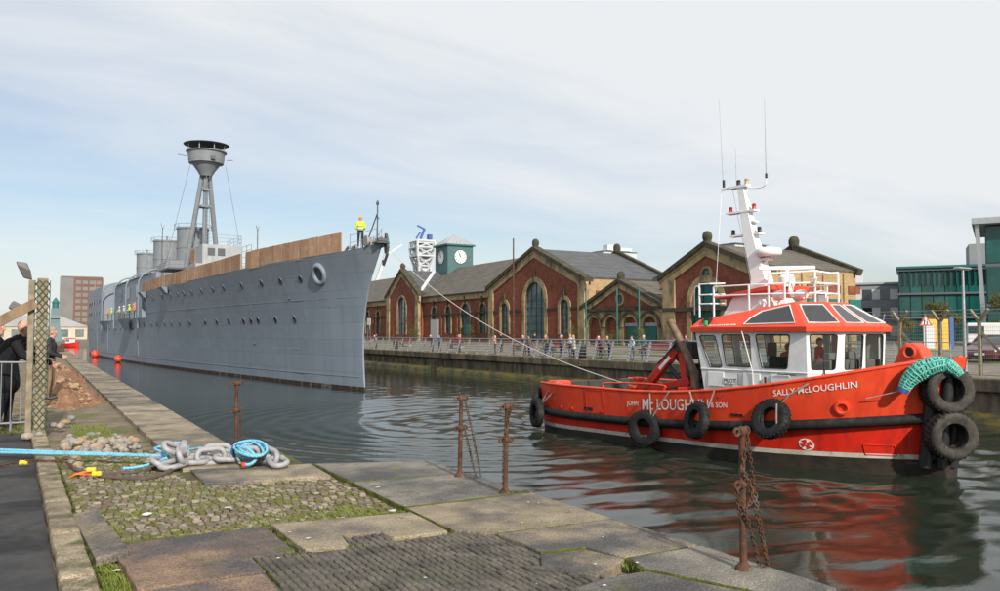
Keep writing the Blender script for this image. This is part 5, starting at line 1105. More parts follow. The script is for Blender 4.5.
# long range behind, roof ridge along the dock
X2 = BX + .8
def range_wall(y0, y1, wins):
    hs = [window(c, w, z0, zs, X2, bars, .34, dr) for c, w, z0, zs, bars, dr in wins]
    bd(MB().holed([(y0, BG - .3), (y1, BG - .3), (y1, 7.2), (y0, 7.2)], hs, fF(X2), 0.0, .45), 'range_wall', m_brick)
    bd(MB().box(X2 - .22, X2 + .3, y0, y1, 6.5, 7.3), 'eaves_cornice', m_stone); bd(MB().box(X2 - .1, X2 + .2, y0, y1, BG - .2, BG + .9), 'plinth', m_brick)
    for k, (a, b_) in enumerate(zip(wins[:-1], wins[1:])): bd(MB().box(X2 - .12, X2 + .1, (a[0] + b_[0]) / 2 - .35, (a[0] + b_[0]) / 2 + .35, BG, 4.7), 'pier', m_brick)
range_wall(92.0, 114.6, [(110.6, 1.6, BG + 1.2, 4.9, (2, 4), False), (105.8, 1.6, BG + 1.2, 4.9, (2, 4), False), (100.3, 2.6, BG, 4.6, (3, 4), True), (95.2, 1.7, BG + 1.2, 4.9, (2, 4), False)])
range_wall(127.6, 168, [(165 - k * 5.2, 1.6, BG + 1.2, 4.9, (2, 4), False) for k in range(7)])
for y0, y1 in ((91.0, 116.0), (114.0, 168.0)):
    a = [(X2 - .45, y0, 7.25), (X2 - .45, y1, 7.25), (60.0, y1, 12.4 if y1 < 150 else 12.35), (60.0, y0, 12.4)]
    bd(MB().loft([a, [(p[0] - .1, p[1], p[2] + .16) for p in a]]), 'range_roof', m_slate2)
    a = [(60.0, y0, 12.4), (60.0, y1, 12.35), (68, y1, 7.3), (68, y0, 7.3)]; bd(MB().loft([a, [(p[0] + .1, p[1], p[2] + .16) for p in a]]), 'range_roof', m_slate2)
for y_ in (114.75, 127.45, 91.85): bd(MB().box(BX + .2, BX + 1.4, y_ - .15, y_ + .15, BG - .2, 7.9), 'return_wall', m_brick)
bd(MB().beam((52.0, 114.9, 8.35), (57.0, 120.7, 11.95), .5, .2), 'lead_flashing', M('new_lead', (.62, .65, .68), .4))
# clock tower
TX, TY, TS = 60.3, 119.9, 2.35
ct = MB().box(TX - TS, TX + TS, TY - TS, TY + TS, 9.5, 16.15).build('clock_tower', M('tower_teal', (0.07, 0.14, 0.145), 0.6, c2=(.06, .12, .125), sc=1), pump, off=PO)
b = MB(); b.box(TX - TS - .3, TX + TS + .3, TY - TS - .3, TY + TS + .3, 16.15, 16.4); bd(b, 'tower_cornice', m_teal, ct)
b = MB(); q = TS + .35
b.loft([[(TX - q, TY - q, 16.4), (TX + q, TY - q, 16.4), (TX + q, TY + q, 16.4), (TX - q, TY + q, 16.4)], [(TX - .1, TY - .1, 18.25), (TX + .1, TY - .1, 18.25), (TX + .1, TY + .1, 18.25), (TX - .1, TY + .1, 18.25)]]); bd(b, 'tower_roof', m_lead, ct)
b = MB()
for k in range(-3, 4):
    for (p, q_) in (((TX - q, TY + k * .75, 16.44), (TX - .06, TY + k * .06, 18.25)), ((TX + k * .75, TY - q, 16.44), (TX + k * .06, TY - .06, 18.25))): b.tube([p, q_], .04, 4)
bd(b, 'roof_seams', m_lead, ct)
m_face = M('clock_white', (.72, .74, .72), .5); m_hand = M('clock_black', (.02, .02, .02), .5)
for axis in ('x', 'y'):
    fn = (lambda u, v, d: (TX - TS - d, TY - u, 14.35 + v)) if axis == 'x' else (lambda u, v, d: (TX + u, TY - TS - d, 14.35 + v))
    cf = MB().prism([(1.12 * math.cos(t), 1.12 * math.sin(t)) for t in np.linspace(0, 2 * PI, 28, endpoint=False)], fn, -.05, .06).build('clock_face', m_face, ct, off=PO)
    b = MB()
    for k in range(12):
        t = 2 * PI * k / 12; c_, s_ = math.cos(t), math.sin(t); b.prism([(u * c_ - v * s_, u * s_ + v * c_) for u, v in ((.78, -.06), (1.02, -.06), (1.02, .06), (.78, .06))], fn, .06, .075)
    for t, l, w in ((R(128), .6, .07), (R(110), .9, .05)):
        c_, s_ = math.cos(t), math.sin(t); b.prism([(u * c_ - v * s_, u * s_ + v * c_) for u, v in ((-.15, -w), (l, -w * .5), (l, w * .5), (-.15, w))], fn, .08, .10)
    bd(b, 'clock_hands', m_hand, ct)
    bd(MB().tube([fn(1.14 * math.cos(t), 1.14 * math.sin(t), .04) for t in np.linspace(0, 2 * PI, 28, endpoint=False)], .05, 5, closed=True), 'clock_ring', m_hand, ct)
bd(MB().box(X2 - .14, X2 + .1, 92.0, 114.4, 4.42, 4.66), 'string_course', m_dstone); bd(MB().box(X2 - .14, X2 + .1, 127.8, 168, 4.42, 4.66), 'string_course', m_dstone)
for ya_, yb_ in ((70.8, 73.3), (75.9, 78.1), (83.7, 86.6), (89.4, 91.9)): bd(MB().box(BX - .12, BX + .1, ya_, yb_, 4.42, 4.66), 'string_course', m_dstone)
# hall 2 (middle gable)
hs = [window(80.9, 4.3, BG + .6, 5.7, BX, (4, 5), .62), window(88.0, 1.7, BG + 1.1, 4.7, BX, (2, 4), .45), window(74.6, 1.7, BG + 1.1, 4.7, BX, (2, 4), .45)]
gable(BX, 70.7, 92.0, 80.9, 7.7, 11.85, hs, 12)
roof_slope(70.7, 7.7, 80.9, 11.7, BX + .3, 64, m_slate); roof_slope(92.0, 7.7, 80.9, 11.7, BX + .3, 64, m_slate)
for p, q_ in (((64, 70.2, 7.75), (64, 80.9, 12.05)), ((64, 80.9, 12.05), (64, 92.4, 7.75))): bd(MB().beam(p, q_, .6, .5), 'rear_coping', m_dstone)
bd(MB().lathe([(.4, 0), (.46, .4), (.46, .7), (.3, 1.0), (.05, 1.08)], 14, (64, 80.9, 12.1)), 'finial', m_dstone, smooth=50)
bd(MB().prism([(BX + .2, BG), (64, BG), (64, 7.7), (BX + .2, 7.7)], lambda u, v, d: (u, 70.75 + d, v), 0, .4), 'side_wall', m_ybrick)
bd(MB().box(BX + 1.5, 60, 70.65, 70.8, 5.3, 6.4), 'brick_panel', m_brick)
# little gabled entrance range between the halls
hs = []
ar = [(69.2, 2.15), (66.2, 2.15), (63.2, 2.15), (60.2, 2.15)]
for ia, (c, w) in enumerate(ar):
    hs.append(arch(c, w, BG, 2.35, 12)); f = fF(BX + .1)
    rg = arch(c, w + .62, 2.33, 2.35, 14)[2:]; ri = arch(c, w, 2.33, 2.35, 14)[2:]; sr = MB()
    for i in range(len(rg) - 1): sr.prism([rg[i], rg[i + 1], ri[i + 1], ri[i]], f, -.10, .03)
    sp = bd(sr, 'arch_ring', m_stone)
    rg2 = arch(c, w + 1.05, 2.33, 2.35, 14)[2:]; sr = MB()
    for i in range(len(rg) - 1): sr.prism([rg2[i], rg2[i + 1], rg[i + 1], rg[i]], f, -.2 - .02 * (ia % 2), .03)
    bd(sr, 'hood_mould', m_dstone, sp)
    bd(MB().add([(BX + .45, u, v) for u, v in arch(c, w, BG, 2.35, 12)], [tuple(range(15))]), 'recess', m_brick, sp)
for c in (63.2, 60.2):
    d_ = bd(MB().box(BX + .3, BX + .42, c - .75, c + .75, BG, 2.4), 'door', m_teal); bd(MB().box(BX + .25, BX + .4, c - 1.0, c + 1.0, 2.42, 2.75), 'lintel', m_lead, d_)
hs.append(oculus(64.8, 5.2, .48, BX + .1))
gable(BX + .1, 58.0, 71.3, 64.8, 4.35, 7.5, [], 6, pil=.4) if False else None
f = fF(BX + .1); bd(MB().holed([(58.0, BG - .3), (71.3, BG - .3), (71.3, 4.35), (58.0, 4.35)], hs[:4], f, 0, .4), 'arcade_wall', m_stone)
bd(MB().holed([(58.2, 4.35), (71.1, 4.35), (64.8, 7.0)], hs[4:], f, 0, .4), 'pediment', m_brick)
for ye, sg in ((58.0, 1), (71.5, -1)):
    L = lambda o0, o1: [(ye, 4.4 + o0), (64.8, 7.1 + o0), (64.8, 7.1 + o1), (ye, 4.4 + o1)]
    bd(MB().prism(L(-.75, -.15), f, -.14, .1), 'stone_rake', m_stone); bd(MB().prism(L(-.15, .22), f, -.38, .7), 'gable_coping', m_dstone)
bd(MB().box(BX - .1, BX + .2, 58.2, 71.2, 4.05, 4.35), 'string_course', m_dstone)
bd(MB().lathe([(.34, 0), (.4, .3), (.4, .6), (.25, .85), (.05, .92)], 14, (BX + .25, 64.8, 7.2)), 'finial', m_dstone, smooth=50)
roof_slope(58.0, 4.3, 64.8, 7.0, BX + .4, 60, m_slate2); roof_slope(71.3, 4.3, 64.8, 7.0, BX + .4, 60, m_slate2)
b = MB(); b.loft([[(57, 58.2, 4), (57, 66, 4), (57, 66, 7.6), (57, 63, 8.6), (57, 58.2, 7.4)], [(63, 58.2, 4), (63, 66, 4), (63, 66, 7.6), (63, 63, 8.6), (63, 58.2, 7.4)]]); bd(b, 'rear_block', M('dull_brown', (.13, .10, .09), .8, c2=(.16, .13, .12), sc=1))
for y in (69.3, 64.0, 60.6): bd(MB().tube([(BX - .9, y, BG), (BX - .9, y, 6.3)], .08, 6), 'banner_pole', m_teal)
# hall 3 (right gable)
hs = [window(52.5, 3.6, BG + .5, 4.5, BX, (3, 3), .6, mat=m_teal, key=False), oculus(52.4, 7.0, .52, BX)]
gable(BX, 45.7, 58.0, 52.4, 7.1, 9.65, hs, 12, pil=1.5)
bd(MB().box(BX - .2, BX + .1, 45.6, 58.1, 3.75, 4.1), 'string_course', m_dstone)
roof_slope(45.7, 7.1, 52.4, 9.5, BX + .3, 63, m_slate2); roof_slope(58.0, 7.1, 52.4, 9.5, BX + .3, 63, m_slate2)
for p, q_ in (((63, 45.3, 7.1), (63, 52.4, 9.95)), ((63, 52.4, 9.95), (63, 58.4, 7.1))): bd(MB().beam(p, q_, .7, .6), 'rear_coping', m_dstone)
bd(MB().lathe([(.42, 0), (.5, .4), (.5, .7), (.34, 1.0), (.05, 1.08)], 14, (63, 52.4, 10.0)), 'finial', m_dstone, smooth=50)
bd(MB().prism([(BX + .3, BG), (63, BG), (63, 7.1), (BX + .3, 7.1)], lambda u, v, d: (u, 45.75 + d, v), 0, .4), 'side_wall', m_ybrick)
for k in range(4):
    x = BX + 1.6 + k * 2.7; bd(MB().box(x, x + .5, 45.6, 45.75, BG, 7.0), 'pilaster', m_ybrick)
    bd(MB().box(x + .7, x + 2.3, 45.62, 45.78, 2.2, 4.7), 'side_window', m_teal); bd(MB().box(x + .7, x + 2.3, 45.64, 45.77, 5.2, 5.9), 'brick_panel', m_brick)

# ------------------------------------------------------------------ railing along the far quay
m_railing = M('railing_steel', (.32, .34, .36), .55, .2, c2=(.27, .29, .31), sc=4)
rl = thing('quay_railing', 'grey steel railing with slanted posts along the far quay', 'railing', (FX + .35, 20.0, FARQ + .0))
post = None; n_p = 46
for i in range(n_p):
    y = 5.5 + i * 2.0
    if post is None:
        post = MB().beam((0, 0, -.05), (.42, 0, 1.46), .11, .15, (0, 1, 0)).build('rail_post', m_railing, rl)
        post.location = (0, y, 0)
    else:
        c = post.copy(); COL.objects.link(c); c.location = (0, y, 0)
for k in range(6):
    z = .28 + k * .23; x = .42 * z / 1.46 - .03; MB().tube([(x, 5.4, z), (x, 5.5 + 2 * (n_p - 1), z)], .030 if k < 5 else .05, 6).build('rail', m_railing, rl)
# ------------------------------------------------------------------ benches, signs and planters on the far promenade
m_bench = M('bench_red', (.33, .045, .04), .6, c2=(.26, .035, .03), sc=2)
def bench(y, lb, x=40.2, w=3.2):
    zg = FARQ + (x - 35.2) * .0486; t = thing('red_bench', lb, 'bench', (x, y, zg), 0, 'red benches on the far promenade')
    MB().box(-.25, .25, -w / 2, w / 2, .42, .5).build('seat', m_bench, t)
    for k in range(3): MB().box(.22, .28, -w / 2, w / 2, .58 + k * .14, .69 + k * .14).build('back_slat', m_bench, t)
    for s_ in (-1, 1): MB().box(-.22, .26, s_ * (w / 2 - .2) - .04, s_ * (w / 2 - .2) + .04, 0, .42).build('leg', m_galv, t); MB().box(.29, .33, s_ * (w / 2 - .2) - .04, s_ * (w / 2 - .2) + .04, 0, 1.0).build('back_post', m_galv, t)
for y, lb in ((93.5, 'red bench below the left gable of the pump house'), (79.5, 'red bench in front of the pump house wall left of the red jacket'), (65.0, 'red bench left of the tall brown pole'), (46.0, 'long red bench in front of the arches right of the standing couple'), (58.8, 'red bench right of the tall brown pole')): bench(y, lb, w=4.2 if y < 50 else 3.0)
m_board = M('board_grey', (.42, .43, .43), .6)
def board(x, y, w, h, lb, mat, zlift=.6):
    zg = FARQ + (x - 35.2) * .0486; t = thing('notice_board', lb, 'sign', (x, y, zg)); MB().box(-.03, .03, -w / 2, w / 2, zlift, zlift + h).build('panel', mat, t)
    for s_ in (-.8, .8): MB().tube([(0.05, s_ * w / 2, 0), (.05, s_ * w / 2, zlift + h)], .03, 6).build('post', m_galv, t)
board(48.5, 102.5, 2.6, 2.9, 'tall pale grey panel beside the green doorway of the pump house', m_board, .3)
board(37.2, 49.2, 1.0, 1.0, 'salmon red notice board behind the parked bicycles', M('board_salmon', (.62, .16, .12), .6), .5)
board(50.8, 134.5, 1.6, 1.2, 'small white sign on the left of the pump house', m_white, 2.6)
# tall thin pole in front of the middle gable
o = MB().tube([(36.6, 61.0, FARQ), (36.6, 61.0, 10.2)], [.08, .06], 8).build('tall_pole', m_rust, smooth=60); tag(o, 'tall thin brown pole left of the middle gable', 'pole')
# ------------------------------------------------------------------ background: white works tower, pale sheds, tower block
m_pale = M('pale_cladding', (.52, .55, .58), .6, c2=(.46, .49, .52), sc=.2); m_bluep = M('blue_panel', (.05, .10, .30), .5)
t = thing('white_works_tower', 'white ribbed tower with blue rigging behind the clock tower', 'tower', (83.6, 184.0, .5))
def lattice(name, levels, r_):
    b = MB()
    for (a0, z0), (a1, z1) in zip(levels[:-1], levels[1:]):
        c0 = [(-a0, -a0), (a0, -a0), (a0, a0), (-a0, a0)]; c1 = [(-a1, -a1), (a1, -a1), (a1, a1), (-a1, a1)]
        for k in range(4):
            l = (k + 1) % 4; b.tube([(*c0[k], z0), (*c1[k], z1)], r_, 5); b.tube([(*c0[k], z0), (*c1[l], z1)], r_ * .6, 4); b.tube([(*c0[l], z0), (*c1[k], z1)], r_ * .6, 4); b.tube([(*c1[k], z1), (*c1[l], z1)], r_ * .8, 4)
    return b.build(name, m_pale, t)
lattice('lattice_shaft', [(1.6, 0)] + [(1.55, 3 * k) for k in range(1, 7)] + [(2.2, 20.5), (2.4, 22.6), (2.3, 24.2)], .34)
MB().box(-1.2, 1.2, -1.2, 1.2, 0, 20).build('lift_shaft', m_pale, t); MB().box(-2.5, 2.5, -2.5, 2.5, 20.4, 20.7).build('platform', m_pale, t); MB().box(-1.6, 1.6, -1.6, 1.6, 20.7, 23.4).build('cab', m_pale, t, bevel=.2); MB().box(-2.4, 2.4, -2.4, 2.4, 23.6, 23.9).build('platform', m_pale, t)
b = MB(); b.beam((-.5, 0, 25), (.6, 0, 27.6), .5, .5); b.beam((.6, 0, 27.5), (-1.4, 0, 28.3), .35, .35); b.box(1.5, 2.5, -.6, .6, 25, 26.2); b.beam((-1.7, 0, 25), (-.6, 0, 26.6), .35, .35); b.build('rigging', m_bluep, t)
b = MB(); b.beam((-10, 6, 14), (-7.5, 6, 21), .7, .7); b.beam((-7.5, 6, 21), (-3, 6, 24), .5, .5); b.beam((-10, 6, 0), (-10, 6, 14), .8, .8); b.build('jib', m_pale, t)
def shed(name, lb, x0, x1, y0, y1, h, rise, wall_, roof_, zg=.5, windows=0):
    c = ((x0 + x1) / 2, (y0 + y1) / 2, zg); t = thing(name, lb, 'building', c); a, b_ = (x1 - x0) / 2, (y1 - y0) / 2
    MB().box(-a, a, -b_, b_, 0, h).build('wall', wall_, t)
    b = MB(); e = .4; b.loft([[(-a - e, -b_ - e, h), (a + e, -b_ - e, h), (a + e, b_ + e, h), (-a - e, b_ + e, h)], [(-a * .8, -b_ * .5, h + rise), (a * .8, -b_ * .5, h + rise), (a * .8, b_ * .5, h + rise), (-a * .8, b_ * .5, h + rise)]]); b.build('roof', roof_, t)
    for k in range(windows):
        x = -a + (k + .5) * 2 * a / windows; MB().box(x - a / windows * .55, x + a / windows * .55, -b_ - .06, -b_ + .1, h * .2, h * .8).build('window', m_glass, t)
    return t
shed('white_works_shed', 'white flat roofed works building behind the middle gable', 101.6, 110.5, 133, 141, 18.4, .3, m_pale, m_pale)
MB().box(-3, -1.5, -3.6, -2, 18.6, 19.8).build('roof_vent', m_pale, bpy.data.objects['white_works_shed']); MB().box(.5, 3.5, -3.6, -2, 18.6, 19.3).build('roof_vent', m_pale, bpy.data.objects['white_works_shed'])
shed('pale_works_block', 'small pale block showing left of the right gable', 82, 88, 78, 84, 13.5, .2, m_pale, m_lead)
# far left: brick tower block, long shed, harbour light, red workboat
m_tb = M('tower_brick', (.17, .095, .075), .85, c2=(.15, .085, .068), sc=.2); m_tg = M('tower_concrete', (.17, .165, .165), .85, c2=(.20, .19, .185), sc=.15)
t = thing('tower_block', 'brown brick tower block far beyond the warship stern', 'building', (16.4, 394.6, -.5), R(-4))
MB().box(-8.2, -3.0, -7, 7, 0, 26.0).build('stair_tower', m_tg, t); MB().box(-3.0, 8.2, -7, 7, 0, 26.2).build('wall', m_tb, t)
for r_ in range(9):
    for k in range(4): MB().box(-2.2 + k * 2.6, -.2 + k * 2.6, -7.08, -6.9, 1.6 + r_ * 2.7, 3.2 + r_ * 2.7).build('window', m_tg, t)
MB().box(-8, 8, -6.8, 6.8, 26.15, 26.6).build('roof', m_tg, t)
m_cream = M('cream_render', (.50, .45, .36), .8, c2=(.44, .40, .32), sc=.3); m_greyroof = M('shed_roof', (.30, .30, .30), .7, c2=(.25, .25, .25), sc=.2)
shed('long_dock_shed', 'long cream shed with pale grey roof at the head of the dock', -75, 16, 335, 350, 4.6, 4.2, m_cream, m_greyroof, -.6, 18)
t = thing('harbour_light', 'small green harbour light tower beyond the fence post', 'tower', (4.3, 264.0, -.6)); MB().loft([[(-1.2 * a, -1.2 * a, z), (1.2 * a, -1.2 * a, z), (1.2 * a, 1.2 * a, z), (-1.2 * a, 1.2 * a, z)] for a, z in ((1.6, 0), (1, 5), (.9, 9.5))]).build('tower', M('faded_green', (.14, .20, .21), .7), t); MB().lathe([(.9, 9.5), (.9, 11), (1.1, 11.1), (.1, 12.6)], 12).build('lantern', m_teal, t); MB().box(-1.7, 1.7, -1.7, 1.7, 6.6, 7.0).build('gallery', m_lead, t)
t = thing('red_workboat', 'small red and white workboat moored beyond the warship stern', 'boat', (8.0, 250.0, WATER), R(-60))
MB().loft([[(x, -w, z) for w, z in ((0, -.4), (-b_, .1), (-b_ * 1.15, h_))] + [(x, w, z) for w, z in ((b_ * -1.15 * -1 * -1 * -1, h_), (-b_ * -1 * -1, .1))][:0] + [(x, -b_ * 1.15, h_), (x, -b_, .1)] for x, b_, h_ in ((-5, 1.6, 1.5), (-2, 2.0, 1.5), (2, 1.9, 1.7), (4.5, .9, 2.1), (5.6, .1, 2.4))]).build('hull', m_redd, t)
t.scale = (.62, .62, .62); MB().box(-2.2, 1.2, -1.2, 1.2, 1.2, 3.6).build('cabin', m_white, t, bevel=.1); MB().box(-2.5, 1.5, -1.4, 1.4, 3.6, 3.9).build('cabin_roof', m_redroof, t); MB().box(-1.8, .9, -1.25, 1.25, 2.4, 3.2).build('windows', m_glass, t)
b = MB(); b.tube([(-1, 0, 3.9), (-1, 0, 7.5)], .08, 6); b.build('mast', m_white, t)
# ------------------------------------------------------------------ right: offices, glass blocks, fence, road sign, lamp posts, car
m_office = M('office_grey', (.20, .215, .24), .7, c2=(.225, .24, .26), sc=.3); m_panelw = M('office_panel', (.52, .54, .56), .6); m_dglass = M('dark_glazing', (.015, .03, .036), .06, spec=.8)
yaw = R(-30)
def local_block(name, lb, loc, rz): return thing(name, lb, 'building', loc, rz)
t = local_block('grey_office', 'grey office block with square windows behind the tug bow', (113.1, 84.8, .3), R(-56))
MB().box(0, 18, -.0, 14, 0, 9.2).build('wall', m_office, t); MB().box(-.2, 18.2, -.3, 14, 9.2, 9.5).build('parapet', m_lead, t)
for r_ in range(3):
    for k in range(6):
        x = .5 + k * 2.6; w_ = MB().box(x, x + 1.35, -.08, .1, 1.0 + r_ * 2.9, 2.6 + r_ * 2.9).build('window', m_dglass, t); MB().box(x + 1.38, x + 2.55, -.05, .1, 1.0 + r_ * 2.9, 2.6 + r_ * 2.9).build('panel', m_panelw, t)
MB().box(.5, 3, 3, 9, 9.4, 11.6).build('plant_room', m_panelw, t)
m_tealglass = M('teal_glazing', (.006, .05, .046), .07, c2=(.012, .09, .082), sc=.35, spec=.6, var=.3); m_fin = M('teal_fin', (.02, .12, .115), .35); m_slatef = M('glass_frame', (.10, .12, .13), .5)
t = local_block('teal_glass_office', 'teal glass office block with ribbed facade behind the wire fence', (109.3, 63.85, .2), R(-57))
MB().box(-7.0, 16, .2, 14, 0, 10.6).build('core', m_slatef, t)
for r_ in range(3):
    for k in range(16):
        x = -7.0 + k * 1.42; MB().box(x + .06, x + 1.36, .02, .3, .5 + r_ * 3.35, 3.35 + r_ * 3.35).build('pane', m_tealglass, t)
for r_ in range(4): MB().box(-7.2, 16, -.35, .2, .2 + r_ * 3.35, .48 + r_ * 3.35).build('floor_band', m_slatef, t)
for k in range(33): MB().box(-7 + k * .71 - .02, -7 + k * .71 + .02, -.32, .02, 8.2, 10.8).build('fin', m_fin, t)
MB().box(-7.3, 16, -.6, 14, 10.6, 10.9).build('roof', m_fin, t); MB().box(2, 12, 5, 12, 10.9, 14.2).build('plant_room', m_office, t)
t = local_block('glass_entrance_block', 'tall glass block with flat overhanging roof at the right edge', (82.6, 44.7, .2), R(-62))
MB().box(-.4, 20, 0, 12, 0, 12.3).build('wall', m_slatef, t)
for r_ in range(3):
    for k in range(6): MB().box(-.3 + k * 1.6, 1.2 + k * 1.6, -.1, .2, .6 + r_ * 4, 4.2 + r_ * 4).build('pane', m_tealglass, t)
MB().box(-1.5, 22, -1.6, 12, 12.4, 13.0).build('roof_overhang', m_lead, t); MB().beam((-.55, -1.0, 0), (-1.05, -1.0, 12.4), .40, .40).build('column', m_galv, t)
# galvanised lamp posts
def lamp_post(lb, loc, h, arm):
    t = thing('lamp_post', lb, 'lamp post', loc, 0, 'lamp posts by the road'); MB().tube([(0, 0, 0), (0, 0, 1.2), (0, 0, h)], [.11, .08, .055], 10).build('column', m_galv, t, smooth=50)
    MB().loft([[(-.1 - arm, -.06, h), (.1 + arm, -.06, h), (.1 + arm, .06, h), (-.1 - arm, .06, h)], [(-.14 - arm, -.16, h + .06), (.14 + arm, -.16, h + .06), (.14 + arm, .16, h + .06), (-.14 - arm, .16, h + .06)], [(-.1 - arm, -.1, h + .13), (.1 + arm, -.1, h + .13), (.1 + arm, .1, h + .13), (-.1 - arm, .1, h + .13)]]).build('lantern', m_galv, t)
lamp_post('grey lamp post beside the maroon car at the right edge', (38.1, 21.9, -.1), 4.85, .38)
# road warning sign
t = thing('warning_sign', 'red triangular warning sign behind the wire fence', 'sign', (40.3, 25.2, .0), R(-32))
MB().tube([(0, 0, 0), (0, 0, 2.75)], .035, 8).build('post', m_galv, t)
tri = lambda s_: [(0 + s_ * .40 * math.cos(a), 2.32 + s_ * .40 * math.sin(a)) for a in (PI / 2, PI / 2 + 2.094, PI / 2 + 4.189)]
sp = MB().prism(tri(1), lambda u, v, d: (u, d, v), -.05, -.035).build('plate', M('sign_red', (.55, .03, .03), .5), t); MB().prism(tri(.66), lambda u, v, d: (u, d, v), -.056, -.05).build('white_field', m_white, sp)
b = MB(); f_ = lambda u, v, d: (u, d, v)
b.prism([(-.12, 2.17), (-.07, 2.17), (-.03, 2.30), (-.09, 2.34)], f_, -.062, -.056); b.prism([(-.10, 2.31), (-.02, 2.31), (-.02, 2.44), (-.10, 2.44)], f_, -.062, -.056); b.prism([(.03, 2.17), (.08, 2.17), (.10, 2.36), (.03, 2.36)], f_, -.062, -.056); b.prism([(.03, 2.38), (.09, 2.38), (.09, 2.44), (.03, 2.44)], f_, -.062, -.056); b.build('figures', m_black, sp)
# concrete security fence with Y-shaped heads and barbed wire
fn_ = thing('wire_fence', 'wire fence on concrete posts with forked barbed tops on the right quay', 'fence', (36.4, 22.0, -.15))
def fence_post(y, strut):
    p = MB().box(-.07, .07, y - .07, y + .07, 0, 2.45).build('fence_post', m_conc_post, fn_, bevel=.012)
    for s_ in (-1, 1): MB().beam((0, y, 2.4), (s_ * .18, y + s_ * .5, 2.95), .11, .11).build('fork_arm', m_conc_post, p)
    if strut: MB().beam((0.02, y, 2.0), (.15, y - 1.75, .0), .11, .11).build('strut', m_conc_post, p)
for y, st in ((4.9, False), (2.05, True), (.05, False), (-1.75, True), (-4.6, False)): fence_post(y, st)
for k in range(14): 
    z = .12 + k * .17; MB().tube([(0, -6, z), (0, 5, z)], .006, 4).build('line_wire', m_galv, fn_)
b = MB()
for k in range(120): y = -6 + k * .092; b.tube([(.004, y, .1), (.004, y, 2.3)], .004, 3)
o = b.build('mesh_wires', m_galv, fn_); o['kind'] = 'stuff'
for s_ in (-1, 1):
    for q in (.35, .7, 1.0): MB().tube([(s_ * .18 * q, -6 + s_ * .5 * q, 2.4 + .55 * q), (s_ * .18 * q, 5 + s_ * .5 * q, 2.4 + .55 * q)], .008, 4).build('barbed_wire', m_galv, fn_)
# galvanised ladder leaning by the fence
t = thing('ladder', 'galvanised ladder standing behind the tug wheelhouse', 'ladder', (36.0, 25.6, -.2))
for y in (-.28, .28): MB().tube([(0, y, 0), (.35, y - .5, 2.9)], .035, 6).build('stile', m_galv, t)
for k in range(9): q = (k + .5) / 9; MB().tube([(.35 * q, -.28 - .5 * q, 2.9 * q), (.35 * q, .28 - .5 * q, 2.9 * q)], .02, 6).build('rung', m_galv, t)
# crowd barriers / second railing further back
t = thing('road_railing', 'low grey steel railing beside the road behind the fence', 'railing', (41.5, 27.0, .1))
for k in range(14): MB().tube([(0, -4 + k * .8, 0), (0, -4 + k * .8, 1.15)], .025, 6).build('post', m_galv, t)
for z in (.25, .7, 1.15): MB().tube([(0, -4, z), (0, 6.4, z)], .025, 6).build('rail', m_galv, t)
m_lorry = M('yellow_cabinet', (.60, .38, .06), .5)
t = thing('yellow_hoarding', 'yellow and white site panel in front of the teal glass office', 'panel', (59.0, 36.0, .3), R(-30)); MB().box(-1.0, .9, 0, .1, .1, 2.5).build('yellow_panel', m_lorry, t); MB().box(-1.0, -.2, -.03, 0, .3, 2.0).build('poster', m_panelw, t); MB().box(1.0, 1.3, 0, .1, .1, 2.7).build('blue_post', m_bluep, t)
t = thing('white_van', 'white box van parked behind the maroon car', 'van', (76.6, 42.4, .3), R(-60))
MB().box(-1.2, 5.2, 0, 2, .5, 2.4).build('body', m_white, t, bevel=.12); MB().box(-1.1, .2, -.03, .1, 1.4, 2.1).build('window', m_dglass, t)
for x in (0, 4): MB().lathe([(.36, -.1), (.36, .1)], 18, (x, .1, .36), (0, 1, 0)).build('wheel', m_rubber, t, smooth=40)
# maroon hatchback
m_maroon = M('maroon_paint', (.085, .008, .014), .28, c2=(.075, .007, .012), sc=3, coat=.6); m_cglass = M('car_glass', (.02, .025, .028), .06, spec=.7); m_lamp = M('headlamp', (.70, .72, .74), .12)
car = thing('maroon_car', 'maroon hatchback parked behind the fence at the right edge', 'car', (44.9, 24.3, .18), R(191))
def csec(x, w, z0, zb, zr, wr):
    return [(x, -w * .92, z0), (x, -w, lerp(z0, zb, .45)), (x, -w * .95, zb), (x, -wr, zr), (x, wr, zr), (x, w * .95, zb), (x, w, lerp(z0, zb, .45)), (x, w * .92, z0)]
MB().loft([csec(2.05, .62, .34, .55, .56, .55), csec(1.98, .74, .26, .66, .70, .66), csec(1.5, .84, .22, .80, .86, .74), csec(1.0, .86, .2, .90, .96, .74), csec(.3, .87, .2, .93, 1.0, .74), csec(-1.2, .87, .2, .95, 1.0, .74), csec(-1.85, .84, .24, .95, .98, .72), csec(-2.0, .72, .34, .86, .9, .66)]).build('body', m_maroon, car, smooth=35)
MB().loft([csec(1.05, .80, .9, .93, .95, .74), csec(.25, .78, .92, 1.32, 1.40, .58), csec(-.6, .78, .92, 1.38, 1.47, .60), csec(-1.3, .77, .92, 1.33, 1.42, .58), csec(-1.85, .74, .92, 1.0, 1.02, .60)]).build('greenhouse', m_cglass, car, smooth=30)
MB().loft([csec(.22, .62, 1.39, 1.40, 1.425, .55), csec(-.6, .64, 1.45, 1.46, 1.49, .57), csec(-1.32, .62, 1.40, 1.41, 1.44, .55)]).build('roof', m_maroon, car, smooth=35)
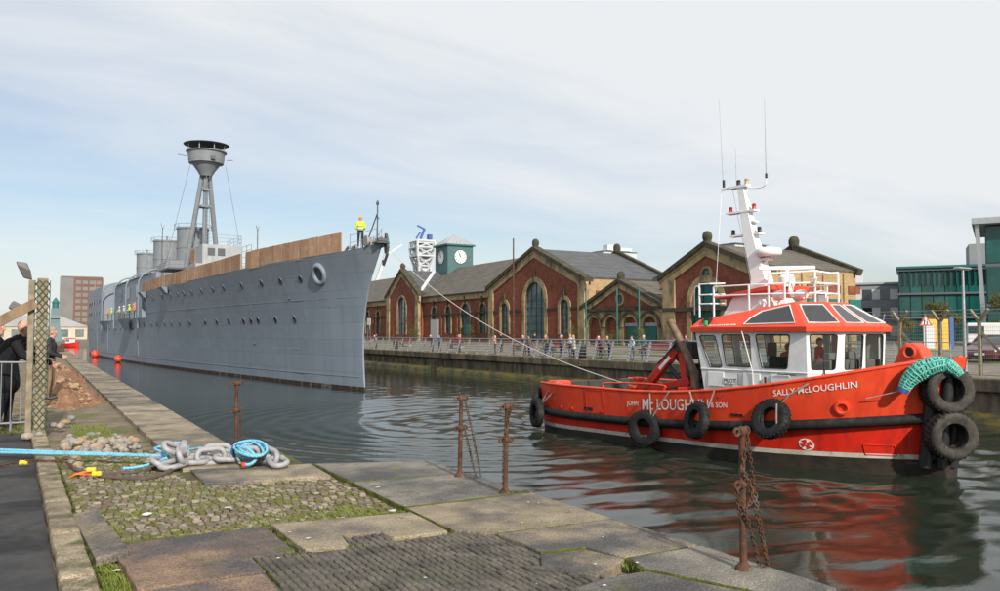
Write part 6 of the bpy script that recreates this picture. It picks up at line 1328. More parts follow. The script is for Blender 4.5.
for sg in (-1, 1):
    for p, q in (((1.0, .76, .95), (.25, .62, 1.40)), ((-.45, .80, .95), (-.5, .64, 1.45)), ((-1.75, .70, .98), (-1.3, .62, 1.42))): MB().beam((p[0], sg * p[1], p[2]), (q[0], sg * q[1], q[2]), .06, .06).build('pillar', m_maroon, car)
    MB().loft([[(1.97, sg * .50, .56), (1.97, sg * .72, .60), (1.93, sg * .72, .72), (1.93, sg * .48, .66)], [(1.55, sg * .60, .66), (1.55, sg * .83, .68), (1.5, sg * .80, .82), (1.5, sg * .58, .84)]]).build('headlight', m_lamp, car)
    MB().obox((.72, sg * .95, .98), (.12, .18, .12)).build('wing_mirror', m_maroon, car, bevel=.03)
    for x in (1.28, -1.25):
        w = MB().lathe([(.19, -.09), (.27, -.1), (.30, -.05), (.30, .05), (.27, .1), (.19, .09)], 22, (x, sg * .80, .30), (0, 1, 0), caps=False).build('wheel', m_rubber, car, smooth=50); MB().lathe([(.2, -.06), (.2, .06), (.05, .075)], 18, (x, sg * .80, .30), (0, sg, 0)).build('rim', m_galv, w)
MB().obox((2.06, 0, .47), (.03, .5, .11)).build('number_plate', m_white, car); MB().obox((2.03, 0, .60), (.05, .6, .06)).build('grille', m_black, car)
# ------------------------------------------------------------------ shrubs and small trees
m_leafg = M('leaf_green', (.055, .085, .02), .7, c2=(.09, .12, .03), sc=2); m_leafy = M('leaf_yellow', (.15, .11, .022), .7, c2=(.07, .075, .02), sc=.8); m_bark = M('bark', (.08, .06, .045), .9, c2=(.11, .085, .06), sc=5)
def tree(name, lb, loc, h, rx, cat, leaf, n, seed, clear=.3, group=None):
    q = random.Random(seed); t = thing(name, lb, cat, loc, 0, group); tr = MB(); tr.tube([(0, 0, 0), (.05, .03, h * clear), (-.04, .05, h * .75)], [h * .028, h * .02, h * .008], 7)
    cl = []
    for k in range(11):
        a = q.uniform(0, 6.28); z = h * q.uniform(clear, .9); r_ = rx * q.uniform(.35, .85) * (1 - abs(z / h - .55)); e = Vector((r_ * math.cos(a), r_ * math.sin(a), z)); cl.append((e, rx * q.uniform(.28, .5))); tr.tube([(0, 0, z * .7), e * .6 + Vector((0, 0, z * .38)), e], [h * .012, h * .008, h * .003], 5)
    cl.append((Vector((0, 0, h * .85)), rx * .4)); tr.build('trunk', m_bark, t)
    lf = MB(); 
    for _ in range(n):
        c, r_ = q.choice(cl); d = Vector((q.gauss(0, 1), q.gauss(0, 1), q.gauss(0, .9))).normalized() * r_ * q.uniform(.4, 1.1); p = c + d; s_ = rx * q.uniform(.03, .06)
        u = Vector((q.gauss(0, 1), q.gauss(0, 1), q.gauss(0, 1))).normalized(); v = u.orthogonal().normalized(); lf.add([p - u * s_, p + v * s_ * .5, p + u * s_, p - v * s_ * .5], [(0, 1, 2, 3)])
    lf.build('crown', leaf, t); return t
tree('street_tree', 'yellowing young tree in front of the teal glass office', (78.1, 47.3, .4), 4.6, 2.0, 'tree', m_leafy, 5200, 1, .2, 'trees by the offices')
tree('street_tree', 'orange brown young tree left of the lamp post', (70.0, 46.0, .4), 2.8, 1.2, 'tree', m_leafy, 3600, 2, .2, 'trees by the offices')
tree('street_tree', 'green and yellow young tree right of the lamp post by the glass block', (80.5, 42.0, .4), 5.0, 2.0, 'tree', m_leafy, 5200, 5, .2, 'trees by the offices')
for i, (y, x, lb) in enumerate(((113.6, 50.4, 'dark shrub at the corner of the left gable'), (96.9, 51.2, 'shrub beside the green doorway of the pump house'), (71.4, 50.3, 'shrub between the middle gable and the arches'), (64.4, 50.3, 'small shrub in front of the second arch'), (59.6, 50.0, 'small shrub in front of the right hand arch'))):
    tree('wall_shrub', lb, (x, y, .45), [2.8, 2.6, 2.2, 1.6, 1.8][i], [1.3, 1.1, .9, .8, .9][i], 'shrub', m_leafg, 900, 20 + i, .1, 'shrubs along the pump house')

# ------------------------------------------------------------------ people: one continuous body each
def capsule(mb, p, q, r0, r1, n=10):
    p, q = Vector(p), Vector(q); d = q - p; L = max(d.length, 1e-4); d = d / L; P, rr_ = [], []
    for k in (-1.0, -.75, -.4): P.append(p + d * r0 * k); rr_.append(r0 * math.sqrt(max(1 - k * k, .02)))
    P.append(p); rr_.append(r0); P.append(q); rr_.append(r1)
    for k in (.4, .75, 1.0): P.append(q + d * r1 * k); rr_.append(r1 * math.sqrt(max(1 - k * k, .02)))
    mb.tube(P, rr_, n)
def hand(segs, wrist, dirv, palm_n, k, grip=.6):
    """palm and five curled fingers of unequal length, thumb from the side of the palm"""
    d = Vector(dirv).normalized(); n_ = Vector(palm_n); n_ = (n_ - d * n_.dot(d)).normalized(); s_ = d.cross(n_); w = Vector(wrist)
    for o in (-.028, 0, .028): segs.append((w + s_ * o * k, w + d * .085 * k + s_ * o * 1.05 * k, .019 * k, .015 * k, 'skin'))
    for i, (o, L) in enumerate(((-.034, .062), (-.012, .076), (.011, .072), (.033, .056))):
        a = w + d * .088 * k + s_ * o * k; b_ = a + (d * math.cos(grip * .6) + n_ * math.sin(grip * .6)) * L * .5 * k; c = b_ + (d * math.cos(grip * 1.7) + n_ * math.sin(grip * 1.7)) * L * .5 * k
        segs.append((a, b_, .0095 * k, .009 * k, 'skin')); segs.append((b_, c, .009 * k, .0075 * k, 'skin'))
    a = w + d * .02 * k - s_ * .034 * k; b_ = a + (d * .6 - s_ * .65 + n_ * .3).normalized() * .042 * k; segs.append((a, b_, .013 * k, .011 * k, 'skin')); segs.append((b_, b_ + (d * .85 + n_ * .5).normalized() * .034 * k, .011 * k, .008 * k, 'skin'))
CLOTH = {}
def cl(c):
    key = tuple(round(x, 3) for x in c)
    if key not in CLOTH: CLOTH[key] = M('cloth_%d' % len(CLOTH), c, .8, c2=tuple(x * .8 for x in c), sc=9, bump=.3, bsc=25)
    return CLOTH[key]
def person(label, loc, rz, pose='stand', top=(.05, .06, .1), legs=(.04, .045, .06), hair=(.12, .08, .05), h=1.72, hat=None, seed=0, bag=None, group='people watching from the far quay', voxel=.026, hero=False, coat=False, name='person', hiviz=False, lean=0.0, bulk=1.0):
    q = random.Random(seed); k = h / 1.75; t = thing(name, label, 'person', loc, rz, group); S = []
    V = lambda x, y, z: Vector((x * k, y * k, z * k))
    st = q.uniform(.10, .16); tw = q.uniform(-.05, .05)
    hip, ch, nk = V(0, 0, .95), V(.02 + lean * .28, 0, 1.30 - lean * .05), V(.02 + lean * .5, 0, 1.49 - lean * .10)
    hd = nk + V(.025 + lean * .06, 0, .135)
    for sg in (-1, 1):
        hp = V(0, .09 * sg, .93)
        if pose == 'sit': kn, an = V(.42, .12 * sg, .55), V(.45, .12 * sg, .10)
        else: kn, an = V(.03 + tw * sg, st * sg, .50), V(-.02 - tw * sg, st * sg * 1.05, .09)
        S += [(hp, kn, .088 * k, .062 * k, 'legs'), (kn, an, .06 * k, .042 * k, 'legs'), (an - V(.02, 0, .03), an + V(.16, .02 * sg, -.05), .045 * k, .034 * k, 'shoe')]
        sh = nk + V(-.01, .185 * sg, -.085)
        if pose == 'photo': el, wr = sh + V(.12, .10 * sg, -.22), hd + V(.20, .06 * sg, -.04)
        elif pose == 'rail': el, wr = sh + V(.16, .06 * sg, -.22), sh + V(.40, .0, -.36)
        elif pose == 'hold': el, wr = sh + V(.03, .08 * sg, -.28), sh + V(.25, -.05 * sg, -.36)
        elif pose == 'sit': el, wr = sh + V(.05, .06 * sg, -.28), sh + V(.26, -.04 * sg, -.40)
        elif pose == 'point' and sg < 0: el, wr = sh + V(.22, .05 * sg, -.12), sh + V(.45, -.02 * sg, -.02)
        else: el, wr = sh + V(-.03, .07 * sg, -.29), sh + V(.05, .06 * sg, -.53)
        S += [(nk + V(0, .09 * sg, -.05), sh, .065 * k, .068 * k, 'top'), (sh, el, .062 * k, .05 * k, 'top'), (el, wr, .05 * k, .037 * k, 'top')]
        d_ = (wr - el).normalized()
        if hero: hand(S, wr + d_ * .02, d_, V(0, -sg, -.2), k)
        else: S.append((wr, wr + d_ * .12 * k, .036 * k, .026 * k, 'skin'))
    S += [(hip + V(0, -.06, 0), hip + V(0, .06, 0), .12 * k, .12 * k, 'legs'), (hip + V(0, -.05, .08), ch + V(0, -.06, 0), .115 * k, .125 * k, 'top'), (hip + V(0, .05, .08), ch + V(0, .06, 0), .115 * k, .125 * k, 'top'), (ch, nk + V(0, 0, -.08), .13 * k, .085 * k, 'top'), (nk + V(0, 0, -.06), hd + V(0, 0, -.05), .055 * k, .055 * k, 'skin')]
    if coat: S += [(V(0, -.07, .95), V(0, -.09, .68), .13 * k, .15 * k, 'top'), (V(0, .07, .95), V(0, .09, .68), .13 * k, .15 * k, 'top')]
    S += [(hd + V(0, 0, .03), hd + V(.0, 0, -.0), .093 * k, .088 * k, 'skin'), (hd + V(.02, 0, -.02), hd + V(.035, 0, -.075), .072 * k, .052 * k, 'skin'), (hd + V(.085, 0, .015), hd + V(.108, 0, -.02), .013 * k, .019 * k, 'skin'), (hd + V(.0, .088, .0), hd + V(-.01, .09, -.035), .02 * k, .016 * k, 'skin'), (hd + V(.0, -.088, .0), hd + V(-.01, -.09, -.035), .02 * k, .016 * k, 'skin')]
    if bulk != 1: S = [(a, b_, r0 * (bulk if m_ in ('top', 'legs') else 1.06), r1 * (bulk if m_ in ('top', 'legs') else 1.06), m_) for a, b_, r0, r1, m_ in S]
    mb = MB()
    for a, b_, r0, r1, m_ in S: capsule(mb, a, b_, r0, r1)
    tmp = mb.build('tmp', m_skin); md = tmp.modifiers.new('r', 'REMESH'); md.mode = 'VOXEL'; md.voxel_size = voxel; md.use_smooth_shade = True
    sm = tmp.modifiers.new('s', 'SMOOTH'); sm.iterations = 2; sm.factor = .5
    dg = bpy.context.evaluated_depsgraph_get(); me = bpy.data.meshes.new_from_object(tmp.evaluated_get(dg)); bpy.data.objects.remove(tmp)
    slots = ['top', 'legs', 'skin', 'shoe']; me.materials.clear()
    for m_ in (cl(top), cl(legs), m_skin, m_black): me.materials.append(m_)
    A = np.array([tuple(s_[0]) for s_ in S]); B = np.array([tuple(s_[1]) for s_ in S]); r0 = np.array([s_[2] for s_ in S]); r1 = np.array([s_[3] for s_ in S]); mi = np.array([slots.index(s_[4]) for s_ in S])
    n = len(me.polygons); C = np.empty(n * 3); me.polygons.foreach_get('center', C); C = C.reshape(-1, 3)
    AB = B - A; L2 = (AB ** 2).sum(1) + 1e-9; tt = np.clip(((C[:, None, :] - A) * AB).sum(2) / L2, 0, 1); dist = np.linalg.norm(C[:, None, :] - (A + tt[..., None] * AB), axis=2) - (r0 + (r1 - r0) * tt)
    me.polygons.foreach_set('material_index', mi[dist.argmin(1)].astype(np.int32)); me.polygons.foreach_set('use_smooth', [True] * n)
    o = bpy.data.objects.new('body', me); COL.objects.link(o); o.parent = t
    if hat is None and hair is not None:
        prof = [(.101 * math.cos(a) * k, .101 * math.sin(a) * k) for a in np.linspace(-.15, 1.5, 8)]
        long_ = q.random() < .35
        hb_ = MB().lathe(prof, 14, hd + V(-.012, 0, .035), (-.28, 0, 1)); capsule(hb_, hd + V(-.05, 0, .02), hd + V(-.055, 0, -.13 if long_ else -.05), .075 * k, .055 * k); hb_.build('hair', cl(hair), t, smooth=60)
    elif hat is not None:
        hb_ = MB().lathe([(.108 * k, -.01), (.112 * k, .0)] + [(.106 * math.cos(a) * k, .11 * math.sin(a) * k + .012) for a in np.linspace(.1, 1.5, 7)], 16, hd + V(0, 0, .045), (-.1, 0, 1)); hb_.obox(hd + V(.12, 0, .055), (.09 * k, .14 * k, .015 * k)); hb_.build('hat', cl(hat), t, smooth=50)
    if hero:
        for sg in (-1, 1): e = MB().lathe([(.004, -.012), (.012, -.004), (.013, .004), (.006, .011)], 10, hd + V(.083, .034 * sg, .012), (1, 0, 0)).build('eye', m_white, t, smooth=60); MB().lathe([(.006, .006), (.005, .013)], 8, hd + V(.083, .034 * sg, .012), (1, 0, 0)).build('iris', m_black, e)
        MB().tube([hd + V(.083, y, -.062 - abs(y) * .08) for y in (-.024, -.012, 0, .012, .024)], .005, 5).build('mouth', cl((.32, .12, .1)), t)
    if hiviz:
        b = MB()
        for z in (1.05, 1.22): b.lathe([(.185 * k, z * k), (.19 * k, (z + .05) * k)], 20, (.01, 0, 0), caps=False)
        b.build('reflective_bands', M('reflective_grey', (.6, .62, .6), .3), t)
    if bag: MB().box(-.26 * k, -.12 * k, -.16 * k, .16 * k, 1.0 * k, 1.42 * k).build('backpack', cl(bag), t, bevel=.05)
    if pose == 'photo': MB().obox(hd + V(.22, 0, -.02), (.06, .13, .09)).build('camera', m_black, t, bevel=.01)
    return t
NAVY, BLK, GREY, RED, TEAL_, WHT, BRN, BLU, PINK, GRN = (.03, .04, .08), (.025, .025, .03), (.16, .165, .18), (.55, .03, .04), (.05, .14, .15), (.62, .62, .64), (.16, .10, .06), (.06, .14, .36), (.55, .25, .25), (.08, .13, .08)
BLOND, DARK, SILV = (.48, .33, .15), (.05, .035, .03), (.5, .49, .47)
Wd = R(180)                                              # facing the dock
crowd = [
    (92.5, 35.9, Wd, 'rail', PINK, NAVY, SILV, 1.68, None, 'person in a pink top at the left end of the far railing'),
    (96.5, 37.5, Wd, 'stand', NAVY, BLK, DARK, 1.75, None, 'person in navy standing behind the left end of the railing'),
    (76.4, 35.9, Wd, 'rail', NAVY, NAVY, SILV, 1.75, None, 'person in navy leaning on the railing, left of the red jacket'),
    (75.2, 36.2, Wd, 'hold', BLU, BLK, DARK, 1.70, None, 'person in blue close beside the navy figure, left of the red jacket'),
    (71.6, 36.6, Wd, 'photo', RED, NAVY, BLOND, 1.72, None, 'person in a bright red jacket taking a picture'),
    (70.2, 36.0, Wd, 'stand', (.12, .16, .24), (.05, .07, .13), BLOND, 1.74, None, 'fair haired person in slate blue right of the red jacket'),
    (66.4, 38.5, Wd, 'stand', BLK, BLK, DARK, 1.78, None, 'person in black standing back from the railing by the doorway'),
    (63.4, 36.1, Wd, 'photo', PINK, NAVY, SILV, 1.66, None, 'person in a pale pink top with raised arms left of the tall pole'),
    (61.2, 39.0, Wd, 'stand', BLK, GREY, DARK, 1.75, None, 'person in black right beside the tall pole'),
    (60.2, 39.6, Wd, 'stand', (.25, .15, .13), BLK, BRN, 1.68, None, 'person in dull brown beside the tall pole'),
    (58.6, 36.3, Wd, 'rail', NAVY, BLK, SILV, 1.72, None, 'white haired person in navy behind the railing right of the pole'),
    (57.4, 36.0, Wd, 'stand', GREY, NAVY, DARK, 1.70, None, 'person in grey left of the cyclist in blue helmet'),
    (55.3, 36.4, Wd, 'rail', (.12, .11, .06), BLK, BLOND, 1.72, None, 'fair haired person in olive behind the blue bicycle'),
    (54.2, 37.2, Wd, 'stand', NAVY, NAVY, None, 1.70, (.03, .22, .62), 'cyclist in navy wearing a bright blue helmet'),
    (52.9, 36.2, Wd, 'stand', (.10, .10, .14), NAVY, SILV, 1.72, None, 'person in dark grey with white hair right of the blue helmet'),
    (52.2, 36.6, Wd, 'hold', WHT, NAVY, BLOND, 1.76, None, 'person in a white and grey top with a pale bag near the blue helmet'),
    (51.2, 36.2, Wd, 'stand', (.55, .52, .48), BLK, BLOND, 1.74, None, 'person in a cream coat at the right of the cyclist group'),
    (47.9, 36.3, Wd, 'rail', (.05, .06, .10), BLK, SILV, 1.70, None, 'person in dark clothes bent over a bicycle left of the red notice board'),
    (47.3, 36.7, Wd, 'rail', (.10, .12, .17), BLK, BLOND, 1.68, None, 'person in blue grey bent over the bicycle beside the red notice board'),
    (43.9, 36.0, Wd, 'hold', (.45, .58, .66), (.05, .07, .13), BRN, 1.70, None, 'person in a pale blue top standing with one in teal'),
    (43.0, 36.3, Wd, 'hold', TEAL_, (.04, .06, .10), SILV, 1.74, None, 'white haired person in a teal jacket beside the pale blue top'),
    (40.4, 37.8, Wd, 'stand', (.25, .10, .12), BLK, BRN, 1.70, None, 'person in dull red behind the tug exhaust'),
]
for i, (y, x, rz, ps, tp_, lg, hr, hh, hat, lb) in enumerate(crowd):
    zg = FARQ + .02 + max(0, (x - 35.25)) * .0488
    person(lb, (x, y, zg), rz + rnd.uniform(-.4, .4), ps, tp_, lg, hr or DARK, hh, hat, 50 + i, coat=(i in (6, 16)), lean=.35 if ps == 'rail' else 0, voxel=.03)
# bicycles at the far railing
def bicycle(lb, loc, rz, col):
    t = thing('bicycle', lb, 'bicycle', loc, rz, 'bicycles at the far railing')
    for x in (-.52, .52):
        w = MB().tube([(x + .33 * math.cos(a), 0, .34 + .33 * math.sin(a)) for a in np.linspace(0, 2 * PI, 22, endpoint=False)], .022, 6, closed=True).build('wheel', m_rubber, t); b = MB()
        for k in range(8): a = PI * k / 8; b.tube([(x - .32 * math.cos(a), 0, .34 - .32 * math.sin(a)), (x + .32 * math.cos(a), 0, .34 + .32 * math.sin(a))], .004, 3)
        b.build('spokes', m_galv, w)
    b = MB(); bb, se, hd_, re = (-.05, 0, .32), (-.2, 0, .82), (.38, 0, .82), (-.52, 0, .34)
    for p, q in ((bb, se), (se, hd_), (bb, hd_), (bb, re), (se, re), (hd_, (.52, 0, .34)), (hd_, (.36, 0, 1.0)), (se, (-.23, 0, .95))): b.tube([p, q], .022, 6)
    b.build('frame', cl(col), t); MB().tube([(.36, -.25, 1.02), (.38, 0, 1.0), (.36, .25, 1.02)], .016, 6).build('handlebar', m_black, t); MB().loft([[(-.38, -.07, .95), (-.38, .07, .95), (-.38, .07, 1.0), (-.38, -.07, 1.0)], [(-.1, -.02, .96), (-.1, .02, .96), (-.1, .02, .99), (-.1, -.02, .99)]]).build('saddle', m_black, t)
bicycle('blue bicycle leaning at the railing below the blue helmet', (35.75, 54.4, FARQ + .02), R(95), (.05, .16, .5)); bicycle('dark bicycle held at the railing left of the red notice board', (35.8, 47.0, FARQ + .02), R(85), (.05, .05, .06))
# dark waste bins and tubs along the rail
for y, x, lb in ((88, 36.6, 'dark litter bin at the left of the far railing'), (50.2, 36.3, 'dark litter bin between the cyclists and the notice board')):
    t = thing('litter_bin', lb, 'bin', (x, y, FARQ + .04)); MB().lathe([(.26, 0), (.30, .1), (.30, .85), (.33, .87), (.33, .92)], 16).build('drum', m_black, t, smooth=40); MB().lathe([(.33, .92), (.28, 1.02), (.05, 1.08)], 16).build('lid', m_black, t, smooth=40)

# crew: the man on the warship's bow, dock workers in the bay, tug crew
HV, ORG = (.55, .80, .03), (.85, .22, .04)
p = ship_w((-.05, .42, 9.42)); person('worker in yellow jacket and orange helmet standing on the warship bow', p, math.atan2(p.y, -p.x) * 0 + R(65), 'hold', HV, (.02, .025, .045), None, 2.08, (.8, .25, .05), 3, group='crew of the warship', voxel=.02, hero=True, hiviz=True)
for i, (s_, y, tp_, hat, lb) in enumerate(((62.0, 5.6, ORG, (.8, .3, .1), 'worker in orange at the right end of the warship bay'), (65.5, 5.7, HV, (.85, .8, .1), 'worker in yellow green second from the right in the warship bay'), (71.5, 5.6, (.5, .5, .5), (.8, .8, .8), 'worker in pale grey in the middle of the warship bay'), (76.0, 5.6, (.45, .47, .5), (.8, .8, .8), 'worker in grey with white helmet in the warship bay'), (81.0, 5.7, (.10, .13, .2), (.7, .7, .1), 'worker in dark blue left of the middle of the bay'), (84.0, 5.7, HV, (.85, .8, .1), 'worker in yellow green near the left end of the bay'), (88.5, 5.7, ORG, (.8, .3, .1), 'worker in orange at the left end of the warship bay'))):
    p = ship_w((s_, y, AFT)); person(lb, p, R(180 + rnd.uniform(-30, 30)), ['rail', 'hold', 'stand'][i % 3], tp_, (.03, .035, .05), None, 1.95, hat, 120 + i, group='crew of the warship', voxel=.04)
person('crew member in red jacket at the tug console', tug_w((11.05, -.55, 2.0)), TUG_RZ + .2, 'hold', (.50, .012, .012), BLK, DARK, 1.66, None, 200, group='tug crew', voxel=.02)
person('seated crew member in dark top inside the tug wheelhouse', tug_w((9.9, -.3, 1.42)), TUG_RZ - .5, 'sit', BLK, BLK, SILV, 1.70, None, 201, group='tug crew', voxel=.022)
person('deckhand with orange helmet seen through the tug side window', tug_w((8.75, 1.2, 1.72)), TUG_RZ + 2.2, 'hold', (.62, .16, .05), BLK, None, 1.70, (.85, .2, .05), 202, group='tug crew', voxel=.022)
# ------------------------------------------------------------------ near left: fence post wrapped in mesh, floodlight, crowd barrier, watchers
fp = thing('mesh_fence_post', 'concrete fence post wrapped in green chain link mesh', 'fence post', (.06, 16.35, 0))
MB().box(-.085, .085, -.085, .085, -.1, 2.72).build('post', m_conc_post, fp, bevel=.015)
MB().box(-.215, -.117, -.06, .09, -.1, 2.68).build('side_post', m_conc_post, fp, bevel=.012)
m_mesh = M('green_mesh', (.045, .075, .045), .6, c2=(.065, .10, .06), sc=6); b = MB()
def ringp(a):                                            # square wrap round the post
    c_, s_ = math.cos(a), math.sin(a); k = .115 / max(abs(c_), abs(s_)); return (c_ * k, s_ * k)
for j in range(8):
    for dirn in (1, -1):
        P = []
        for i in range(61):
            z = 2.68 * i / 60; a = 2 * PI * j / 8 + dirn * z * 6.0; x, y = ringp(a); P.append((x, y, z))
        b.tube(P, .0058, 4, caps=False)
b.build('chain_link', m_mesh, fp)
MB().beam((-.95, -.12, 1.75), (-.1, -.1, 2.28), .10, .17).build('timber_brace', m_wood, fp, bevel=.01)
fl = MB().loft([[(-.30, -.05, 2.72), (-.16, -.05, 2.68), (-.16, .05, 2.68), (-.30, .05, 2.72)], [(-.40, -.11, 2.94), (-.19, -.11, 2.84), (-.19, .11, 2.84), (-.40, .11, 2.94)], [(-.42, -.10, 3.0), (-.25, -.10, 2.98), (-.25, .10, 2.98), (-.42, .10, 3.0)]]).build('floodlight', M('lamp_grey', (.12, .115, .11), .5), fp, bevel=.02); MB().tube([(-.16, 0, 2.62), (-.05, 0, 2.6)], .02, 6).build('lamp_bracket', m_rust, fl)
b = MB(); b.obox((-.42, .3, 2.22), (.16, .12, .16), (0, .5, 0)); b.build('small_lamp', MATS['lamp_grey'], fp, bevel=.03)
# second post with tiny fittings behind
o = MB().box(-.05, .05, -.05, .05, -.1, 2.3).build('timber_post', m_wood, loc=(-.12, 17.6, 0)); tag(o, 'weathered timber post just behind the mesh covered post', 'post')
m_dullgalv = M('dull_galvanised', (.24, .25, .26), .6, .3, c2=(.19, .2, .21), sc=8)
br = thing('crowd_barrier', 'galvanised crowd control barrier beside the mesh covered post', 'barrier', (-1.12, 16.47, .06))
b = MB(); b.tube(spline([(-1.0, 0, .18), (-1.0, 0, 1.08), (-.92, 0, 1.17), (.92, 0, 1.17), (1.0, 0, 1.08), (1.0, 0, .18), (.95, 0, .12), (-.95, 0, .12), (-1.0, 0, .18)], 4), .02, 7); b.build('frame', m_dullgalv, br, smooth=60)
for k in range(13): MB().tube([(-.88 + k * .147, 0, .12), (-.88 + k * .147, 0, 1.17)], .009, 5).build('bar', m_dullgalv, br)
for x in (-.75, .75): MB().tube([(x, -.3, 0), (x, -.05, .12), (x, .05, .12), (x, .3, 0)], .018, 6).build('foot', m_galv, br)
MB().box(-.16, -.06, -.012, .0, .55, .68).build('white_tag', m_white, br, loc=(1.25, -.02, .05))
person('bald watcher in black jacket leaning forward behind the barrier', (-.50, 17.15, .06), R(-22), 'rail', (.012, .013, .018), (.012, .013, .02), None, 1.97, None, 300, group='watchers by the barrier', voxel=.016, hero=True, lean=.40, coat=True, bulk=1.28)
person('bald watcher in dark jacket at the left edge of the picture', (-.80, 17.6, .06), R(-20), 'stand', (.015, .017, .022), (.015, .016, .022), None, 1.94, None, 301, group='watchers by the barrier', voxel=.016, hero=True, lean=.2)
o = bpy.data.objects['person.%03d' % 0] if 'person.000' in bpy.data.objects else None
person('far watcher in dark coat half hidden behind the mesh post', (.27, 22.5, .12), R(-10), 'hold', (.03, .03, .04), (.20, .15, .10), (.30, .26, .22), 1.78, None, 302, group='watchers by the barrier', voxel=.02, hero=True)
# ------------------------------------------------------------------ rusty chain stanchions on the quay edge
def links(mb, pts, L=.07, r=.008, w=.04):
    """a run of chain: alternate links turned a quarter about the run"""
    P = [Vector(p) for p in pts]; tot = sum((b_ - a).length for a, b_ in zip(P[:-1], P[1:])); n = max(2, int(tot / (L * .72))); out = []
    def at(d):
        for a, b_ in zip(P[:-1], P[1:]):
            l = (b_ - a).length
            if d <= l or b_ is P[-1]: return a.lerp(b_, min(1, d / max(l, 1e-6))), (b_ - a).normalized()
            d -= l
    for i in range(n):
        c, d = at((i + .5) * tot / n); u = d.orthogonal().normalized(); v = d.cross(u)
        if i % 2: u = v
        ring = [c + d * (L * .5 - w * .5) * (1 if abs(a) < PI / 2 else -1) + d * math.cos(a) * w * .5 + u * math.sin(a) * w * .5 for a in np.linspace(-PI, PI, 12, endpoint=False)]
        out.append(ring)
    return out
def chain_parts(name, pts, L, r, w, mat, parent, joined=False):
    rg = links(None, pts, L, r, w)
    if joined:
        b = MB()
        for q in rg: b.tube(q, r, 5, closed=True)
        return b.build(name, mat, parent, smooth=60)
    for q in rg: MB().tube(q, r, 7, closed=True).build(name, mat, parent, smooth=60)
def stanchion(lb, x, y, h, chains, tilt=(0, 0)):
    t = thing('chain_stanchion', lb, 'stanchion', (x, y, .015), 0, 'rusty stanchions on the quay edge'); t.rotation_euler = (tilt[0], tilt[1], 0)
    MB().lathe([(.062, 0), (.062, .02), (.045, .04), (.027, .06), (.025, h * .5), (.023, h - .07), (.033, h - .05), (.036, h - .02), (.024, h)], 14).build('post', m_rust, t, smooth=40)
    for z in (h * .60, h - .03): e = MB().lathe([(.03, -.045), (.038, -.02), (.038, .02), (.03, .045)], 12, (0, 0, z), (1, .3, 0)).build('eye_boss', m_rust, t, smooth=40); MB().tube([(.072 + .026 * math.cos(a), .02, z + .026 * math.sin(a)) for a in np.linspace(0, 2 * PI, 12, endpoint=False)], .011, 5, closed=True).build('eye_ring', m_rust, e); MB().tube([(-.072 + .026 * math.cos(a), -.02, z + .026 * math.sin(a)) for a in np.linspace(0, 2 * PI, 12, endpoint=False)], .011, 5, closed=True).build('eye_ring', m_rust, e)
    for c in chains: o = chain_parts('chain', c, .046, .0046, .024, m_rust, t, True)
    return t
stanchion('rusty stanchion beside the coiled blue rope', 2.50, 11.9, 1.04, [[(.06, 0, .55), (.07, .03, .2), (.1, .05, .02)]])
stanchion('rusty stanchion with hanging chain, left of the pair in the middle', 4.46, 8.70, .97, [[(.05, 0, .93), (.14, -.06, .5), (.30, -.15, -.35)], [(.06, 0, .56), (.16, -.06, .1), (.27, -.12, -.3)]], (0, .02))
stanchion('rusty stanchion with chain wound down it, right of the pair in the middle', 4.42, 7.55, .96, [[(.03, -.045, .95), (-.045, -.03, .6), (-.045, -.03, .25), (-.04, -.04, .03)], [(-.02, -.05, .03), (.2, -.08, .02), (.45, -.1, .02)]], (0, .03))
stanchion('rusty stanchion nearest the camera hung with several chains', 4.52, 4.26, 1.04, [[(.07, 0, .99), (-.05, -.05, .75), (.05, -.04, .6)], [(.06, 0, .97), (.12, 0, .6), (.22, -.03, .0), (.30, -.05, -.3)], [(.09, 0, .62), (.15, -.02, .3), (.26, -.05, -.2)], [(-.08, -.02, .6), (.02, -.06, .3), (.12, -.04, .04), (.24, -.05, -.05)], [(-.085, -.02, .62), (-.06, -.03, .4), (.06, -.03, .5), (.09, 0, .62)]], (0, 0))
# ------------------------------------------------------------------ heavy galvanised chain, light blue rope and coil
ch = thing('heavy_chain', 'heavy grey galvanised chain heaped across the quay edge', 'chain', (1.45, 11.1, .02))
def big_link(c, rz, tilt, roll, L=.40, w=.23, r=.036):
    pts = []
    for a in np.linspace(0, 2 * PI, 20, endpoint=False): pts.append(((L / 2 - w / 2) * (1 if math.cos(a) > 0 else -1) + math.cos(a) * w / 2 * .8, math.sin(a) * w / 2 * .8, 0))
    m_ = Matrix.Rotation(rz, 4, 'Z') @ Matrix.Rotation(tilt, 4, 'Y') @ Matrix.Rotation(roll, 4, 'X'); b = MB(); b.tube([m_ @ Vector(p) for p in pts], r, 9, closed=True)
    return b.build('link', m_chain, ch, smooth=60, loc=c)
for c, rz, ti, ro in (((-.02, .10, .06), 1.0, .15, .5), ((.10, -.02, .05), .5, -.1, .2), ((.22, .05, .13), 1.2, .2, 1.2), ((.36, .10, .06), .1, .05, .2), ((.58, .08, .10), .0, 0, 1.35), ((.80, .03, .07), -.15, .05, .15), ((1.00, -.05, .10), -.35, 0, 1.3), ((1.16, -.16, .12), -.6, .1, .2), ((1.24, -.36, .10), -1.3, .15, 1.3), ((1.28, -.62, .07), -1.5, .12, .2), ((.45, .30, .06), .25, 0, .2), ((.70, .26, .12), .1, .05, 1.2), ((.92, .20, .09), -.1, .05, .3), ((.16, .20, .20), .3, .4, .6)): big_link(c, rz, ti, ro)
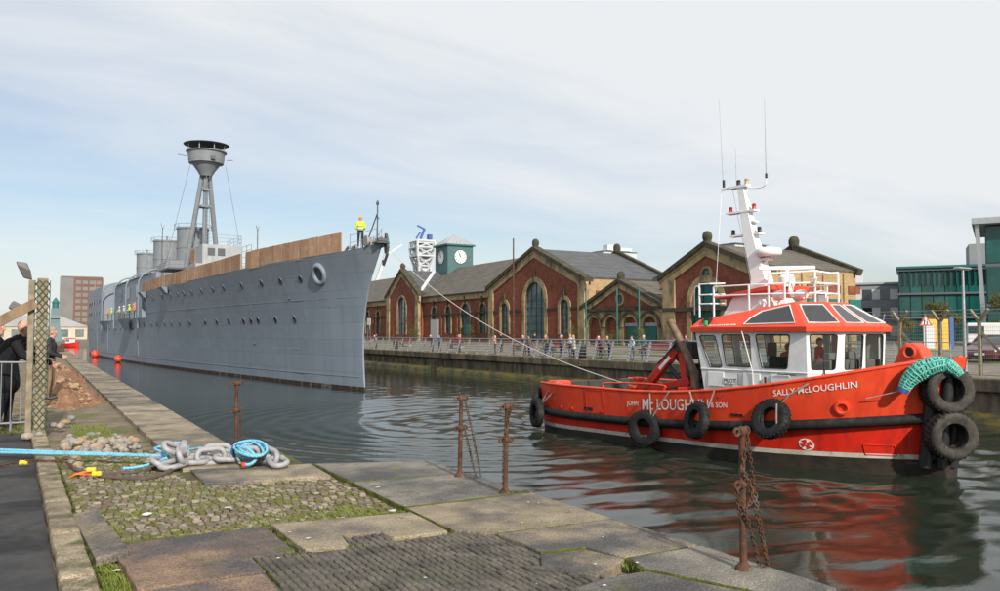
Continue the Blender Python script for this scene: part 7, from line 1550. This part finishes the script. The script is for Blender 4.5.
MB().lathe([(.05, -.11), (.055, -.09), (.055, .09), (.05, .11)], 14, (.22, -.02, .26), (.2, 1, .3)).build('shackle_pin', m_chain, ch, smooth=40)
def rope(pts, r, n=7, lay=.14):
    """three-strand laid rope"""
    P = spline(pts, 7); b = MB(); L = 0; ph = []
    for i, p in enumerate(P): L += (p - P[i - 1]).length if i else 0; ph.append(L / lay * 2 * PI)
    for s_ in range(3):
        Q = []
        for i, p in enumerate(P):
            tg_ = (P[min(i + 1, len(P) - 1)] - P[max(i - 1, 0)]).normalized(); u = tg_.cross(Vector((0, 0, 1))); u = u.normalized() if u.length > .1 else Vector((1, 0, 0)); v = tg_.cross(u); a = ph[i] + s_ * 2.094; Q.append(p + (u * math.cos(a) + v * math.sin(a)) * r * .5)
        b.tube(Q, r * .58, 6)
    return b
def dense(p, q, n): return [Vector(p).lerp(Vector(q), i / n) for i in range(n + 1)]
rp = thing('blue_rope', 'taut light blue rope running in from the left to the heavy chain', 'rope', (0, 0, 0))
for dz, dy in ((.075, 0), (.105, .05)): rope(dense((-3.6, 16.3 + dy, dz + .0), (-.4, 13.32 + dy, dz), 24)[:-1] + dense((-.4, 13.32 + dy, dz), (1.52, 11.38 + dy, .13), 16), .020, lay=.16).build('strand', m_bluerope, rp, smooth=60)
rope([(1.5, 11.3, .12), (1.30, 11.22, .07), (1.1, 11.15, .05), (.97, 11.1, .06)], .020).build('loose_end', m_bluerope, rp, smooth=60)
rope([(1.55, 11.4, .14), (1.42, 11.75, .18), (1.50, 12.1, .16), (1.75, 12.15, .2), (1.85, 11.85, .16), (1.7, 11.6, .16), (2.0, 12.0, .12), (2.2, 12.1, .1)], .022).build('bight', m_bluerope, rp, smooth=60)
co = thing('blue_rope_coil', 'coil of light blue rope lying over the end of the heavy chain', 'rope', (2.48, 11.1, .05))
qc = random.Random(3)
for k in range(7):                                       # loose turns, each lying a little differently
    rx_, ry_ = .17 + qc.uniform(-.03, .05), .30 + qc.uniform(-.05, .08); cx_, cy_ = qc.uniform(-.06, .08), .08 - .05 * k; tz = qc.uniform(.08, .22); ph_ = qc.uniform(-.3, .3)
    rope([(cx_ + rx_ * math.cos(a + ph_), cy_ + ry_ * math.sin(a + ph_), .05 + .012 * k + tz * (.5 + .5 * math.sin(a)) * (.75 + .25 * math.cos(a + 1))) for a in np.linspace(0, 2 * PI, 11)], .019).build('turn', m_bluerope, co, smooth=60)
rope([(-.15, -.1, .2), (-.05, -.35, .18), (.0, -.5, .08), (-.08, -.58, .03), (-.16, -.6, .03)], .021).build('loose_end', m_bluerope, co, smooth=60)
MB().tube([(-.16, -.6, .03), (-.20, -.605, .03)], .03, 8).build('red_tip', M('red_tape', (.6, .06, .04), .6), co)
b = MB()
for k in range(4): b.tube([(-.17 + .02 * k + .045 * math.cos(a), -.08 + .03 * k, .15 + .055 * math.sin(a)) for a in np.linspace(0, 2 * PI, 14, endpoint=False)], .014, 5, closed=True)
b.build('lashing', cl((.02, .12, .32)), co, smooth=50)
# old hose and fittings across the setts
m_hose = M('old_hose', (.075, .062, .05), .8, c2=(.11, .09, .07), sc=8, bump=.5, bsc=30)
o = MB().tube(spline([(.70, 10.98, .0), (.95, 10.72, .0), (1.15, 10.55, .0), (1.40, 10.75, .0), (1.55, 11.05, .02)], 6), .035, 8).build('old_hose', m_hose, smooth=60); tag(o, 'thick dark hose lying from yellow couplings to the heavy chain', 'hose')
o = MB().tube(spline([(.45, 11.7, .0), (.62, 11.3, .0), (.85, 11.15, .0), (1.2, 11.15, .0), (1.5, 11.45, .02)], 6), .022, 7).build('old_hose', m_hose, smooth=60); tag(o, 'thinner dark hose lying behind the thick one', 'hose')
m_yel = M('yellow_plastic', (.70, .52, .03), .5); m_orn = M('orange_plastic', (.62, .16, .04), .6)
for (x, y, lb) in ((.62, 11.28, 'yellow hose coupling, the farther of two on the setts'), (.66, 10.93, 'yellow hose coupling, the nearer of two on the setts'), (-.12, 12.35, 'yellow coupling lying on the asphalt beside the kerb')):
    o = MB().lathe([(.02, -.055), (.032, -.045), (.032, -.015), (.027, 0), (.032, .015), (.032, .045), (.02, .055)], 14, (0, 0, 0), (1, -.4, 0)).build('hose_coupling', m_yel, smooth=40, loc=(x, y, .045)); tag(o, lb, 'coupling')
o = MB(); 
for k in range(5): o.tube(spline([(.02 * k, .05 * k, 0), (.08 + .03 * k, -.06 + .04 * k, .05), (.16, -.02 + .03 * k, .02), (.2 + .02 * k, .08, 0)], 4), .014, 6)
o = o.build('orange_netting', m_orn, smooth=60, loc=(.38, 11.2, -.02)); tag(o, 'scrap of orange netting beside the kerb', 'netting')
o = MB(); chain_parts('rusty_chain', [(-1.2, 12.9, .0), (-.4, 12.45, .01), (-.02, 12.3, .07), (.36, 12.0, .07), (.45, 11.7, .0)], .055, .008, .032, m_rust, None, True); tag(bpy.data.objects['rusty_chain'], 'thin rusty chain lying over the kerb onto the asphalt', 'chain')
# crumpled litter and droppings
m_paper = M('pale_litter', (.55, .54, .52), .7); q = random.Random(5)
def blot(x, y, r_, z, i):
    b = MB(); b.add([(r_ * (1 + .35 * math.sin(3 * a + i)) * math.cos(a) * 1.2, r_ * (1 + .3 * math.sin(2 * a + i)) * math.sin(a), .0) for a in np.linspace(0, 2 * PI, 10, endpoint=False)], [tuple(range(10))]); return b
b = MB()
for i in range(46):
    x, y = q.uniform(.5, 4.6), q.uniform(4.2, 8.5); r_ = q.uniform(.005, .014) if i % 8 else q.uniform(.02, .035); a0 = q.uniform(0, 6)
    z = .030 if any(in_poly(x, y, s_) for s_ in SLABS) else .014
    b.add([(x + r_ * (1 + .4 * math.sin(3 * a + a0)) * math.cos(a) * 1.3, y + r_ * (1 + .3 * math.sin(2 * a + a0)) * math.sin(a), z + .003) for a in np.linspace(0, 2 * PI, 10, endpoint=False)], [tuple(range(10))])
o = b.build('droppings', m_paper); tag(o, 'white bird droppings spattered over the paving', 'droppings', kind='stuff')
mb = MB(); pebble(mb, (0, 0, 0), .045, 31); o = mb.build('crumpled_paper', m_paper, loc=(.95, 8.45, .01), rot=(0, 0, .5)); o.scale = (1.6, .8, .5); tag(o, 'crumpled pale litter lying on the mossy setts', 'litter')
